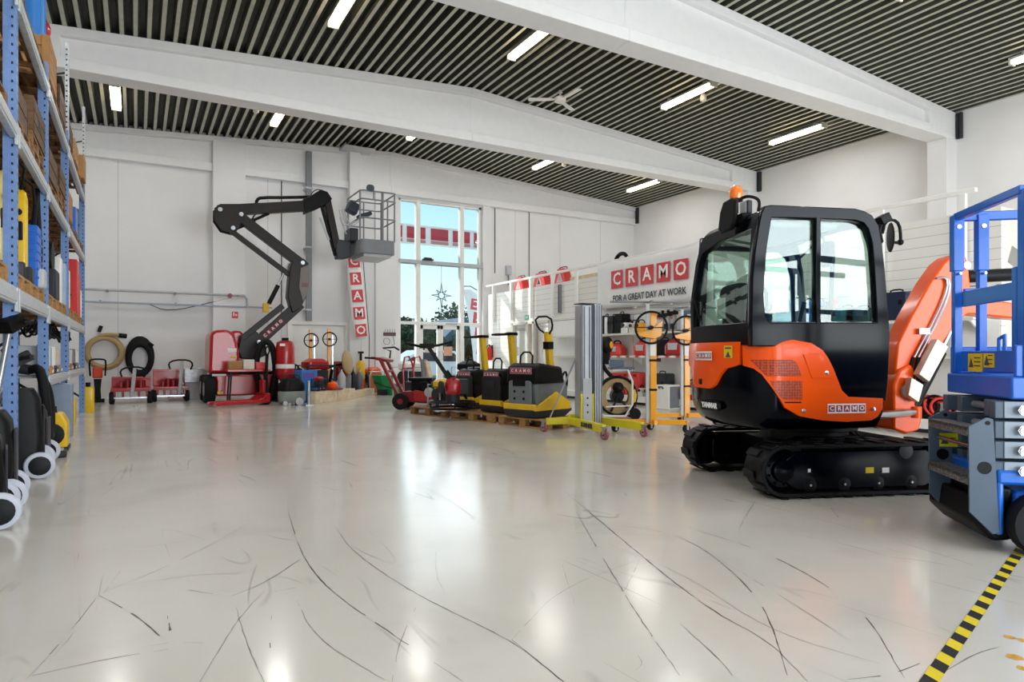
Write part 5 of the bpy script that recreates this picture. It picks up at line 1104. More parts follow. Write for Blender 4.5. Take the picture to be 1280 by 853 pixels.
for px, nm, lb in ((383, 'downpipe', 'grey square downpipe on the far wall behind the boom'),):
    t = thing(nm, lb, 'pipe', (4.32, YW - .30, 0)); b = MB(); b.mm((-.08, -.06, 2.1), (.08, .06, 6.98)); b.build('shaft', M_grey, t, bevel=.01); b = MB()
    for z in (2.4, 4.2, 5.9): b.mm((-.1, -.065, z), (.1, .298, z + .05))
    b.build('clamp', M_lgrey, t)
for x, z0, z1, lb in ((3.62, 2.05, 7.0, 'thin vertical cable on the far wall behind the boom lift'), (10.55, 3.9, 7.0, 'thin cable running down the wall beside the entrance window'), (11.9, 3.2, 6.9, 'thin grey cable on the far wall above the red sign bags')):
    b = MB(); b.cyl((x, YW - .02, z0), (x, YW - .02, z1), .014, seg=6); tag(b.build('wall_cable', M_dgrey), lb, 'cable')
t = thing('alarm_siren', 'small grey siren box on the far wall beside the window', 'siren', (11.05, YW - .06, 4.02)); b = MB(); b.box((0, 0, 0), (.2, .12, .32)); b.build('housing', M_lgrey, t, bevel=.02); b = MB(); b.cyl((0, 0, -.16), (0, 0, -.5), .025, seg=8); b.build('conduit', M_grey, t)
# white door in the wall behind the wheeled lifts
d = bpy.data.objects.new('door_4', None); C.objects.link(d); struct(d)
b = MB(); b.mm((3.78, YW - .10, 2.0), (5.55, YW + .01, 2.1)); b.mm((3.78, YW - .10, 0), (3.90, YW + .01, 2.02)); b.mm((5.43, YW - .10, 0), (5.55, YW + .01, 2.02)); b.build('door_frame', M_frame, d, bevel=.008)
b = MB(); b.mm((3.9, YW - .05, .02), (5.43, YW + .0, 1.99)); b.build('door_leaf', M_frame, d, bevel=.01)
# hanging flag with turned letters
t = thing('vertical_flag', 'tall white flag with red letter tiles hanging beside the white column', 'flag', (0, 0, 0))
fp0, fp1 = atY(441, 316, 18.9), atY(452, 424, 18.9)
b = MB(); ax2 = (fp1 - fp0); n = 16; V = []
for i in range(n + 1):
    q = fp0 + ax2 * i / n; w2 = .17 + .05 * math.sin(i / n * 3.1) ; V.append([b.bm.verts.new(q + Vector((x * w2, .02 * math.sin(i * .8 + x * 2), 0))) for x in (-1, -.5, 0, .5, 1)])
for r0, r1 in zip(V, V[1:]):
    for i in range(4): b._f((r0[i], r0[i + 1], r1[i + 1], r1[i]))
fo = b.build('cloth', M_paper, t); x = fo.modifiers.new('s', 'SOLIDIFY'); x.thickness = .004
tilt = math.atan2((fp1 - fp0).x, -(fp1 - fp0).z)
for i, ch in enumerate('CRAMO'):
    q = fp0 + ax2 * (.10 + .2 * i); M = Matrix.Translation(q + Vector((0, -.03, 0))) @ Matrix.Rotation(-tilt, 4, 'Y') @ FRAME_UP
    b = MB(); b.box((0, 0, 0), (.33, .36, .004), M=M); tl_ = b.build('letter_tile', M_logo, t, smooth=False); text('letter', ch, .34, M_white_ink, tl_, M @ Matrix.Translation((0, 0, .004)) @ Matrix.Rotation(-.05, 4, 'Z'), .003, .006)
b = MB(); b.tube([fp0 + Vector((.2, .03, .3)), fp0 + Vector((.3, .03, 0)), fp1 + Vector((.24, .03, 0)), fp1 + Vector((.22, .03, -1.4))], .012, 6); b.cyl(fp0 + Vector((.2, .03, .3)), fp0 + Vector((-.2, .0, .02)), .01, seg=6); b.build('pole', M_dgrey, t)
b = MB(); q = fp1 + Vector((.22, .03, -1.62)); b.box((q.x, q.y, .03), (.24, .24, .06)); b.cyl((q.x, q.y, .05), (q.x, q.y, .5), .02); b.build('stand', M_dgrey, t)
# notice and hooks beside the entrance
p = atY(487, 418, YW - .13); t = thing('sign_board', 'small maroon sign board with hanging wire hooks beside the entrance', 'sign', (p.x, YW - .125, p.z)); b = MB(); b.box((0, 0, 0), (.40, .02, .11)); b.build('board', mat('maroon_board', '#6d4a52', .6, var=.3, scale=40), t); b = MB()
for k in range(5): b.tube([(-.16 + .08 * k, -.01, .05), (-.16 + .08 * k, -.06, .14), (-.16 + .08 * k, -.01, .16)], .006, 6)
b.torus((-.1, -.03, -.22), (0, 1, 0), .10, .008, 16, 6); b.tube([(.1, -.02, -.05), (.16, -.03, -.3), (.06, -.03, -.35)], .008, 6); b.build('wire_hook', M_grey, t)
p = atY(488, 440, YW - .13); b = MB(); b.mm((p.x - .16, YW - .13, p.z - .2), (p.x + .16, YW - .118, p.z + .2)); tag(b.build('wall_notice', M_paper, smooth=False), 'white paper sheet on the wall below the maroon sign board', 'notice')
# ================================================================== BOOM LIFT
BY = 17.35
BL = thing('boom_lift', 'red articulated boom lift with dark brown boom and grey work basket', 'boom lift', (0, 0, 0))
def q3(px, py, y=BY): return atY(px, py, y)
def plate(name, pts, y0, y1, m, bevel=.01, parent=BL):
    b = MB(); b.prism([(v.x, v.z) for v in (q3(*p) for p in pts)], y0, y1); return b.build(name, m, parent, bevel=bevel)
def strut(name, a, c, th, wd, m, parent=BL, y=BY):
    b = MB(); b.bar(q3(*a), q3(*c), wd, th, (0, 1, 0)); 
    for v in b.bm.verts: v.co.y += y - BY
    return b.build(name, m, parent, bevel=.012)
# chassis, wheels
x0, x1 = q3(262, 490).x, q3(346, 490).x
b = MB(); b.prism([(x0 + .09, .16), (x1 - .26, .16), (x1 - .2, .3), (x1 - .2, .5), (x1 - .1, .64), (x0 + .05, .66), (x0 + .09, .5)], BY - .62, BY + .62); b.build('chassis', M_red, BL, bevel=.04)
for x, r_ in ((x0 - .05, .32), (x1 - .12, .22)):
    for y in (BY - .45, BY + .45):
        b = MB(); b.lathe([(r_ * .5, -.11), (r_ * .92, -.12), (r_, -.08), (r_, .08), (r_ * .92, .12), (r_ * .5, .11)], (x, y, r_), (1, 0, 0), 28); w_ = b.build('wheel', M_rub, BL); b = MB(); b.lathe([(r_ * .5, -.125), (r_ * .4, -.06), (r_ * .12, -.05), (r_ * .1, -.1)], (x, y, r_), (1, 0, 0), 20); b.build('hub', M_lgrey, w_)
# rear hood, rounded
hx0, hx1, hz0, hz1 = q3(258, 440).x, q3(296, 440).x, q3(270, 466).z, q3(275, 413).z
b = MB(); H_ = hz1 - hz0; prof = [(hx0, hz0), (hx1, hz0), (hx1 - .02, hz0 + H_ * .5), (hx1 - .12, hz0 + H_ * .88), (hx1 - .26, hz1), (hx0 + .12, hz1 - .02), (hx0 + .03, hz1 - .12)]
b.prism(prof, BY - .62, BY + .62); b.build('rear_hood', M_red, BL, bevel=.10, seg=4)
b = MB(); b.prism([(hx1 - .1, hz0), (hx1 + .55, hz0), (hx1 + .5, hz0 + .6), (hx1 + .1, hz1 + .0), (hx1 - .1, hz1)], BY + .1, BY + .6); b.build('side_cover', M_red, BL, bevel=.06)
b = MB(); b.cyl((x0 + .75, BY, .55), (x0 + .75, BY, hz0 + .04), .42, seg=24); b.mm((hx0 + .1, BY - .45, hz0 - .06), (x1 - .1, BY + .45, hz0 + .03)); b.build('turntable', M_blk, BL)
for px, py, w_, h_, m_ in ((290, 438, .2, .09, M_paper), (292, 447, .14, .05, M_sticker), (274, 469, .3, .05, M_paper), (275, 491, .12, .06, M_sticker)):
    p = q3(px, py, BY - .63); b = MB(); b.box((p.x, BY - .634, p.z), (w_, .004, h_)); b.build('decal', m_, BL, smooth=False)
# booms
b = MB(); p = q3(303, 424); b.prism([(v.x, v.z) for v in (q3(*k) for k in ((296, 438), (300, 421), (318, 414), (330, 424), (332, 444), (318, 450), (300, 448)))], BY - .2, BY + .2); b.build('boom_pedestal', M_brown, BL, bevel=.02)
strut('lower_link', (301, 424), (352, 383), .17, .14, M_brown, y=BY - .12); strut('lower_boom', (322, 428), (375, 380), .22, .26, M_brown)
p = q3(350, 405, BY - .13); M = Matrix.Translation((q3(340, 411).x, BY - .137, q3(340, 411).z)) @ Matrix.Rotation(-math.atan2(q3(375, 380).z - q3(322, 428).z, q3(375, 380).x - q3(322, 428).x), 4, 'Y') @ FRAME_UP
logo(BL, M, .62, M_mar, M_white_ink, 'logo_tile')
plate('knee_block', ((358, 372), (361, 335), (364, 328), (378, 324), (384, 330), (385, 352), (381, 372), (374, 386), (364, 392)), BY - .17, BY + .17, M_brown, .02)
plate('knee_panel', ((374, 336), (384, 332), (385, 352), (383, 366), (377, 378), (372, 360)), BY - .19, BY - .17, mat('taupe_panel', '#6f6660', .4), .004)
b = MB(); p = q3(379, 357); b.box((p.x, BY - .195, p.z), (.16, .01, .10)); b.build('knee_sticker', mat('dull_maroon', '#7c4a50', .5), BL, smooth=False)
b = MB(); a, c, e_ = q3(336, 380), q3(347.5, 357), q3(361, 329); b.cyl(a, c, .055); b.build('lift_cylinder', M_blk, BL); b = MB(); b.cyl(c, e_, .028); b.build('cylinder_rod', M_steel, BL)
strut('riser_boom', (295, 268), (376, 330), .20, .24, M_brown); strut('riser_link', (289, 289), (362, 344), .12, .12, M_brown)
plate('head_plate', ((267, 262), (274, 257), (300, 257), (306, 268), (297, 288), (291, 293), (276, 289), (267, 276)), BY - .20, BY - .15, M_brown, .006); plate('head_plate', ((267, 262), (274, 257), (300, 257), (306, 268), (297, 288), (291, 293), (276, 289), (267, 276)), BY + .15, BY + .2, M_brown, .006)
strut('upper_boom', (272, 264), (380, 258), .19, .26, M_brown); strut('telescope_section', (360, 258), (398, 256), .14, .18, M_blk)
b = MB(); b.tube([q3(320, 258), q3(321, 250), q3(326, 247), q3(360, 247), q3(398, 246)], .04, 8, smooth=1); b.build('hose_guide', M_blk, BL)
b = MB(); b.cyl(q3(290, 287), q3(318, 275), .06).cyl(q3(318, 275), q3(336, 267), .035); b.build('luffing_cylinder', M_blk, BL)
for a in ((274, 264), (290, 287), (300, 270), (376, 330), (322, 428)):
    p = q3(*a); b = MB(); b.cyl((p.x, BY - .24, p.z), (p.x, BY + .24, p.z), .05); b.build('pivot_pin', M_steel, BL)
plate('jib_elbow', ((380, 268), (378, 250), (390, 244), (400, 238), (408, 241), (414, 250), (404, 258), (395, 262)), BY - .13, BY + .13, M_blk, .02)
strut('jib', (407, 245), (421, 312), .22, .18, M_brown); strut('jib_link', (402, 258), (419, 320), .06, .08, M_blk)
b = MB(); b.tube([q3(386, 252, BY - .1), q3(390, 240, BY - .1), q3(398, 236, BY - .1), q3(407, 241, BY - .1)], .014, 6, smooth=2); b.tube([q3(320, 268, BY - .15), q3(314, 275, BY - .15), q3(318, 268, BY - .15)], .012, 6); b.build('hydraulic_hose', M_rub, BL)
b = MB(); p = q3(400, 272, BY - .1); r_ = q3(411, 300, BY - .1); b.bar(p, r_, .04, .05); b.build('jib_cylinder', M_lgrey, BL)
plate('basket_mount', ((418, 308), (421, 300), (437, 303), (438, 322), (430, 324), (420, 324)), BY - .14, BY + .14, mat('dark_navy', '#10141f', .4), .015)
b = MB(); a = q3(434, 287); c = q3(444, 304); b.mm((a.x, BY - .3, c.z), (c.x, BY + .3, a.z)); b.build('rotator_box', mat('dark_navy', '#10141f', .4), BL, bevel=.015)
# basket
bx0, bx1 = q3(441, 315).x, q3(483, 315).x; zb0, zb1 = q3(450, 322).z, q3(450, 304).z; zt1 = q3(450, 246).z; by0, by1 = BY - .75, BY + .55
b = MB(); b.loft([[Vector((u, v, z)) for u, v in rrect(bx1 - bx0, by1 - by0, .12, 4, (bx0 + bx1) / 2, (by0 + by1) / 2)] for z in (zb0 + .02, zb1)], cap=True); b.build('basket_floor', M_grey, BL, bevel=.012)
b = MB(); b.mm((bx0 + .1, by0 + .1, zb0 - .05), (bx1 - .1, by1 - .1, zb0 + .02)); b.build('basket_underframe', M_lgrey, BL)
tp = M_grey
for z, nm in ((zt1, 'basket_top_rail'), ((zt1 + zb1) / 2 - .08, 'basket_mid_rail'), (zt1 - .22, 'basket_mid_rail')):
    b = MB(); pts = [(u, v, z) for u, v in rrect(bx1 - bx0 + .02, by1 - by0 + .02, .10, 3, (bx0 + bx1) / 2, (by0 + by1) / 2)]; b.tube(pts, .02, 8, True); b.build(nm, tp, BL)
for x, y in ((bx0, by0 + .1), (bx1, by0 + .1), (bx0, by1 - .1), (bx1, by1 - .1), ((bx0 + bx1) / 2 + .1, by0 - .005), ((bx0 + bx1) / 2, by1 + .005), (bx1 + .0, (by0 + by1) / 2)):
    b = MB(); b.cyl((x, y, zb1 - .02), (x, y, zt1), .022 if y > by0 else .035, seg=8); b.build('basket_post', tp, BL)
b = MB(); q = q3(437, 262); b.box((q.x + .02, BY - .2, q.z), (.28, .3, .28), (0, .4, 0)); b.box((q.x + .32, BY - .25, q.z - .17), (.34, .34, .10), (0, -.35, 0)); b.build('control_box', mat('blue_black_box', '#1a2434', .5), BL, bevel=.02)
b = MB(); q = q3(452, 243); b.prism(rrect(.20, .17, .07, 4, q.x, q.z), BY - .78, BY - .74); b.build('round_sign', mat('slate_disc', '#3d4856', .5), BL); b = MB(); q = q3(456, 252); b.cyl((q.x, by0, q.z - .1), (q.x, by0, q.z + .25), .014, seg=6); b.build('sign_bracket', M_grey, BL)
b = MB()
for k in range(3): b.tube([q3(424 + 3 * k, 262, BY - .3), q3(428 + 5 * k, 283, BY - .3), q3(436 + 5 * k, 280, BY - .3), q3(452, 272, BY - .3)], .014, 6, smooth=2)
b.tube([q3(425, 272, BY - .2), q3(430, 285, BY - .2), q3(433, 293, BY - .2)], .016, 6); b.build('control_guard', M_lgrey, BL)
# things around the boom lift
t = thing('dust_extractor', 'upright red cylinder tank with white band beside the boom lift', 'tank', (q3(356.5, 470, 16.4).x, 16.4, 0))
b = MB(); b.lathe([(.04, .46), (.12, .50), (.20, .60), (.215, .7), (.215, 1.30), (.19, 1.42), (.12, 1.46), (.0, 1.47)], seg=26); b.build('tank', M_red, t); b = MB(); b.lathe([(.217, .80), (.217, .90)], seg=26, cap=False); b.build('band', M_paper, t); b = MB()
for a in (.5, 2.6, 4.7): b.bar((.17 * math.cos(a), .17 * math.sin(a), .7), (.22 * math.cos(a), .22 * math.sin(a), 0), .03, .03)
b.build('leg', M_blk, t); b = MB(); b.cyl((0, 0, 1.46), (0, 0, 1.53), .08); b.tube([(.2, 0, .9), (.3, 0, .85), (.31, 0, .6)], .025, 8); b.build('valve', M_blk, t)
b = MB(); q = q3(353, 436, 16.2); b.box((q.x, 16.4 - .215, 1.36), (.12, .01, .06)); b.bm.transform(Matrix.Translation(-Vector(t.location))); b.build('sticker', M_paper, t, smooth=False)
t = thing('rubber_hose', 'thick black rubber hose in a tall loop behind the red tank', 'hose', (q3(333, 470, 16.55).x, 16.55, 0)); b = MB(); b.tube([(-.15, 0, .35), (-.25, 0, .8), (-.18, 0, 1.3), (0, 0, 1.48), (.15, 0, 1.3), (.22, 0, .8), (.16, 0, .35), (.05, .1, .06), (-.1, .1, .06)], .075, 12, True, smooth=2); b.build('loop', M_rub, t); b = MB(); b.lathe([(.08, -.05), (.08, .05)], (-.25, 0, .8), (.1, 0, 1), 12); b.build('clamp', M_steel, t)
t = thing('pallet_truck', 'red hand pallet truck with black tiller before the boom lift', 'pallet truck', G(323, 506), math.radians(195)); b = MB()
for y in (-.2, .2): b.prism([(-.1, .05), (1.0, .03), (1.05, .06), (1.0, .10), (-.1, .13)], y - .075, y + .075)
b.mm((-.16, -.27, .06), (-.06, .27, .26)); b.build('fork', M_red, t, bevel=.012); b = MB(); b.prism([(-.14, .22), (-.06, .22), (.1, .12), (.0, .12)], -.27, .27); b.prism([(-.12, .2), (-.06, .2), (-.06, .55), (-.12, .55)], -.1, .1); b.build('mast_frame', M_red, t, bevel=.01)
b = MB(); b.lathe([(.08, -.1), (.09, -.08), (.09, .08), (.08, .1)], (-.18, 0, .09), (0, 1, 0), 18); b.build('steer_wheel', M_blk, t); b = MB(); b.tube([(-.16, 0, .2), (-.18, 0, .6), (-.2, 0, 1.15)], .035, 10); b.torus((-.21, 0, 1.22), (1, 0, 0), .09, .016, 18, 8); b.build('tiller', M_blk, t)
t = thing('folding_table', 'black-legged table with red edge carrying boxes beside the boom lift', 'table', (q3(310, 475, 16.2).x, 16.2, 0)); b = MB(); b.mm((-.46, -.25, .74), (.46, .25, .79)); b.build('tabletop', M_red, t, bevel=.006)
for x in (-.42, .42):
    for y in (-.2, .2): q = MB(); q.bar((x, y, 0), (x * .9, y, .74), .035, .035); q.build('leg', M_blk, t)
for i, (dx, w_, h_, m_, lb) in enumerate(((-.28, .3, .18, M_card, 'brown carton on the red-edged table'), (.0, .24, .22, M_offw, 'white carton in the middle of the red-edged table'), (.28, .26, .16, M_lred, 'red carton on the red-edged table'))): carton('parcel', lb, 'box', (t.location.x + dx, 16.2, .792), (w_, .3, h_), m_)
# vacuum, blue box, plywood podium
p = G(367, 507); t = thing('wet_vacuum', 'grey and black barrel vacuum cleaner on white wheels', 'vacuum cleaner', (p.x, p.y + .2, 0)); b = MB(); b.loft([[Vector((u, v, z)) for u, v in rrect(.58 * k, .42 * k, .14)] for z, k in ((.06, .88), (.10, 1), (.28, 1), (.31, .95))]); b.build('tub', mat('grey_green', '#7f8a84', .5), t); b = MB(); b.loft([[Vector((u, v, z)) for u, v in rrect(.54 * k, .40 * k, .13)] for z, k in ((.31, .95), (.36, 1), (.48, .97), (.58, .75), (.61, .4))]); b.box((-.02, -.2, .42), (.14, .05, .12)); b.build('lid', M_blk, t)
for x, y, r_ in ((-.18, -.22, .05), (.12, -.23, .085), (-.2, .2, .05), (.15, .2, .05)): b = MB(); b.lathe([(.02, -.03), (r_, -.025), (r_, .025), (.02, .03)], (x, y, r_), (0, 1, 0), 18); b.build('wheel', M_lgrey, t)
b = MB(); b.tube([(-.2, 0, .56), (-.15, 0, .68), (.15, 0, .68), (.2, 0, .56)], .016, 8, smooth=1); b.build('handle', M_dgrey, t)
t = thing('podium', 'low plywood display podium in two steps along the far wall', 'podium', (0, 0, 0)); A, B_, D_ = G(394.5, 505), G(444, 499), G(468, 493)
dirv = (B_ - A).normalized(); nrm = Vector((-dirv.y, dirv.x, 0)); b = MB()
def slab(a, c, h_, dep): b = MB(); b.loft([[a, c, c + nrm * dep, a + nrm * dep], [a + Vector((0, 0, h_)), c + Vector((0, 0, h_)), c + nrm * dep + Vector((0, 0, h_)), a + nrm * dep + Vector((0, 0, h_))]]); return b
mid = A.lerp(B_, .53); gap = dirv * .01
slab(A, mid - gap, .27, .22).build('deck_box', M_ply, t, bevel=.006); slab(mid + gap, B_, .27, .22).build('deck_box', M_ply, t, bevel=.006); slab(B_ + gap + nrm * .1, D_, .17, .25).build('deck_box', M_ply, t, bevel=.006)
PZ = .361
def on_pod(px, py, z=0): v = G(px, 501.5 - (px - 394.5) * .12 + (py - 490) * .2, 0); return (v.x, v.y, 0)
t = thing('carton_stack', 'bright blue carton with red panel beside the plywood podium', 'box', G(388, 503.5), .3); b = MB(); b.box((0, .2, .38), (.40, .34, .76)); b.build('body', M_lblue, t, bevel=.008); b = MB(); b.box((-.02, .028, .64), (.3, .004, .12)); b.build('label_panel', mat('violet_label', '#6a5bb0', .5), t, smooth=False)
t = thing('steel_post', 'short steel post standing before the blue carton', 'post', G(386, 507)); b = MB(); b.cyl((0, 0, 0), (0, 0, .55), .035); b.build('shaft', M_steel, t); b = MB(); b.box((0, 0, .01), (.16, .16, .02)); b.build('base', M_steel, t)
def wheel_lift(label, px, py, h_=1.15, rz=0, z=0, m=M_amb):
    x, y, z = G(px, py); t = thing('panel_hoist', label, 'hoist', (x, y, z), rz)
    b = MB(); b.mm((-.04, -.04, .08), (.04, .04, h_)); b.build('mast', m, t, bevel=.006); b = MB(); b.mm((.07, -.03, .2), (.12, .03, h_ - .12)); b.build('inner_mast', M_steel, t, bevel=.004)
    b = MB(); b.torus((0, -.10, h_ - .28), (0, 1, 0), .18, .016, 28, 8); b.bar((-.17, -.10, h_ - .28), (.17, -.10, h_ - .28), .02, .012); b.cyl((0, -.12, h_ - .28), (0, -.02, h_ - .28), .03); b.build('hand_wheel', M_blk, t)
    b = MB(); b.mm((-.2, -.03, .0), (.2, .03, .09)); b.mm((-.03, -.3, .0), (.03, .2, .09)); b.build('base', m, t, bevel=.006); return t
wheel_lift('yellow panel hoist with black hand wheel behind the blue carton, nearer the boom', 388, 497.6, 1.78); wheel_lift('yellow panel hoist with black hand wheel behind the beige disc', 411, 496.8, 1.82)
def engine_machine(label, loc, m, rz=0, s_=1.0, name='power_unit', cat='machine'):
    t = thing(name, label, cat, loc, rz)
    b = MB(); b.box((0, 0, .2 * s_), (.42 * s_, .34 * s_, .06 * s_)); b.tube([(-.22 * s_, -.18 * s_, .08 * s_), (-.22 * s_, -.18 * s_, .5 * s_), (.22 * s_, -.18 * s_, .5 * s_), (.22 * s_, -.18 * s_, .08 * s_)], .015, 8); b.tube([(-.22 * s_, .18 * s_, .02), (-.22 * s_, .18 * s_, .5 * s_), (.22 * s_, .18 * s_, .5 * s_), (.22 * s_, .18 * s_, .02)], .015, 8); b.bar((-.22 * s_, -.18 * s_, .04), (-.22 * s_, .18 * s_, .04), .03, .03); b.bar((.22 * s_, -.18 * s_, .04), (.22 * s_, .18 * s_, .04), .03, .03); b.build('frame', M_dgrey if s_ < 1 else M_steel, t)
    b = MB(); b.box((.02 * s_, 0, .33 * s_), (.26 * s_, .26 * s_, .2 * s_)); b.lathe([(.09 * s_, 0), (.11 * s_, .03 * s_), (.11 * s_, .10 * s_)], (-.10 * s_, 0, .33 * s_), (-1, 0, 0), 16); b.build('engine', M_dgrey, t, bevel=.012)
    b = MB(); b.loft([[Vector((u, v, z)) for u, v in rrect(.36 * s_ * k, .26 * s_ * k, .06 * s_)] for z, k in ((.44 * s_, .8), (.47 * s_, 1), (.55 * s_, 1), (.6 * s_, .6))]); b.build('fuel_tank', m, t); return t
engine_machine('red engine unit by the podium behind the blue carton', on_pod(394, 478), M_red, .3, .95); engine_machine('dark red engine unit beside the second panel hoist', on_pod(424, 474), M_dred, -.2, .9)
engine_machine('low red engine unit at the front of the podium', A.lerp(B_, .17) + nrm * .11 + Vector((0, 0, .255)), M_red, math.atan2(dirv.y, dirv.x), .6)
t = thing('hose_pipe', 'black loop handle machine leaning behind the first panel hoist', 'handle', on_pod(373, 470)); b = MB(); b.tube([(0, 0, .05), (-.12, 0, .35), (-.1, 0, .7), (.05, 0, .8), (.16, 0, .6), (.1, 0, .3), (.15, 0, .05)], .03, 8, smooth=2); b.build('loop', M_blk, t); b = MB(); b.box((.1, 0, .04), (.3, .2, .08)); b.build('foot', M_dgrey, t)
t = thing('floor_grinder', 'floor grinder tipped up showing its beige disc by the podium', 'grinder', on_pod(428, 485), .3); b = MB(); b.lathe([(.02, 0), (.2, .0), (.235, .015), (.235, .05), (.2, .07), (.1, .09)], (.05, -.05, .68), (.55, -.8, .1), 28); b.build('disc', mat('beige_disc', '#b09668', .5), t); b = MB(); b.lathe([(.05, 0), (.06, .01)], (.06, -.07, .68), (.55, -.8, .1), 14); b.build('disc_hub', M_dgrey, t); b = MB(); b.tube([(0, 0, .66), (-.3, .1, .58), (-.55, .1, .42)], .025, 8, smooth=1); b.bar((.02, 0, .6), (.1, .1, .02), .05, .05); b.bar((-.2, .05, .55), (-.25, .15, .02), .04, .04); b.build('frame', M_blk, t); b = MB(); b.box((-.02, .05, .45), (.2, .2, .3)); b.build('motor', M_dred, t, bevel=.03)
t = thing('cut_off_saw', 'orange cut-off saw on a flat red base plate on the podium edge', 'saw', A.lerp(B_, .50) + nrm * .11 + Vector((0, 0, .271)), math.atan2(dirv.y, dirv.x)); b = MB(); b.box((0, 0, .03), (.62, .36, .05)); b.build('base_plate', M_dred, t, bevel=.01); b = MB(); b.loft([[Vector((u, v, z)) for u, v in rrect(.34 * k, .22 * k, .06)] for z, k in ((.06, .9), (.1, 1), (.2, .9), (.26, .5))]); b.build('body', M_org, t); b = MB(); b.lathe([(.12, -.01), (.12, .01)], (.2, -.05, .16), (0, 1, 0), 22); b.build('blade', M_steel, t); b = MB(); b.tube([(-.12, 0, .24), (-.1, 0, .34), (.06, 0, .33), (.1, 0, .22)], .016, 8, smooth=1); b.build('handle', M_blk, t)
for i, (px, py, h_, m_, lb) in enumerate(((434, 486, .52, M_grey, 'grey gas bottle by the podium edge'), (441, 483, .50, M_dgrey, 'dark gas bottle beside the grey one'), (427, 490, .5, M_lgrey, 'pale steel cylinder by the podium edge'), (449, 485, .48, mat('dull_violet', '#6a6474', .5), 'violet-grey bottle at the end of the podium'))):
    t = thing('gas_bottle', lb, 'bottle', on_pod(px, py)); b = MB(); b.lathe([(.07, 0), (.08, .02), (.08, h_ * .8), (.05, h_ * .92), (.025, h_)], seg=18); b.build('bottle', m_, t); b = MB(); b.cyl((0, 0, h_ - .02), (0, 0, h_ + .05), .02); b.build('valve', M_steel, t)
def pod2(px, py): v = G(px, 491.5 + (py - 487) * .4, 0); return (v.x, v.y, 0)
t = thing('sprayer', 'yellow pressure sprayer with black pump on top of the orange machine', 'sprayer', pod2(451, 487)); b = MB(); b.bar((0, 0, 0), (0, 0, .32), .16, .16); b.build('stand', M_org, t); b = MB(); b.lathe([(.08, .32), (.10, .35), (.10, .72), (.06, .8)], seg=18); b.build('tank', M_yel, t); b = MB(); b.cyl((0, 0, .8), (0, 0, .98), .03); b.box((0, 0, 1.0), (.14, .04, .05)); b.build('pump', M_blk, t)
t = thing('core_drill', 'orange core drill lying across a wheeled stand near the column', 'drill', pod2(456, 476)); b = MB(); b.bar((-.2, 0, .68), (.35, -.1, .52), .12, .14); b.build('drill_body', M_orgd, t, bevel=.02); b = MB(); b.tube([(.05, 0, .6), (-.15, 0, .0)], .02, 8); b.tube([(.05, 0, .6), (.2, 0, .0)], .02, 8); b.tube([(.3, -.1, .52), (.6, -.1, .48)], .02, 8); b.build('stand', M_steel, t)
engine_machine('orange compressor with steel frame on the low plywood step', pod2(466, 484), M_org, .2, 1.0, 'compressor', 'compressor')
t = thing('hand_truck', 'tall orange-brown hand truck behind the compressor', 'truck', pod2(470, 487), .1); b = MB(); b.mm((-.2, 0, .02), (.2, .05, .62)); b.build('panel', mat('orange_brown', '#b5622a', .6), t, bevel=.02); b = MB(); b.tube([(-.2, 0, 0), (-.2, 0, .7), (.2, 0, .7), (.2, 0, 0)], .016, 8, smooth=1); b.build('frame', M_steel, t)
p = G(481, 494); t = thing('green_barrow', 'bright green plastic barrow bodies stacked on the floor by the entrance', 'barrow', (p.x, p.y, 0), .3); b = MB(); b.loft([[Vector((u, v + z * .2, z)) for u, v in rrect(.42 * k, .5 * k, .08)] for z, k in ((.16, .75), (.3, .9), (.55, 1.05))]); b.build('tray', M_green, t); b = MB(); b.loft([[Vector((u + .22, v - .2, z)) for u, v in rrect(.5 * k, .36 * k, .1)] for z, k in ((.0, .9), (.06, 1), (.16, 1), (.2, .8))]); b.build('lower_tray', M_green, t); b = MB(); b.tube([(-.22, .2, .35), (-.2, -.3, .25), (.0, -.45, .2), (.22, -.3, .25), (.24, .2, .35)], .02, 8, smooth=1); b.box((0, 0, .08), (.3, .3, .16)); b.build('frame', M_dgrey, t)
# extinguisher sign and small wall things
p = atY(296, 394, YW - .29); t = thing('wall_sign', 'small red and white safety sign on the pillar behind the boom', 'sign', (2.35, YW - .285, p.z)); b = MB(); b.box((0, 0, 0), (.16, .006, .18)); b.build('plate', M_logo, t); b = MB(); b.box((-.03, -.004, .02), (.03, .002, .1)); b.box((.03, -.004, .0), (.04, .002, .05)); b.build('pictogram', M_paper, t)

for o in list(bpy.data.objects):
    if o.parent is None and o.get('label'):
        for key, k in (('red engine unit by', 1.8), ('dark red engine unit', 1.75), ('low red engine unit', 1.0), ('gas bottle', 1.35), ('pale steel cylinder', 1.35), ('violet-grey bottle', 1.35), ('floor grinder tipped', 1.35), ('orange cut-off saw', .8), ('yellow pressure sprayer', 1.2), ('orange core drill', 1.35), ('orange compressor', 1.25)):
            if key in o['label']: o.scale = (k, k, k)

v = atY(443, 183, YW - .7); t = thing('cable_tray', 'white perforated cable tray under the deck above the white column', 'tray', (5.67, YW - .55, roof(5.67) - .14)); b = MB(); b.mm((-.45, -.35, -.01), (.45, .3, .01)); b.mm((-.45, -.35, .0), (-.43, .3, .06)); b.mm((.43, -.35, .0), (.45, .3, .06)); b.build('tray', M_lgrey, t); b = MB()
for x in (-.3, .3): b.cyl((x, -.1, 0), (x, -.1, .15), .012, seg=6)
b.build('hanger', M_grey, t)
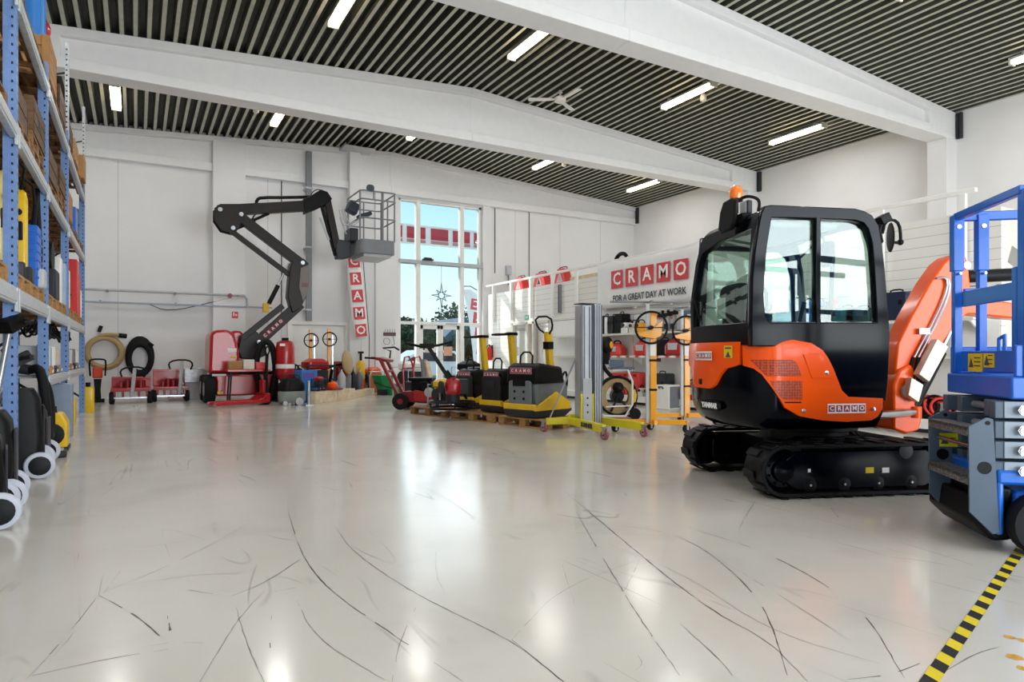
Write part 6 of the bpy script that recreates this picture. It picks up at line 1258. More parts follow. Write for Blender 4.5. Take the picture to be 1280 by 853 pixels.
# ================================================================== FLOOR MACHINES IN THE MIDDLE
pd = Vector((.199, -.98, 0)); pn = Vector((.98, .199, 0)); p0 = Vector((4.50, 11.9, 0)); prz = math.atan2(pd.y, pd.x)
for k, (u, lb, old) in enumerate(((.62, 'grey weathered pallet under the black trowel machine', True), (1.92, 'pale wooden pallet under the two smaller plate compactors', False), (3.22, 'pale wooden pallet under the large grey plate compactor', False))):
    q = p0 + pd * u + pn * .42; pallet(lb, (q.x, q.y, 0), prz, old, 'pallets carrying machines')
def compactor(label, corner, rz, w_, L, h_, big):
    t = thing('plate_compactor', label, 'plate compactor', corner, rz, 'plate compactors')          # local: x away from the front, y across, near corner at the origin
    gm = mat('compactor_grey', '#6e7478', .45)
    b = MB(); b.loft([[(-.06, 0, .10), (-.01, 0, .01), (L * .8, 0, .0), (L, 0, .09), (L, 0, .12), (-.06, 0, .13)], [(-.06, w_, .10), (-.01, w_, .01), (L * .8, w_, .0), (L, w_, .09), (L, w_, .12), (-.06, w_, .13)]]); b.build('base_plate', M_dgrey, t, bevel=.01)
    b = MB(); b.prism([(-.02, .11), (L * .95, .11), (L * .95, .22), (L * .55, .30 + .10 * big), (.03, .19)], -.01, .03); b.prism([(-.02, .11), (L * .95, .11), (L * .95, .22), (L * .55, .30 + .1 * big), (.03, .19)], w_ - .03, w_ + .01); b.box((-.02, w_ / 2, .165), (.06, w_ + .02, .10)); b.build('base_fairing', M_yel, t, bevel=.012)
    b = MB(); b.prism([(.06, .13), (L * .92, .13), (L * .92, h_ * .55), (L * .75, h_ * .8), (.10, h_ * .8), (.03, h_ * .6)], .03, w_ - .03); b.build('engine_housing', gm if big else M_blk, t, bevel=.03)
    b = MB(); b.prism([(.0, h_ * .62), (L * .80, h_ * .62), (L * .72, h_ * .93), (.14, h_), (.02, h_ * .93)], .0, w_); b.build('hood', M_blk, t, bevel=.04)
    b = MB()
    if big: b.prism(rrect(w_ * .72, h_ * .48, .05, 3, w_ / 2, h_ * .44), -.035, .02, None, 'yz')
    else: b.prism(rrect(w_ * .86, h_ * .62, .05, 3, w_ / 2, h_ * .52), -.035, .02, None, 'yz')
    b.build('front_grille', gm if big else mat('charcoal', '#17181a', .5), t, bevel=.012)
    b = MB()
    for k in range(3):
        for j in range(2): b.cyl((-.04, w_ * (.35 + .3 * j), h_ * (.35 + .13 * k)), (-.03, w_ * (.35 + .3 * j), h_ * (.35 + .13 * k)), .022, seg=10)
    b.box((-.035, w_ * .5, h_ * .64), (.02, w_ * .4, .10)); b.build('vent', M_blk if big else M_dgrey, t)
    M = facing((-.02 if not big else .0, w_ / 2, h_ * .86), (-1, 0, .0)); b = MB(); b.box((0, 0, 0), (w_ * .72, .10, .006), M=M); pl = b.build('name_plate', mat('dull_pink_plate', '#a5727c', .5), t); logo(pl, M @ Matrix.Translation((0, 0, .003)), w_ * .66, M_mar, M_white_ink, 'logo_tile')
    b = MB(); b.tube([(.12, w_ * .3, h_ * .93), (.14, w_ * .3, h_ + .17), (.14, w_ * .7, h_ + .17), (.12, w_ * .7, h_ * .93)], .014, 8, smooth=1); b.build('lifting_bow', M_blk, t)
    hx = L * .86; hh = h_ + (.62 if not big else .50)
    b = MB(); b.loft([[Vector((hx + u - (z - .4) * .12, w_ / 2 + v, z)) for u, v in rrect(.11 * k, .09 * k, .02)] for z, k in ((h_ * .45, 1.1), (hh - .12, 1), (hh - .04, 1), (hh, .9))]); b.build('drawbar', M_yel, t)
    tx = hx - (hh - .4) * .12
    b = MB()
    if big:
        b.tube([(tx, w_ / 2 - .04, hh - .03), (tx - .05, w_ / 2 - .16, hh + .06), (tx - .12, w_ / 2 - .17, hh + .24), (tx - .12, w_ / 2 + .17, hh + .24), (tx - .05, w_ / 2 + .16, hh + .06), (tx, w_ / 2 + .04, hh - .03)], .016, 8, smooth=1); b.box((tx + .02, w_ / 2, hh - .22), (.13, .11, .12))
    else:
        b.tube([(tx + .06, w_ / 2, hh - .03), (tx - .36, w_ / 2, hh - .05)], .022, 8); b.box((tx + .02, w_ / 2, hh - .03), (.16, .14, .05)); b.cyl((tx - .36, w_ / 2 - .08, hh - .05), (tx - .36, w_ / 2 + .08, hh - .05), .018)
    b.build('handle', M_blk, t)
    b = MB(); b.tube([(L * .8, w_ * .2, h_ * .6), (L * .95, w_ * .15, h_ * .9), (L * 1.05, w_ * .2, h_ * .6), (L, w_ * .3, h_ * .3)], .018, 8, smooth=2); b.build('hose', M_rub, t)
    return t
def pp(px, py): v = G(px, py, .146); return (v.x, v.y, .146)
compactor('smaller yellow and black plate compactor nearest the trowel machine', pp(592, 512), math.radians(14), .50, .62, .72, 0)
compactor('smaller yellow and black plate compactor beside the large grey one', pp(628, 517.5), math.radians(14), .52, .64, .74, 0)
compactor('large grey plate compactor with yellow drawbar on the nearest pallet', pp(670, 524), math.radians(16), .64, .86, .84, 1)
# red floor saw
p = G(504, 511); t = thing('floor_saw', 'red walk-behind floor saw with two black wheels and long push bars', 'floor saw', (p.x, p.y, 0), math.radians(-35))
b = MB(); b.prism([(-.05, .16), (.75, .12), (.80, .24), (.60, .40), (.02, .36)], -.22, .22); b.build('chassis', M_dred, t, bevel=.02)
b = MB(); b.bar((.0, -.22, .18), (-.42, -.22, 1.02), .09, .06); b.bar((.0, .22, .18), (-.42, .22, 1.02), .09, .06); b.bar((-.30, -.22, .78), (-.30, .22, .78), .05, .05); b.box((-.40, 0, 1.02), (.26, .5, .06), (0, .2, 0)); b.build('push_frame', M_dred, t, bevel=.012)
b = MB(); b.tube([(-.42, -.2, 1.04), (-.75, -.22, 1.06)], .02, 8); b.tube([(-.42, .2, 1.04), (-.75, .22, 1.06)], .02, 8); b.build('handle_bar', M_blk, t)
b = MB(); b.box((.42, 0, .48), (.42, .36, .22)); b.lathe([(.10, 0), (.12, .04), (.10, .08)], (.5, -.2, .48), (0, -1, 0), 18); b.box((.40, 0, .62), (.5, .4, .06)); b.build('engine', M_blk, t, bevel=.02)
b = MB(); b.prism([(.3, .18), (.75, .16), (.75, .34), (.3, .4)], -.30, -.24); b.build('blade_guard', M_red, t, bevel=.01); b = MB(); b.lathe([(.09, 0), (.10, .03), (.07, .05)], (.62, -.30, .36), (0, -1, 0), 18); b.build('pulley', M_lgrey, t)
for x, y, r_ in ((.02, -.30, .17), (.02, .30, .17), (.66, -.14, .10), (.66, .14, .10)): b = MB(); b.lathe([(r_ * .4, -.03), (r_ * .9, -.035), (r_, -.02), (r_, .02), (r_ * .9, .035), (r_ * .4, .03)], (x, y, r_), (0, 1, 0), 22); w_ = b.build('wheel', M_rub, t); b = MB(); b.cyl((x, y - .036, r_), (x, y + .036, r_), r_ * .35); b.build('hub', M_dred, w_)
b = MB(); b.tube([(-.3, .05, 1.05), (-.28, .05, 1.2), (-.45, .05, 1.26), (-.2, .05, 1.28), (-.1, .05, 1.22)], .02, 8); b.build('throttle_lever', M_dgrey, t)
p = G(520, 502); t = thing('scarifier', 'red-framed machine with steel rods standing behind the floor saw', 'machine', (p.x, p.y, 0), .3); b = MB(); b.tube([(-.2, -.2, .1), (-.25, -.2, 1.05), (.0, -.2, 1.1), (.15, -.2, .4)], .022, 8, smooth=1); b.tube([(-.2, .2, .1), (-.25, .2, 1.05), (.0, .2, 1.1), (.15, .2, .4)], .022, 8, smooth=1); b.bar((-.25, -.2, .8), (-.25, .2, .8), .03, .03); b.build('frame', M_red, t); b = MB(); b.box((.05, 0, .3), (.5, .45, .35)); b.build('engine', M_dgrey, t, bevel=.02); b = MB(); b.lathe([(.1, -.25), (.1, .25)], (0, 0, .1), (0, 1, 0)); b.build('roller', M_blk, t)
t = thing('wooden_board', 'pale wooden board leaning with a steel bar behind the floor saw', 'board', G(529, 504), math.radians(20)); b = MB(); b.prism([(.30, .0), (.40, .0), (.12, .95), (.04, 1.0), (.0, .95)], -.09, .09); b.build('board', M_ply, t, bevel=.01); b = MB(); b.bar((-.02, 0, 1.0), (.05, 0, .3), .05, .10); b.bar((-.1, 0, 1.0), (.1, 0, 1.0), .04, .04); b.build('bracket', M_grey, t); b = MB(); b.box((.2, 0, .05), (.5, .3, .1)); b.build('foot', M_dgrey, t)
# trowel machine on the first pallet
p = pp(552, 515); t = thing('power_trowel', 'black power trowel with red engine and spread handles on the weathered pallet', 'power trowel', p, math.radians(-20))
b = MB(); b.torus((.2, .1, .06), (0, 0, 1), .38, .018, 36, 8); b.torus((.2, .1, .16), (0, 0, 1), .38, .014, 36, 8)
for k in range(8): a = k * math.pi / 4; b.cyl((.2 + .38 * math.cos(a), .1 + .38 * math.sin(a), .06), (.2 + .38 * math.cos(a), .1 + .38 * math.sin(a), .16), .012, seg=6); b.bar((.2, .1, .16), (.2 + .38 * math.cos(a), .1 + .38 * math.sin(a), .16), .02, .012)
b.build('guard_ring', M_blk, t)
for k in range(4): a = k * math.pi / 2 + .3; b = MB(); b.bar((.2 + .05 * math.cos(a), .1 + .05 * math.sin(a), .02), (.2 + .34 * math.cos(a), .1 + .34 * math.sin(a), .015), .14, .012, (0, 0, 1)); b.build('blade', M_steel, t)
b = MB(); b.loft([[Vector((.2 + u, .1 + v, z)) for u, v in rrect(.27 * k, .27 * k, .09)] for z, k in ((.26, .6), (.30, .9), (.36, 1), (.46, 1), (.54, .85), (.58, .45))]); b.build('engine', M_red, t); b = MB(); b.cyl((.2, .1, .14), (.2, .1, .3), .12); b.box((.36, .16, .42), (.2, .24, .26)); b.lathe([(.10, 0), (.11, .05)], (.02, .04, .42), (-1, -.3, 0), 18); b.build('motor_block', M_dgrey, t, bevel=.01)
b = MB(); b.bar((.3, .12, .3), (-.25, .05, 1.15), .06, .06); b.bar((.45, .2, .2), (.1, .1, .7), .035, .035); b.build('handle_bar', M_blk, t); b = MB(); b.tube([(-.6, -.22, 1.16), (-.3, -.05, 1.10), (-.25, .05, 1.13), (-.1, .22, 1.12), (.2, .36, 1.20)], .022, 8, smooth=1); b.box((-.25, .05, 1.12), (.24, .2, .08)); b.build('grip', M_blk, t)
engine_machine('yellow and red engine on a steel frame behind the power trowel', (p[0] + .6, p[1] + 1.25, 0), M_yel, .2, 1.1); pass
for i, (px, py, lb) in enumerate(((513, 480, 'white and red boxed machine beside the entrance doors'), (586, 480, 'black handled machine between trowel and compactors'))):
    v = G(px, 497); engine_machine(lb, (v.x, v.y, 0), (M_white, M_blk)[i], .4, 1.6)
# ---- material lift with aluminium mast
mz = Vector((5.66, 7.72, 0)); t = thing('material_lift', 'aluminium mast lift on a bright yellow wheeled base', 'material lift', mz, math.radians(-90)); ML = t   # local +x points to the front casters
b = MB(); b.mi = 0
for y, w_, d_, x in ((.09, .17, .16, -.02), (.10, .14, .05, .09), (-.09, .15, .20, .0)): b.mm((x - d_ / 2, y - w_ / 2, .13), (x + d_ / 2, y + w_ / 2, 1.84 if y > 0 else 1.82))
b.build('mast', M_alu, t, bevel=.006)
b = MB()
for y in (.03, .07, .11, .15): b.mm((.112, y - .007, .14), (.122, y + .007, 1.83)); b.mm((-.115, y - .006, .14), (-.10, y + .006, 1.83))
for y in (-.14, -.05): b.mm((.095, y - .008, .14), (.108, y + .008, 1.80)); b.mm((-.115, y - .012, .14), (-.095, y + .012, 1.80))
b.mm((-.118, -.012, .5), (-.09, .004, 1.8)); b.mm((.09, -.20, .6), (.10, -.165, 1.7)); b.build('mast_rib', mat('rib_grey', '#6f747b', .4, .4), t)
b = MB(); b.mm((.06, -.175, .14), (.125, -.02, .78)); b.build('carriage', M_lgrey, t, bevel=.006); b = MB()
for z in (.3, .4, .5): b.cyl((.12, -.10, z), (.13, -.10, z), .014)
b.tube([(-.12, -.10, 1.66), (-.14, -.08, 1.72), (-.14, -.12, 1.76), (-.12, -.09, 1.8)], .010, 6); b.build('mast_fitting', M_dgrey, t)
b = MB(); b.cyl((-.06, .18, 1.77), (-.06, .24, 1.77), .035); b.box((-.02, .0, 1.845), (.2, .34, .012)); b.build('pulley_cap', M_dgrey, t)
ya = M_acid
for sg, nm in ((-1, 'leg'), (1, 'leg')):      # -1: the one towards the photographer
    y = sg * .33; b = MB(); b.bar((-.14, y * .6, .16), (.80, y, .14), .06, .11); b.build(nm, ya, t, bevel=.006)
b = MB(); b.mm((-.12, -.27, .12), (.05, .27, .20)); b.mm((-.16, -.24, .10), (-.10, .24, .26)); b.build('base_crossbar', ya, t, bevel=.006)
b = MB(); b.mm((.08, -.20, .14), (.11, -.17, .56)); b.mm((.08, -.005, .14), (.11, .025, .56)); b.mm((.08, -.2, .46), (.105, .02, .49)); b.build('carriage_bracket', ya, t, bevel=.004)
b = MB(); b.bar((-.10, -.16, .17), (-.34, -.50, .15), .06, .10); b.build('outrigger', ya, t, bevel=.006); b = MB(); b.cyl((-.30, -.46, .20), (-.06, -.13, 1.15), .012); b.build('stay_rod', M_steel, t)
for x, y in ((.82, -.335), (.82, .335), (-.36, -.52), (-.25, .4)): caster(t, (x, y, 0), .062, mat('rosy_tyre', '#a05a68', .5), M_blk, .3)
q = Vector((.38, -.305, .14)); dr_ = math.atan2(-.33 * .4, .94); M = Matrix.Translation((.38, -.309, .145)) @ Matrix.Rotation(dr_, 4, 'Z') @ FRAME_UP
text('maker_name', 'SUMNER', .085, M_ink, t, M, .004, .003)
M = Matrix.Translation((-.22, -.365, .15)) @ Matrix.Rotation(math.radians(55), 4, 'Z') @ FRAME_UP; M = facing((-.255, -.33, .155), (-.8, .58, 0)); b = MB(); b.box((0, 0, .0), (.24, .06, .004), M=M); pl = b.build('sticker_plate', M_paper, t); logo(pl, M @ Matrix.Translation((0, 0, .003)), .22, M_mar, M_white_ink, 'logo_tile')
# ---- hose reel on a dolly
p = G(772, 524); t = thing('hose_reel', 'hose reel with beige rim and black hub on a white dolly behind the mast lift', 'hose reel', (p.x, p.y, 0), TH * -1)
b = MB(); b.torus((0, 0, .40), (0, 1, 0), .33, .022, 36, 8); b.torus((0, .14, .40), (0, 1, 0), .33, .022, 36, 8); b.build('rim', M_blk, t); b = MB(); b.lathe([(.20, -.0), (.31, .01), (.31, .13), (.20, .14)], (0, 0, .40), (0, 1, 0), 30, cap=False); b.build('hose_turns', M_beige, t)
b = MB(); b.lathe([(.11, -.02), (.12, .16)], (0, 0, .40), (0, 1, 0), 20); b.bar((0, -.01, .4), (-.12, -.01, .13), .08, .03); b.bar((0, -.01, .4), (.16, -.01, .2), .08, .03); b.ball((0, -.05, .55), .10, 14); b.build('hub', M_blk, t)
b = MB(); b.prism([(.27, .28), (.31, .30), (.33, .42), (.30, .52), (.26, .5), (.27, .4)], -.03, -.02); b.build('yellow_band', M_yel, t)
b = MB(); b.tube([(-.24, -.10, .06), (.24, -.10, .06), (.24, -.10, .86), (-.10, -.10, .86)], .018, 8, smooth=1); b.tube([(-.24, .22, .06), (.24, .22, .06), (.24, .22, .86)], .018, 8); b.bar((.24, -.1, .86), (.24, .22, .86), .03, .03); b.bar((-.24, -.1, .06), (-.24, .22, .06), .03, .03); b.bar((-.22, -.10, .22), (.22, -.10, .24), .02, .02); b.build('dolly_frame', M_white, t)
for y in (-.14, .26): b = MB(); b.lathe([(.05, -.02), (.09, -.02), (.1, 0), (.09, .02), (.05, .02)], (.28, y, .1), (0, 1, 0), 18); b.build('wheel', M_blk, t)
b = MB(); b.mm((-.14, -.12, .86), (.28, .24, .90)); b.box((-.02, 0, .97), (.24, .2, .12)); b.build('top_tray', mat('blue_grey_tray', '#49586e', .5), t, bevel=.01)
b = MB(); b.tube([(.24, .1, .0), (.34, .1, .02), (.33, .1, .5), (.2, .1, .7)], .012, 6, smooth=1); b.build('hose_end', M_dred, t)
t = thing('core_drill_rig', 'black round-headed drill rig standing just behind the silver mast', 'drill rig', G(751, 519), .2); b = MB(); b.mm((-.04, -.04, .02), (.04, .04, 1.3)); b.mm((-.25, -.2, 0), (.25, .2, .05)); b.build('column', M_grey, t); b = MB(); b.lathe([(.12, -.1), (.16, -.06), (.16, .06), (.12, .1)], (.08, -.05, 1.3), (.3, -1, 0), 22); b.box((.05, 0, 1.06), (.2, .2, .24)); b.tube([(.05, 0, .95), (.0, -.1, .85), (.12, -.15, .72)], .04, 8, smooth=1); b.build('drill_head', M_blk, t, bevel=.01); b = MB(); b.lathe([(.06, 0), (.07, .02), (.05, .03)], (.1, -.15, 1.3), (.3, -1, 0), 16); b.build('gear_face', M_amb, t)
# ---- two orange panel hoists
def big_hoist(label, px, py, rz):
    p = G(px, py); t = thing('drywall_hoist', label, 'hoist', (p.x, p.y, 0), rz, 'orange drywall hoists')
    b = MB(); b.mm((-.045, -.045, .12), (.045, .045, 1.72)); b.build('mast', M_amb, t, bevel=.006); b = MB(); b.mm((-.10, -.025, .14), (-.055, .025, 1.86)); b.build('inner_mast', M_lgrey, t, bevel=.004)
    b = MB(); b.torus((-.05, -.12, 1.50), (0, 1, 0), .225, .016, 36, 8); b.bar((-.27, -.12, 1.5), (.17, -.12, 1.5), .03, .012); b.cyl((-.05, -.14, 1.5), (-.05, -.04, 1.5), .03); b.build('hand_wheel', M_blk, t)
    b = MB(); b.prism([(-.24, 1.42), (-.05, 1.47), (.12, 1.60), (.10, 1.38), (.0, 1.34), (-.22, 1.38)], -.10, -.06); b.build('winch_plate', M_amb, t, bevel=.004)
    b = MB(); b.mm((-.05, -.05, .60), (.05, .05, .63)); b.mm((-.05, -.05, 1.02), (.05, .05, 1.05)); b.box((.08, 0, 1.04), (.06, .05, .05)); b.build('clamp', M_blk, t)
    b = MB(); b.mm((-.05, -.052, 1.10), (.03, -.046, 1.28)); b.build('label', M_paper, t, smooth=False)
    b = MB(); b.bar((-.55, .12, .15), (.5, -.06, .15), .05, .07); b.bar((0, 0, .15), (.05, .4, .15), .05, .07); b.bar((0, 0, .15), (.02, -.1, .15), .05, .07); b.build('base', M_amb, t, bevel=.005)
    b = MB(); b.cyl((-.62, -.02, 1.87), (.62, -.02, 1.87), .014, seg=8); b.bar((-.08, -.3, 1.86), (-.08, .3, 1.86), .025, .025); b.build('cradle', M_grey, t)
    for x, y in ((-.52, .11), (.47, -.05), (.05, .36)): caster(t, (x, y, 0), .06, M_rub, M_lgrey, .5)
    return t
big_hoist('orange drywall hoist with hand wheel nearer the silver mast', 816, 541, math.radians(-28)); big_hoist('orange drywall hoist with hand wheel close to the excavator', 858, 531, math.radians(-22))
p = G(840, 511); t = thing('heater_box', 'white upright box with grey side standing before the shelf plinth', 'box', (p.x - .14, p.y, 0), math.radians(8)); b = MB(); b.mm((-.18, -.2, 0), (.18, .2, .5)); b.build('body', M_white, t, bevel=.015); b = MB(); b.mm((-.16, -.205, .03), (.16, -.2, .47)); b.build('side_panel', M_grey, t); b = MB(); b.tube([(-.181, .05, .42), (-.21, .05, .46), (-.21, -.05, .46), (-.181, -.05, .42)], .012, 6); b.build('handle', M_blk, t)
# ================================================================== SHELVING OF THE SLATTED ROOM
SX = 9.70
t = thing('shelf_plinth', 'white base plinth running below the wall shelving', 'plinth', (0, 0, 0)); b = MB(); b.mm((SX + .02, 4.6, .06), (XP - .005, 15.2, .20)); b.build('top_board', M_white, t, bevel=.008); b = MB(); b.mm((SX + .08, 4.6, 0), (XP - .005, 15.2, .06)); b.build('kick_board', M_dgrey, t)
for z, lb in ((1.10, 'lower white wall shelf with red price strip'), (1.62, 'upper white wall shelf below the slatted panel')):
    t = thing('wall_shelf', lb, 'shelf', (0, 0, z)); b = MB(); b.mm((SX, 4.6, -.03), (XP - .005, 15.2, 0)); b.build('board', M_white, t, bevel=.005); b = MB(); b.mm((SX - .012, 4.6, -.045), (SX, 15.2, .0)); b.build('price_strip', M_offw, t)
    y = 4.7
    while y < 15.2: q = MB(); q.prism([(SX + .1, -.03), (XP - .004, -.03), (XP - .004, -.22)], y - .012, y + .012); q.build('bracket', M_white, t); y += 1.75
    if z < 1.2:
        k = 0; y = 9.9
        while y < 13.4: q = MB(); q.mm((SX - .016, y, -.04), (SX - .012, y + .1, .005)); q.build('price_tag', M_logo if k % 2 else M_paper, t, smooth=False); y += .16; k += 1
zs = [1.102, 1.622, .202]
def sy(px): return atX(px, 440, SX + .2).y
def on(px, lv, dx=.185): return (SX + dx, sy(px), zs[lv])
R9 = math.radians(-90)
# upper shelf
for i, (px, w_, h_, m_, lb) in enumerate(((750, .24, .42, M_blk, 'black upright filter case'), (759.5, .20, .44, M_blk, 'second black upright case with white edge'), (768.5, .2, .42, M_dgrey, 'dark grey upright case'), (778.5, .28, .46, M_blk, 'large black case with handle'))):
    tool_case('upright_case', '%s on the upper shelf near the silver mast' % lb, on(px, 1), (w_, .26, h_), m_, R9)
for i, (px, w_, h_, m_, lb) in enumerate(((752.5, .05, .40, M_white, 'thin white catalogue standing between the black cases'), (764, .05, .40, M_white, 'second thin white catalogue between the black cases'))): carton('binder', lb, 'binder', (SX + .12, sy(px), zs[1]), (.22, w_, h_), m_)
def small_tool(name, label, loc, m, s_=1.0, rz=0, cat='tool'):
    t = thing(name, label, cat, loc, rz); b = MB(); b.box((0, 0, .07 * s_), (.24 * s_, .3 * s_, .14 * s_)); b.lathe([(.05 * s_, -.16 * s_), (.075 * s_, -.13 * s_), (.075 * s_, .13 * s_), (.05 * s_, .16 * s_)], (0, 0, .2 * s_), (0, 1, 0), 18); b.build('body', m, t, bevel=.012)
    b = MB(); b.tube([(0, -.12 * s_, .24 * s_), (0, -.10 * s_, .36 * s_), (0, .08 * s_, .36 * s_), (0, .12 * s_, .24 * s_)], .016 * s_, 8, smooth=1); b.build('handle', M_blk, t); b = MB(); b.lathe([(.04 * s_, 0), (.05 * s_, .05 * s_), (.02 * s_, .07 * s_)], (0, -.16 * s_, .2 * s_), (0, -1, 0), 14); b.build('nozzle', M_dgrey, t); return t
small_tool('bench_tool', 'white bench tool on the upper shelf beside the large black case', on(786, 1), M_white, .9, R9); small_tool('bench_tool', 'cream and red bench tool on the upper shelf before the first hoist', on(795, 1), M_offw, .8, R9); small_tool('bench_tool', 'orange bench tool on the upper shelf behind the hand wheel', on(803, 1), M_amb, .8, R9)
for i, px in enumerate((829, 836, 844)):
    t = thing('clamp_stand', '%s black clamp tool standing on the upper shelf between the hoists' % ('first', 'second', 'third')[i], 'tool', on(px, 1), R9); b = MB(); b.mm((-.12, -.06, 0), (.12, .06, .03)); b.mm((-.03, -.03, .03), (.03, .03, .34)); b.build('stand', M_lgrey, t, bevel=.004); b = MB(); b.box((0, -.02, .34 + .02 * i), (.18, .08, .07)); b.cyl((0, 0, .36), (0, 0, .46), .03); b.build('head', M_blk, t); b = MB(); b.box((.0, -.07, .1), (.10, .02, .12)); b.build('dial', M_dgrey, t)
carton('tool_box', 'blue grey box on the upper shelf behind the second hoist wheel', 'box', on(866, 1), (.3, .35, .4), mat('slate_blue_box', '#55657f', .5)); carton('tool_box', 'white and red carton on the upper shelf by the excavator cab', 'box', on(872, 1, .1), (.2, .2, .32), M_paper)
for i, (px, m_, h_, lb, c_) in enumerate(((963, M_blk, .22, 'small black box on the upper shelf seen through the side window', 0), (982, M_blue, .42, 'blue case on the upper shelf seen through the cab', 1), (992, M_lblue, .42, 'light blue case beside the blue case behind the cab', 1), (1002, M_blk, .40, 'black case between the blue cases behind the cab', 1), (1012, M_lblue, .40, 'second light blue case behind the cab window post', 1), (1027, M_blue, .38, 'blue case on the shelf behind the front cab window', 1), (1034, M_dgrey, .30, 'grey case beside the red dispenser behind the cab', 1))):
    (tool_case if c_ else (lambda n, l, lo, s_, m, rz: carton(n, l, 'box', lo, s_, m)))('tool_case', lb, on(px, 1), (.2, .26, h_), m_, R9)
t = thing('hand_dispenser', 'bright red bottle-like dispenser on the shelf seen through the cab', 'dispenser', on(1042, 1)); b = MB(); b.lathe([(.07, 0), (.09, .03), (.085, .2), (.06, .26), (.075, .32), (.07, .4), (.03, .44)], seg=18); b.build('bottle', M_lred, t); b = MB(); b.cyl((0, 0, .43), (0, 0, .48), .03); b.build('cap', M_dred, t)
tool_case('tool_case', 'teal case on the upper shelf behind the cab front corner', on(1060, 1), (.4, .3, .24), mat('teal_case', '#1f5f6a', .45), R9); tool_case('tool_case', 'dark teal case next to the teal one behind the cab', on(1080, 1), (.4, .3, .22), mat('dark_teal_case', '#173f4a', .45), R9)
carton('display_carton', 'white display carton on the shelf behind the cab front window', 'box', (SX + .28, sy(1071), zs[1] + .001), (.16, .3, .5), M_paper)
tool_case('tool_case', 'large navy blue case on the upper shelf between cab and boom', on(1122, 1, .18), (.46, .34, .42), mat('navy_case', '#10203f', .4), R9)
# lower shelf
def red_vac(label, px, lv=0, s_=1.0, m=None):
    s_ *= 1.15; t = thing('shop_vacuum', label, 'vacuum cleaner', on(px, lv), R9 + .2); b = MB(); b.loft([[Vector((u, v, z)) for u, v in rrect(.42 * k * s_, .32 * k * s_, .10 * s_)] for z, k in ((.0, .8), (.03 * s_, 1), (.17 * s_, 1), (.26 * s_, .75), (.31 * s_, .35))]); b.build('body', m or M_lred, t); b = MB(); b.box((0, -.15 * s_, .16 * s_), (.18 * s_, .06, .12 * s_)); b.build('front_panel', M_lgrey, t, bevel=.01); b = MB(); b.tube([(-.12 * s_, 0, .24 * s_), (-.08 * s_, 0, .36 * s_), (.1 * s_, 0, .36 * s_), (.13 * s_, 0, .22 * s_)], .018, 8, smooth=1); b.build('handle', M_blk, t); return t
pinkred = mat('coral_red_plastic', '#e0453c', .4)
red_vac('coral red vacuum on the lower shelf beside the mast lift', 756, 0, .9, pinkred); red_vac('second coral red vacuum on the lower shelf, towards the hoists', 772, 0, .85, pinkred)
tool_case('tool_case', 'flat coral red case on the lower shelf between the vacuums', on(764, 0, .1), (.3, .2, .14), pinkred, R9)
red_vac('red vacuum on the lower shelf behind the first orange hoist', 806, 0, .95); red_vac('small red vacuum beside the black case on the lower shelf', 818, 0, .8)
tool_case('tool_case', 'black case with grey label on the lower shelf between the hoists', on(832, 0), (.46, .3, .34), M_blk, R9); red_vac('dark red vacuum on the lower shelf beside the black case', 848, 0, 1.05, M_red); tool_case('tool_case', 'red case on the lower shelf behind the second hoist', on(866, 0), (.4, .3, .32), M_red, R9)
for i, (px, m_, lb) in enumerate(((1004, M_blue, 'blue case on the lower shelf hidden behind the cab'), (1150, mat('navy_case', '#10203f', .4), 'navy case on the lower shelf behind the boom'), (1112, M_lblue, 'light blue case on the lower shelf behind the cab corner'))): tool_case('tool_case', lb, on(px, 0), (.4, .3, .3), m_, R9)
# plinth
def bucket_box(label, px, w_, h_, m, dx=.2):
    t = thing('plastic_crate', label, 'crate', on(px, 2, dx), R9); b = MB(); b.loft([[Vector((u, v, z)) for u, v in rrect(w_ * k, .34 * k, .03)] for z, k in ((0, .82), (h_, 1))]); b.build('tub', m, t); b = MB(); b.mm((-w_ / 2 - .012, -.185, h_ - .04), (w_ / 2 + .012, .185, h_)); b.build('rim', m, t, bevel=.008); b = MB()
    for k in (-1, 1): b.box((k * w_ * .3, -.186, h_ - .07), (.06, .02, .05))
    b.build('grip', M_dred, t); return t
bucket_box('coral red crate on the plinth beside the hose reel', 777, .52, .50, pinkred); bucket_box('coral red crate on the plinth nearer the orange hoists', 795, .56, .52, pinkred); tool_case('tool_case', 'dark grey tall case on the plinth between the hoists', on(829, 2), (.42, .3, .52), M_dgrey, R9)
for i, (px, m_, lb) in enumerate(((800, M_lgrey, 'grey hand machine lying on the plinth before the red crates'), (806, M_white, 'white hand machine on the plinth next to the grey one'), (812, mat('sage_green', '#8fa596', .5), 'sage green hand machine on the plinth behind the first hoist'), (818, M_lgrey, 'pale hand machine on the plinth beside the dark grey case'))): small_tool('hand_machine', lb, (SX + .12, sy(px), zs[2]), m_, .65, R9 + .3 * i)
t = thing('sander', 'black flat sweeper lying on the plinth behind the white heater box', 'machine', on(842, 2, .27), R9); b = MB(); b.prism([(-.28, 0), (.28, 0), (.3, .1), (.16, .22), (-.16, .26), (-.3, .14)], -.14, .14); b.build('body', M_blk, t, bevel=.03); b = MB(); b.tube([(.12, 0, .2), (.2, -.05, .34), (.28, -.05, .3)], .02, 8); b.build('handle', M_dgrey, t)
red_vac('dark red vacuum on the plinth behind the second hoist', 868, 2, 1.0, M_red)
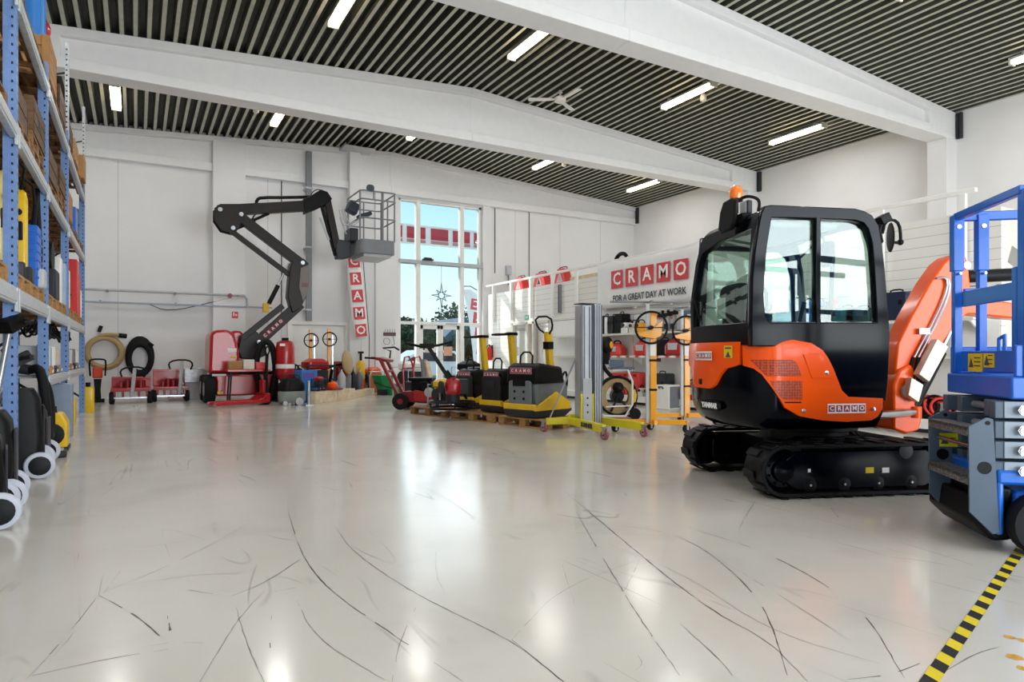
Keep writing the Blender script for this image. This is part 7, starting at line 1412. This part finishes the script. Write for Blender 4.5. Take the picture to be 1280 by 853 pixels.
for i, (px, lb) in enumerate(((1146, 'coil of red and black cable on the plinth, nearest the boom'), (1160, 'coil of red and black cable on the plinth, second from the boom'), (1176, 'coil of red and black cable on the plinth beside the blue lift'))):
    t = thing('cable_coil', lb, 'cable', on(px, 2, .16), R9 + .3 * i, 'cable coils on the plinth')
    for m_, nm, rr in ((M_lred, 'red_cable', .13), (M_blk, 'black_cable', .12)):
        b = MB()
        for k in range(4): ring(b, (random.uniform(-.06, .06), random.uniform(-.04, .04) - .02 * k, .17 + random.uniform(-.02, .02)), rr + random.uniform(-.03, .03), .018, 1, .01, (random.uniform(-.5, .5), -1, random.uniform(-.4, .5)))
        b.build(nm, m_, t)
    b = MB(); b.box((0, -.05, .06), (.16, .14, .11)); b.build('plug_box', M_blk, t, bevel=.015)
# on the roof of the room
for i, (px, w_, lb) in enumerate(((652, .62, 'red case with warning triangle on the room roof, nearest the window'), (678, .72, 'second red case with warning triangle on the room roof'), (704, .60, 'third red case on the room roof, with orange contents'))):
    v = atX(px, 345, XP + .35); t = thing('sign_case', lb, 'case', (XP + .35, v.y, PT), R9, 'red sign cases on the roof'); h_ = .44
    b = MB(); b.prism([(-w_ / 2, 0), (w_ / 2, 0), (w_ / 2 - .02, .1), (w_ / 2 - .16, h_), (-w_ / 2 + .16, h_), (-w_ / 2 + .02, .1)], -.12, .12); b.build('body', M_lred, t, bevel=.02); b = MB(); b.prism([(-.16, .06), (.16, .06), (0, .34)], -.126, -.12); tr_ = b.build('triangle', mat('pink_white', '#e6c6c4', .5), t); b = MB(); b.prism([(-.09, .10), (.09, .10), (0, .26)], -.129, -.126); b.build('triangle_core', M_lgrey if i != 1 else M_dgrey, tr_); b = MB(); b.tube([(-.2, 0, h_ - .01), (-.18, 0, h_ + .05), (.18, 0, h_ + .05), (.2, 0, h_ - .01)], .014, 8, smooth=1); b.build('handle', M_dgrey, t)
v = atX(735, 348, XP + .2); t = thing('timber_beam', 'pale timber beam lying on the room roof beside the banner', 'beam', (XP + .2, v.y, PT)); b = MB(); b.mm((-.06, -.75, 0), (.06, .75, .12)); b.build('timber', M_ply, t); b = MB(); b.mm((-.062, -.752, .0), (.062, -.7, .122)); b.build('end_mark', M_amb, t)
v = atX(775, 320, XP + .3); t = thing('power_broom', 'black and red machine on the room roof above the banner', 'machine', (XP + .35, v.y, PT), R9); b = MB(); b.tube([(-.25, 0, .0), (-.25, 0, .38), (-.1, 0, .52), (.1, 0, .52), (.2, 0, .42)], .05, 10, smooth=2); b.build('arch', M_blk, t); b = MB(); b.box((.15, 0, .2), (.6, .25, .4)); b.build('body', M_dred, t, bevel=.04)
# door side things
v = atX(618, 433, XP - .08); t = thing('fire_extinguisher', 'red fire extinguisher hanging on the slatted wall by the entrance', 'extinguisher', (XP - .10, v.y + .3, .95)); b = MB(); b.lathe([(.07, 0), (.085, .02), (.085, .36), (.05, .44), (.03, .46)], seg=18); b.build('cylinder', M_lred, t); b = MB(); b.cyl((0, 0, .45), (0, 0, .52), .025); b.tube([(0, 0, .5), (-.1, 0, .48), (-.11, 0, .15)], .014, 6, smooth=1); b.build('hose', M_blk, t); b = MB(); b.mm((.06, -.05, .1), (.115, .05, .5)); b.build('wall_bracket', M_dgrey, t)
v = atX(658, 397, XP - .02); b = MB(); b.mm((XP - .022, v.y - .1, v.z - .07), (XP - .002, v.y + .1, v.z + .07)); o = b.build('exit_sign', mat('exit_green', '#2fae7a', .4), smooth=False); tag(o, 'small green exit sign with white figure above the office door', 'sign')
b = MB(); b.box((XP - .024, v.y + .03, v.z), (.003, .04, .08)); b.box((XP - .024, v.y - .04, v.z), (.003, .05, .03)); b.build('pictogram', M_paper, o, smooth=False)
v = atX(720, 380, XP); 
t = thing('display_tube', 'tall dark grey tube fixed upright on the slatted wall', 'tube', (XP - .04, atX(701, 380, XP).y, 2.27)); b = MB(); b.mm((-.03, -.05, 0), (.035, .05, .78)); b.build('tube_body', M_grey, t, bevel=.01); b = MB(); b.mm((-.035, -.015, .02), (-.03, .015, .76)); b.build('groove', M_dgrey, t)
# ================================================================== OUTSIDE THE ENTRANCE
b = MB(); b.quad(((-80, YW + .25, -.03), (140, YW + .25, -.03), (140, 150, -.03), (-80, 150, -.03))); struct(b.build('ground', mat('asphalt', '#9a9a98', .9, var=.1, scale=.6), smooth=False))
b = MB(); b.quad(((-60, 33, -.02), (120, 33, -.02), (120, 120, -.02), (-60, 120, -.02))); struct(b.build('lawn', mat('lawn_green', '#6f8a4a', .9, var=.2, scale=.8), smooth=False))
yS = 21.6; a, c = atY(488, 281, yS), atY(612, 300, yS); t = thing('roof_sign', 'outdoor sign of red panels in a white frame seen from behind through the entrance window', 'sign', (0, 0, 0)); z0, z1 = 4.98, 5.66
b = MB(); b.mm((a.x, yS - .04, z0), (c.x, yS - .02, z0 + .05)); b.mm((a.x, yS - .04, z1 - .05), (c.x, yS - .02, z1)); b.mm((a.x, yS, z0), (c.x, yS + .03, z1)); b.build('frame', M_white, t); s_ = (c.x - a.x)
for px0, px1 in ((491, 502.5), (508.5, 531.5), (538.5, 560), (566, 587), (592.5, 610)):
    q0, q1 = atY(px0, 290, yS), atY(px1, 290, yS); b = MB(); b.mm((q0.x, yS - .03, z0 + .20), (q1.x, yS, z1 - .08)); b.build('red_panel', mat('sign_red', '#b0283c', .5), t); b = MB(); b.mm((q0.x, yS - .045, z0 + .06), (q1.x, yS - .01, z0 + .16)); b.build('lower_strip', mat('sign_dull_pink', '#b5807e', .6), t)
b = MB()
for x in (a.x + .03, c.x - .03): b.cyl((x, yS + .1, -.03), (x, yS + .1, z1), .05, seg=10)
b.build('support', M_lgrey, t)
yF = 23.5; t = thing('beach_flag', 'outdoor feather flag with red letter tiles seen reversed through the glass', 'flag', (0, 0, 0)); L = [atY(px, py, yF) for px, py in ((579, 362), (588, 362), (596, 368), (604, 382), (609, 400), (613, 480), (594, 480), (591, 440), (586, 400))]
b = MB(); b.prism([(v.x, v.z) for v in L], yF - .006, yF + .006); b.build('cloth', mat('flag_cloth', '#f4f1ee', .7), t); b = MB(); b.tube([atY(px, py, yF + .03) for px, py in ((580, 358), (588, 358), (598, 364), (606, 378), (611, 400), (615, 486))], .02, 6); b.cyl((atY(615, 486, yF).x, yF + .03, -.03), (atY(615, 486, yF).x, yF + .03, 1), .03); b.build('pole', M_dgrey, t)
for px, py, ch in ((595, 381, 'C'), (598, 398, 'R'), (600, 417, 'A'), (602, 437, 'M'), (603, 457, 'O')):
    v = atY(px, py, yF); M = facing((v.x, yF, v.z), (0, 1, 0)) @ Matrix.Rotation(.12, 4, 'Z'); b = MB(); b.box((0, 0, 0), (.46, .44, .03), M=M); tl_ = b.build('letter_tile', M_logo, t, smooth=False); text('letter', ch, .36, M_white_ink, tl_, M, .04, .008)
def tree(label, px, Y_, h_, r_, seed, m):
    v = atY(px, 440, Y_); random.seed(seed); t = thing('tree', label, 'tree', (v.x, Y_, -.03)); b = MB(); b.tube([(0, 0, 0), (.1, 0, h_ * .35), (0, .1, h_ * .7)], [.05 * r_ + .08, .04 * r_ + .06, .05], 8); b.build('trunk', M_brown, t)
    b = MB()
    for k in range(1500):
        th, ph = random.uniform(0, 6.283), math.acos(random.uniform(-1, 1)); q = r_ * random.uniform(.45, 1.02) * (1 + .18 * math.sin(3 * th + seed) * math.sin(2 * ph)); c_ = Vector((q * math.sin(ph) * math.cos(th), q * math.sin(ph) * math.sin(th), h_ * .6 + q * .95 * math.cos(ph) * (h_ * .42 / r_)))
        a_ = Vector((random.uniform(-1, 1), random.uniform(-1, 1), random.uniform(-1, 1))).normalized(); d_ = a_.cross(Vector((.3, .5, .8))).normalized(); s_ = r_ * random.uniform(.06, .13); b.quad((c_ - a_ * s_, c_ + d_ * s_ * .6, c_ + a_ * s_, c_ - d_ * s_ * .6))
    o = b.build('foliage', m, t, smooth=False)
M_leaf = mat('dark_leaf', '#2f4a2c', .8, var=.35, scale=3); M_leaf2 = mat('olive_leaf', '#5d7340', .8, var=.3, scale=3)
for a in ((567, 62, 6.4, 2.3, 1, M_leaf, 'large dark round tree seen above the entrance doors'), (549, 55, 4.3, 1.3, 2, M_leaf2, 'lighter bushy tree beside the large round tree'), (528, 58, 4.5, 1.1, 3, M_leaf, 'small dark tree above the first door leaf'), (507, 34, 3.2, 1.4, 4, M_leaf, 'dark tree behind the side pane beside the doors'), (518, 38, 3.3, 1.3, 5, M_leaf2, 'olive tree behind the edge of the first door leaf'), (534, 42, 3.0, 1.5, 6, M_leaf, 'dark tree seen low through the first door leaf'), (585, 42, 3.1, 1.4, 7, M_leaf, 'dark tree seen low behind the second door leaf')): tree(a[6], *a[:6])
random.seed(11); v = atY(566, 440, 48); t = thing('house', 'distant house with grey gabled roof and brick wall seen through the door', 'house', (v.x, 48, -.03)); b = MB(); b.mm((-2.2, -2, 0), (2.2, 3, 1.9)); b.build('wall', mat('brick_pink', '#b98470', .8), t); b = MB(); b.prism([(-2.5, 1.85), (2.5, 1.85), (0, 4.1)], -2.3, 3.2); b.build('roof', mat('slate_roof', '#5f6b78', .7), t); b = MB(); b.mm((-.7, -2.04, .7), (.7, -1.99, 1.5)); b.build('window', M_dgrey, t)
v = atY(525, 460, 30); t = thing('brick_wall', 'low brick garden wall seen through the side pane', 'wall', (v.x - 3.2, 30, -.03)); b = MB(); b.mm((-3, -.12, 0), (2.5, .12, 1.0)); b.build('bricks', mat('brick_red', '#a5604a', .8, var=.15), t); b = MB(); b.mm((-3.05, -.16, 1.0), (2.55, .16, 1.08)); b.build('coping', M_lgrey, t)
v = atY(545, 455, 27); t = thing('parked_car', 'white car parked outside the entrance doors', 'car', (v.x, 27.5, -.03)); b = MB(); b.loft([[(x, y, z) for x, z in ((-2.0, .25), (2.0, .25), (2.05, .7), (1.3, .85), (.8, 1.35), (-.9, 1.38), (-1.7, .9), (-2.05, .8))] for y in (-.8, .8)]); b.build('body', M_white, t, bevel=.06); b = MB(); b.prism([(.72, 1.25), (1.15, .88), (-1.5, .9), (-.85, 1.28)], -.82, .82); b.build('side_glass', M_dgrey, t)
for x in (-1.3, 1.25):
    for y in (-.78, .78): q = MB(); q.lathe([(.18, -.09), (.31, -.1), (.32, 0), (.31, .1), (.18, .09)], (x, y, .32), (0, 1, 0), 20); q.build('wheel', M_rub, t)
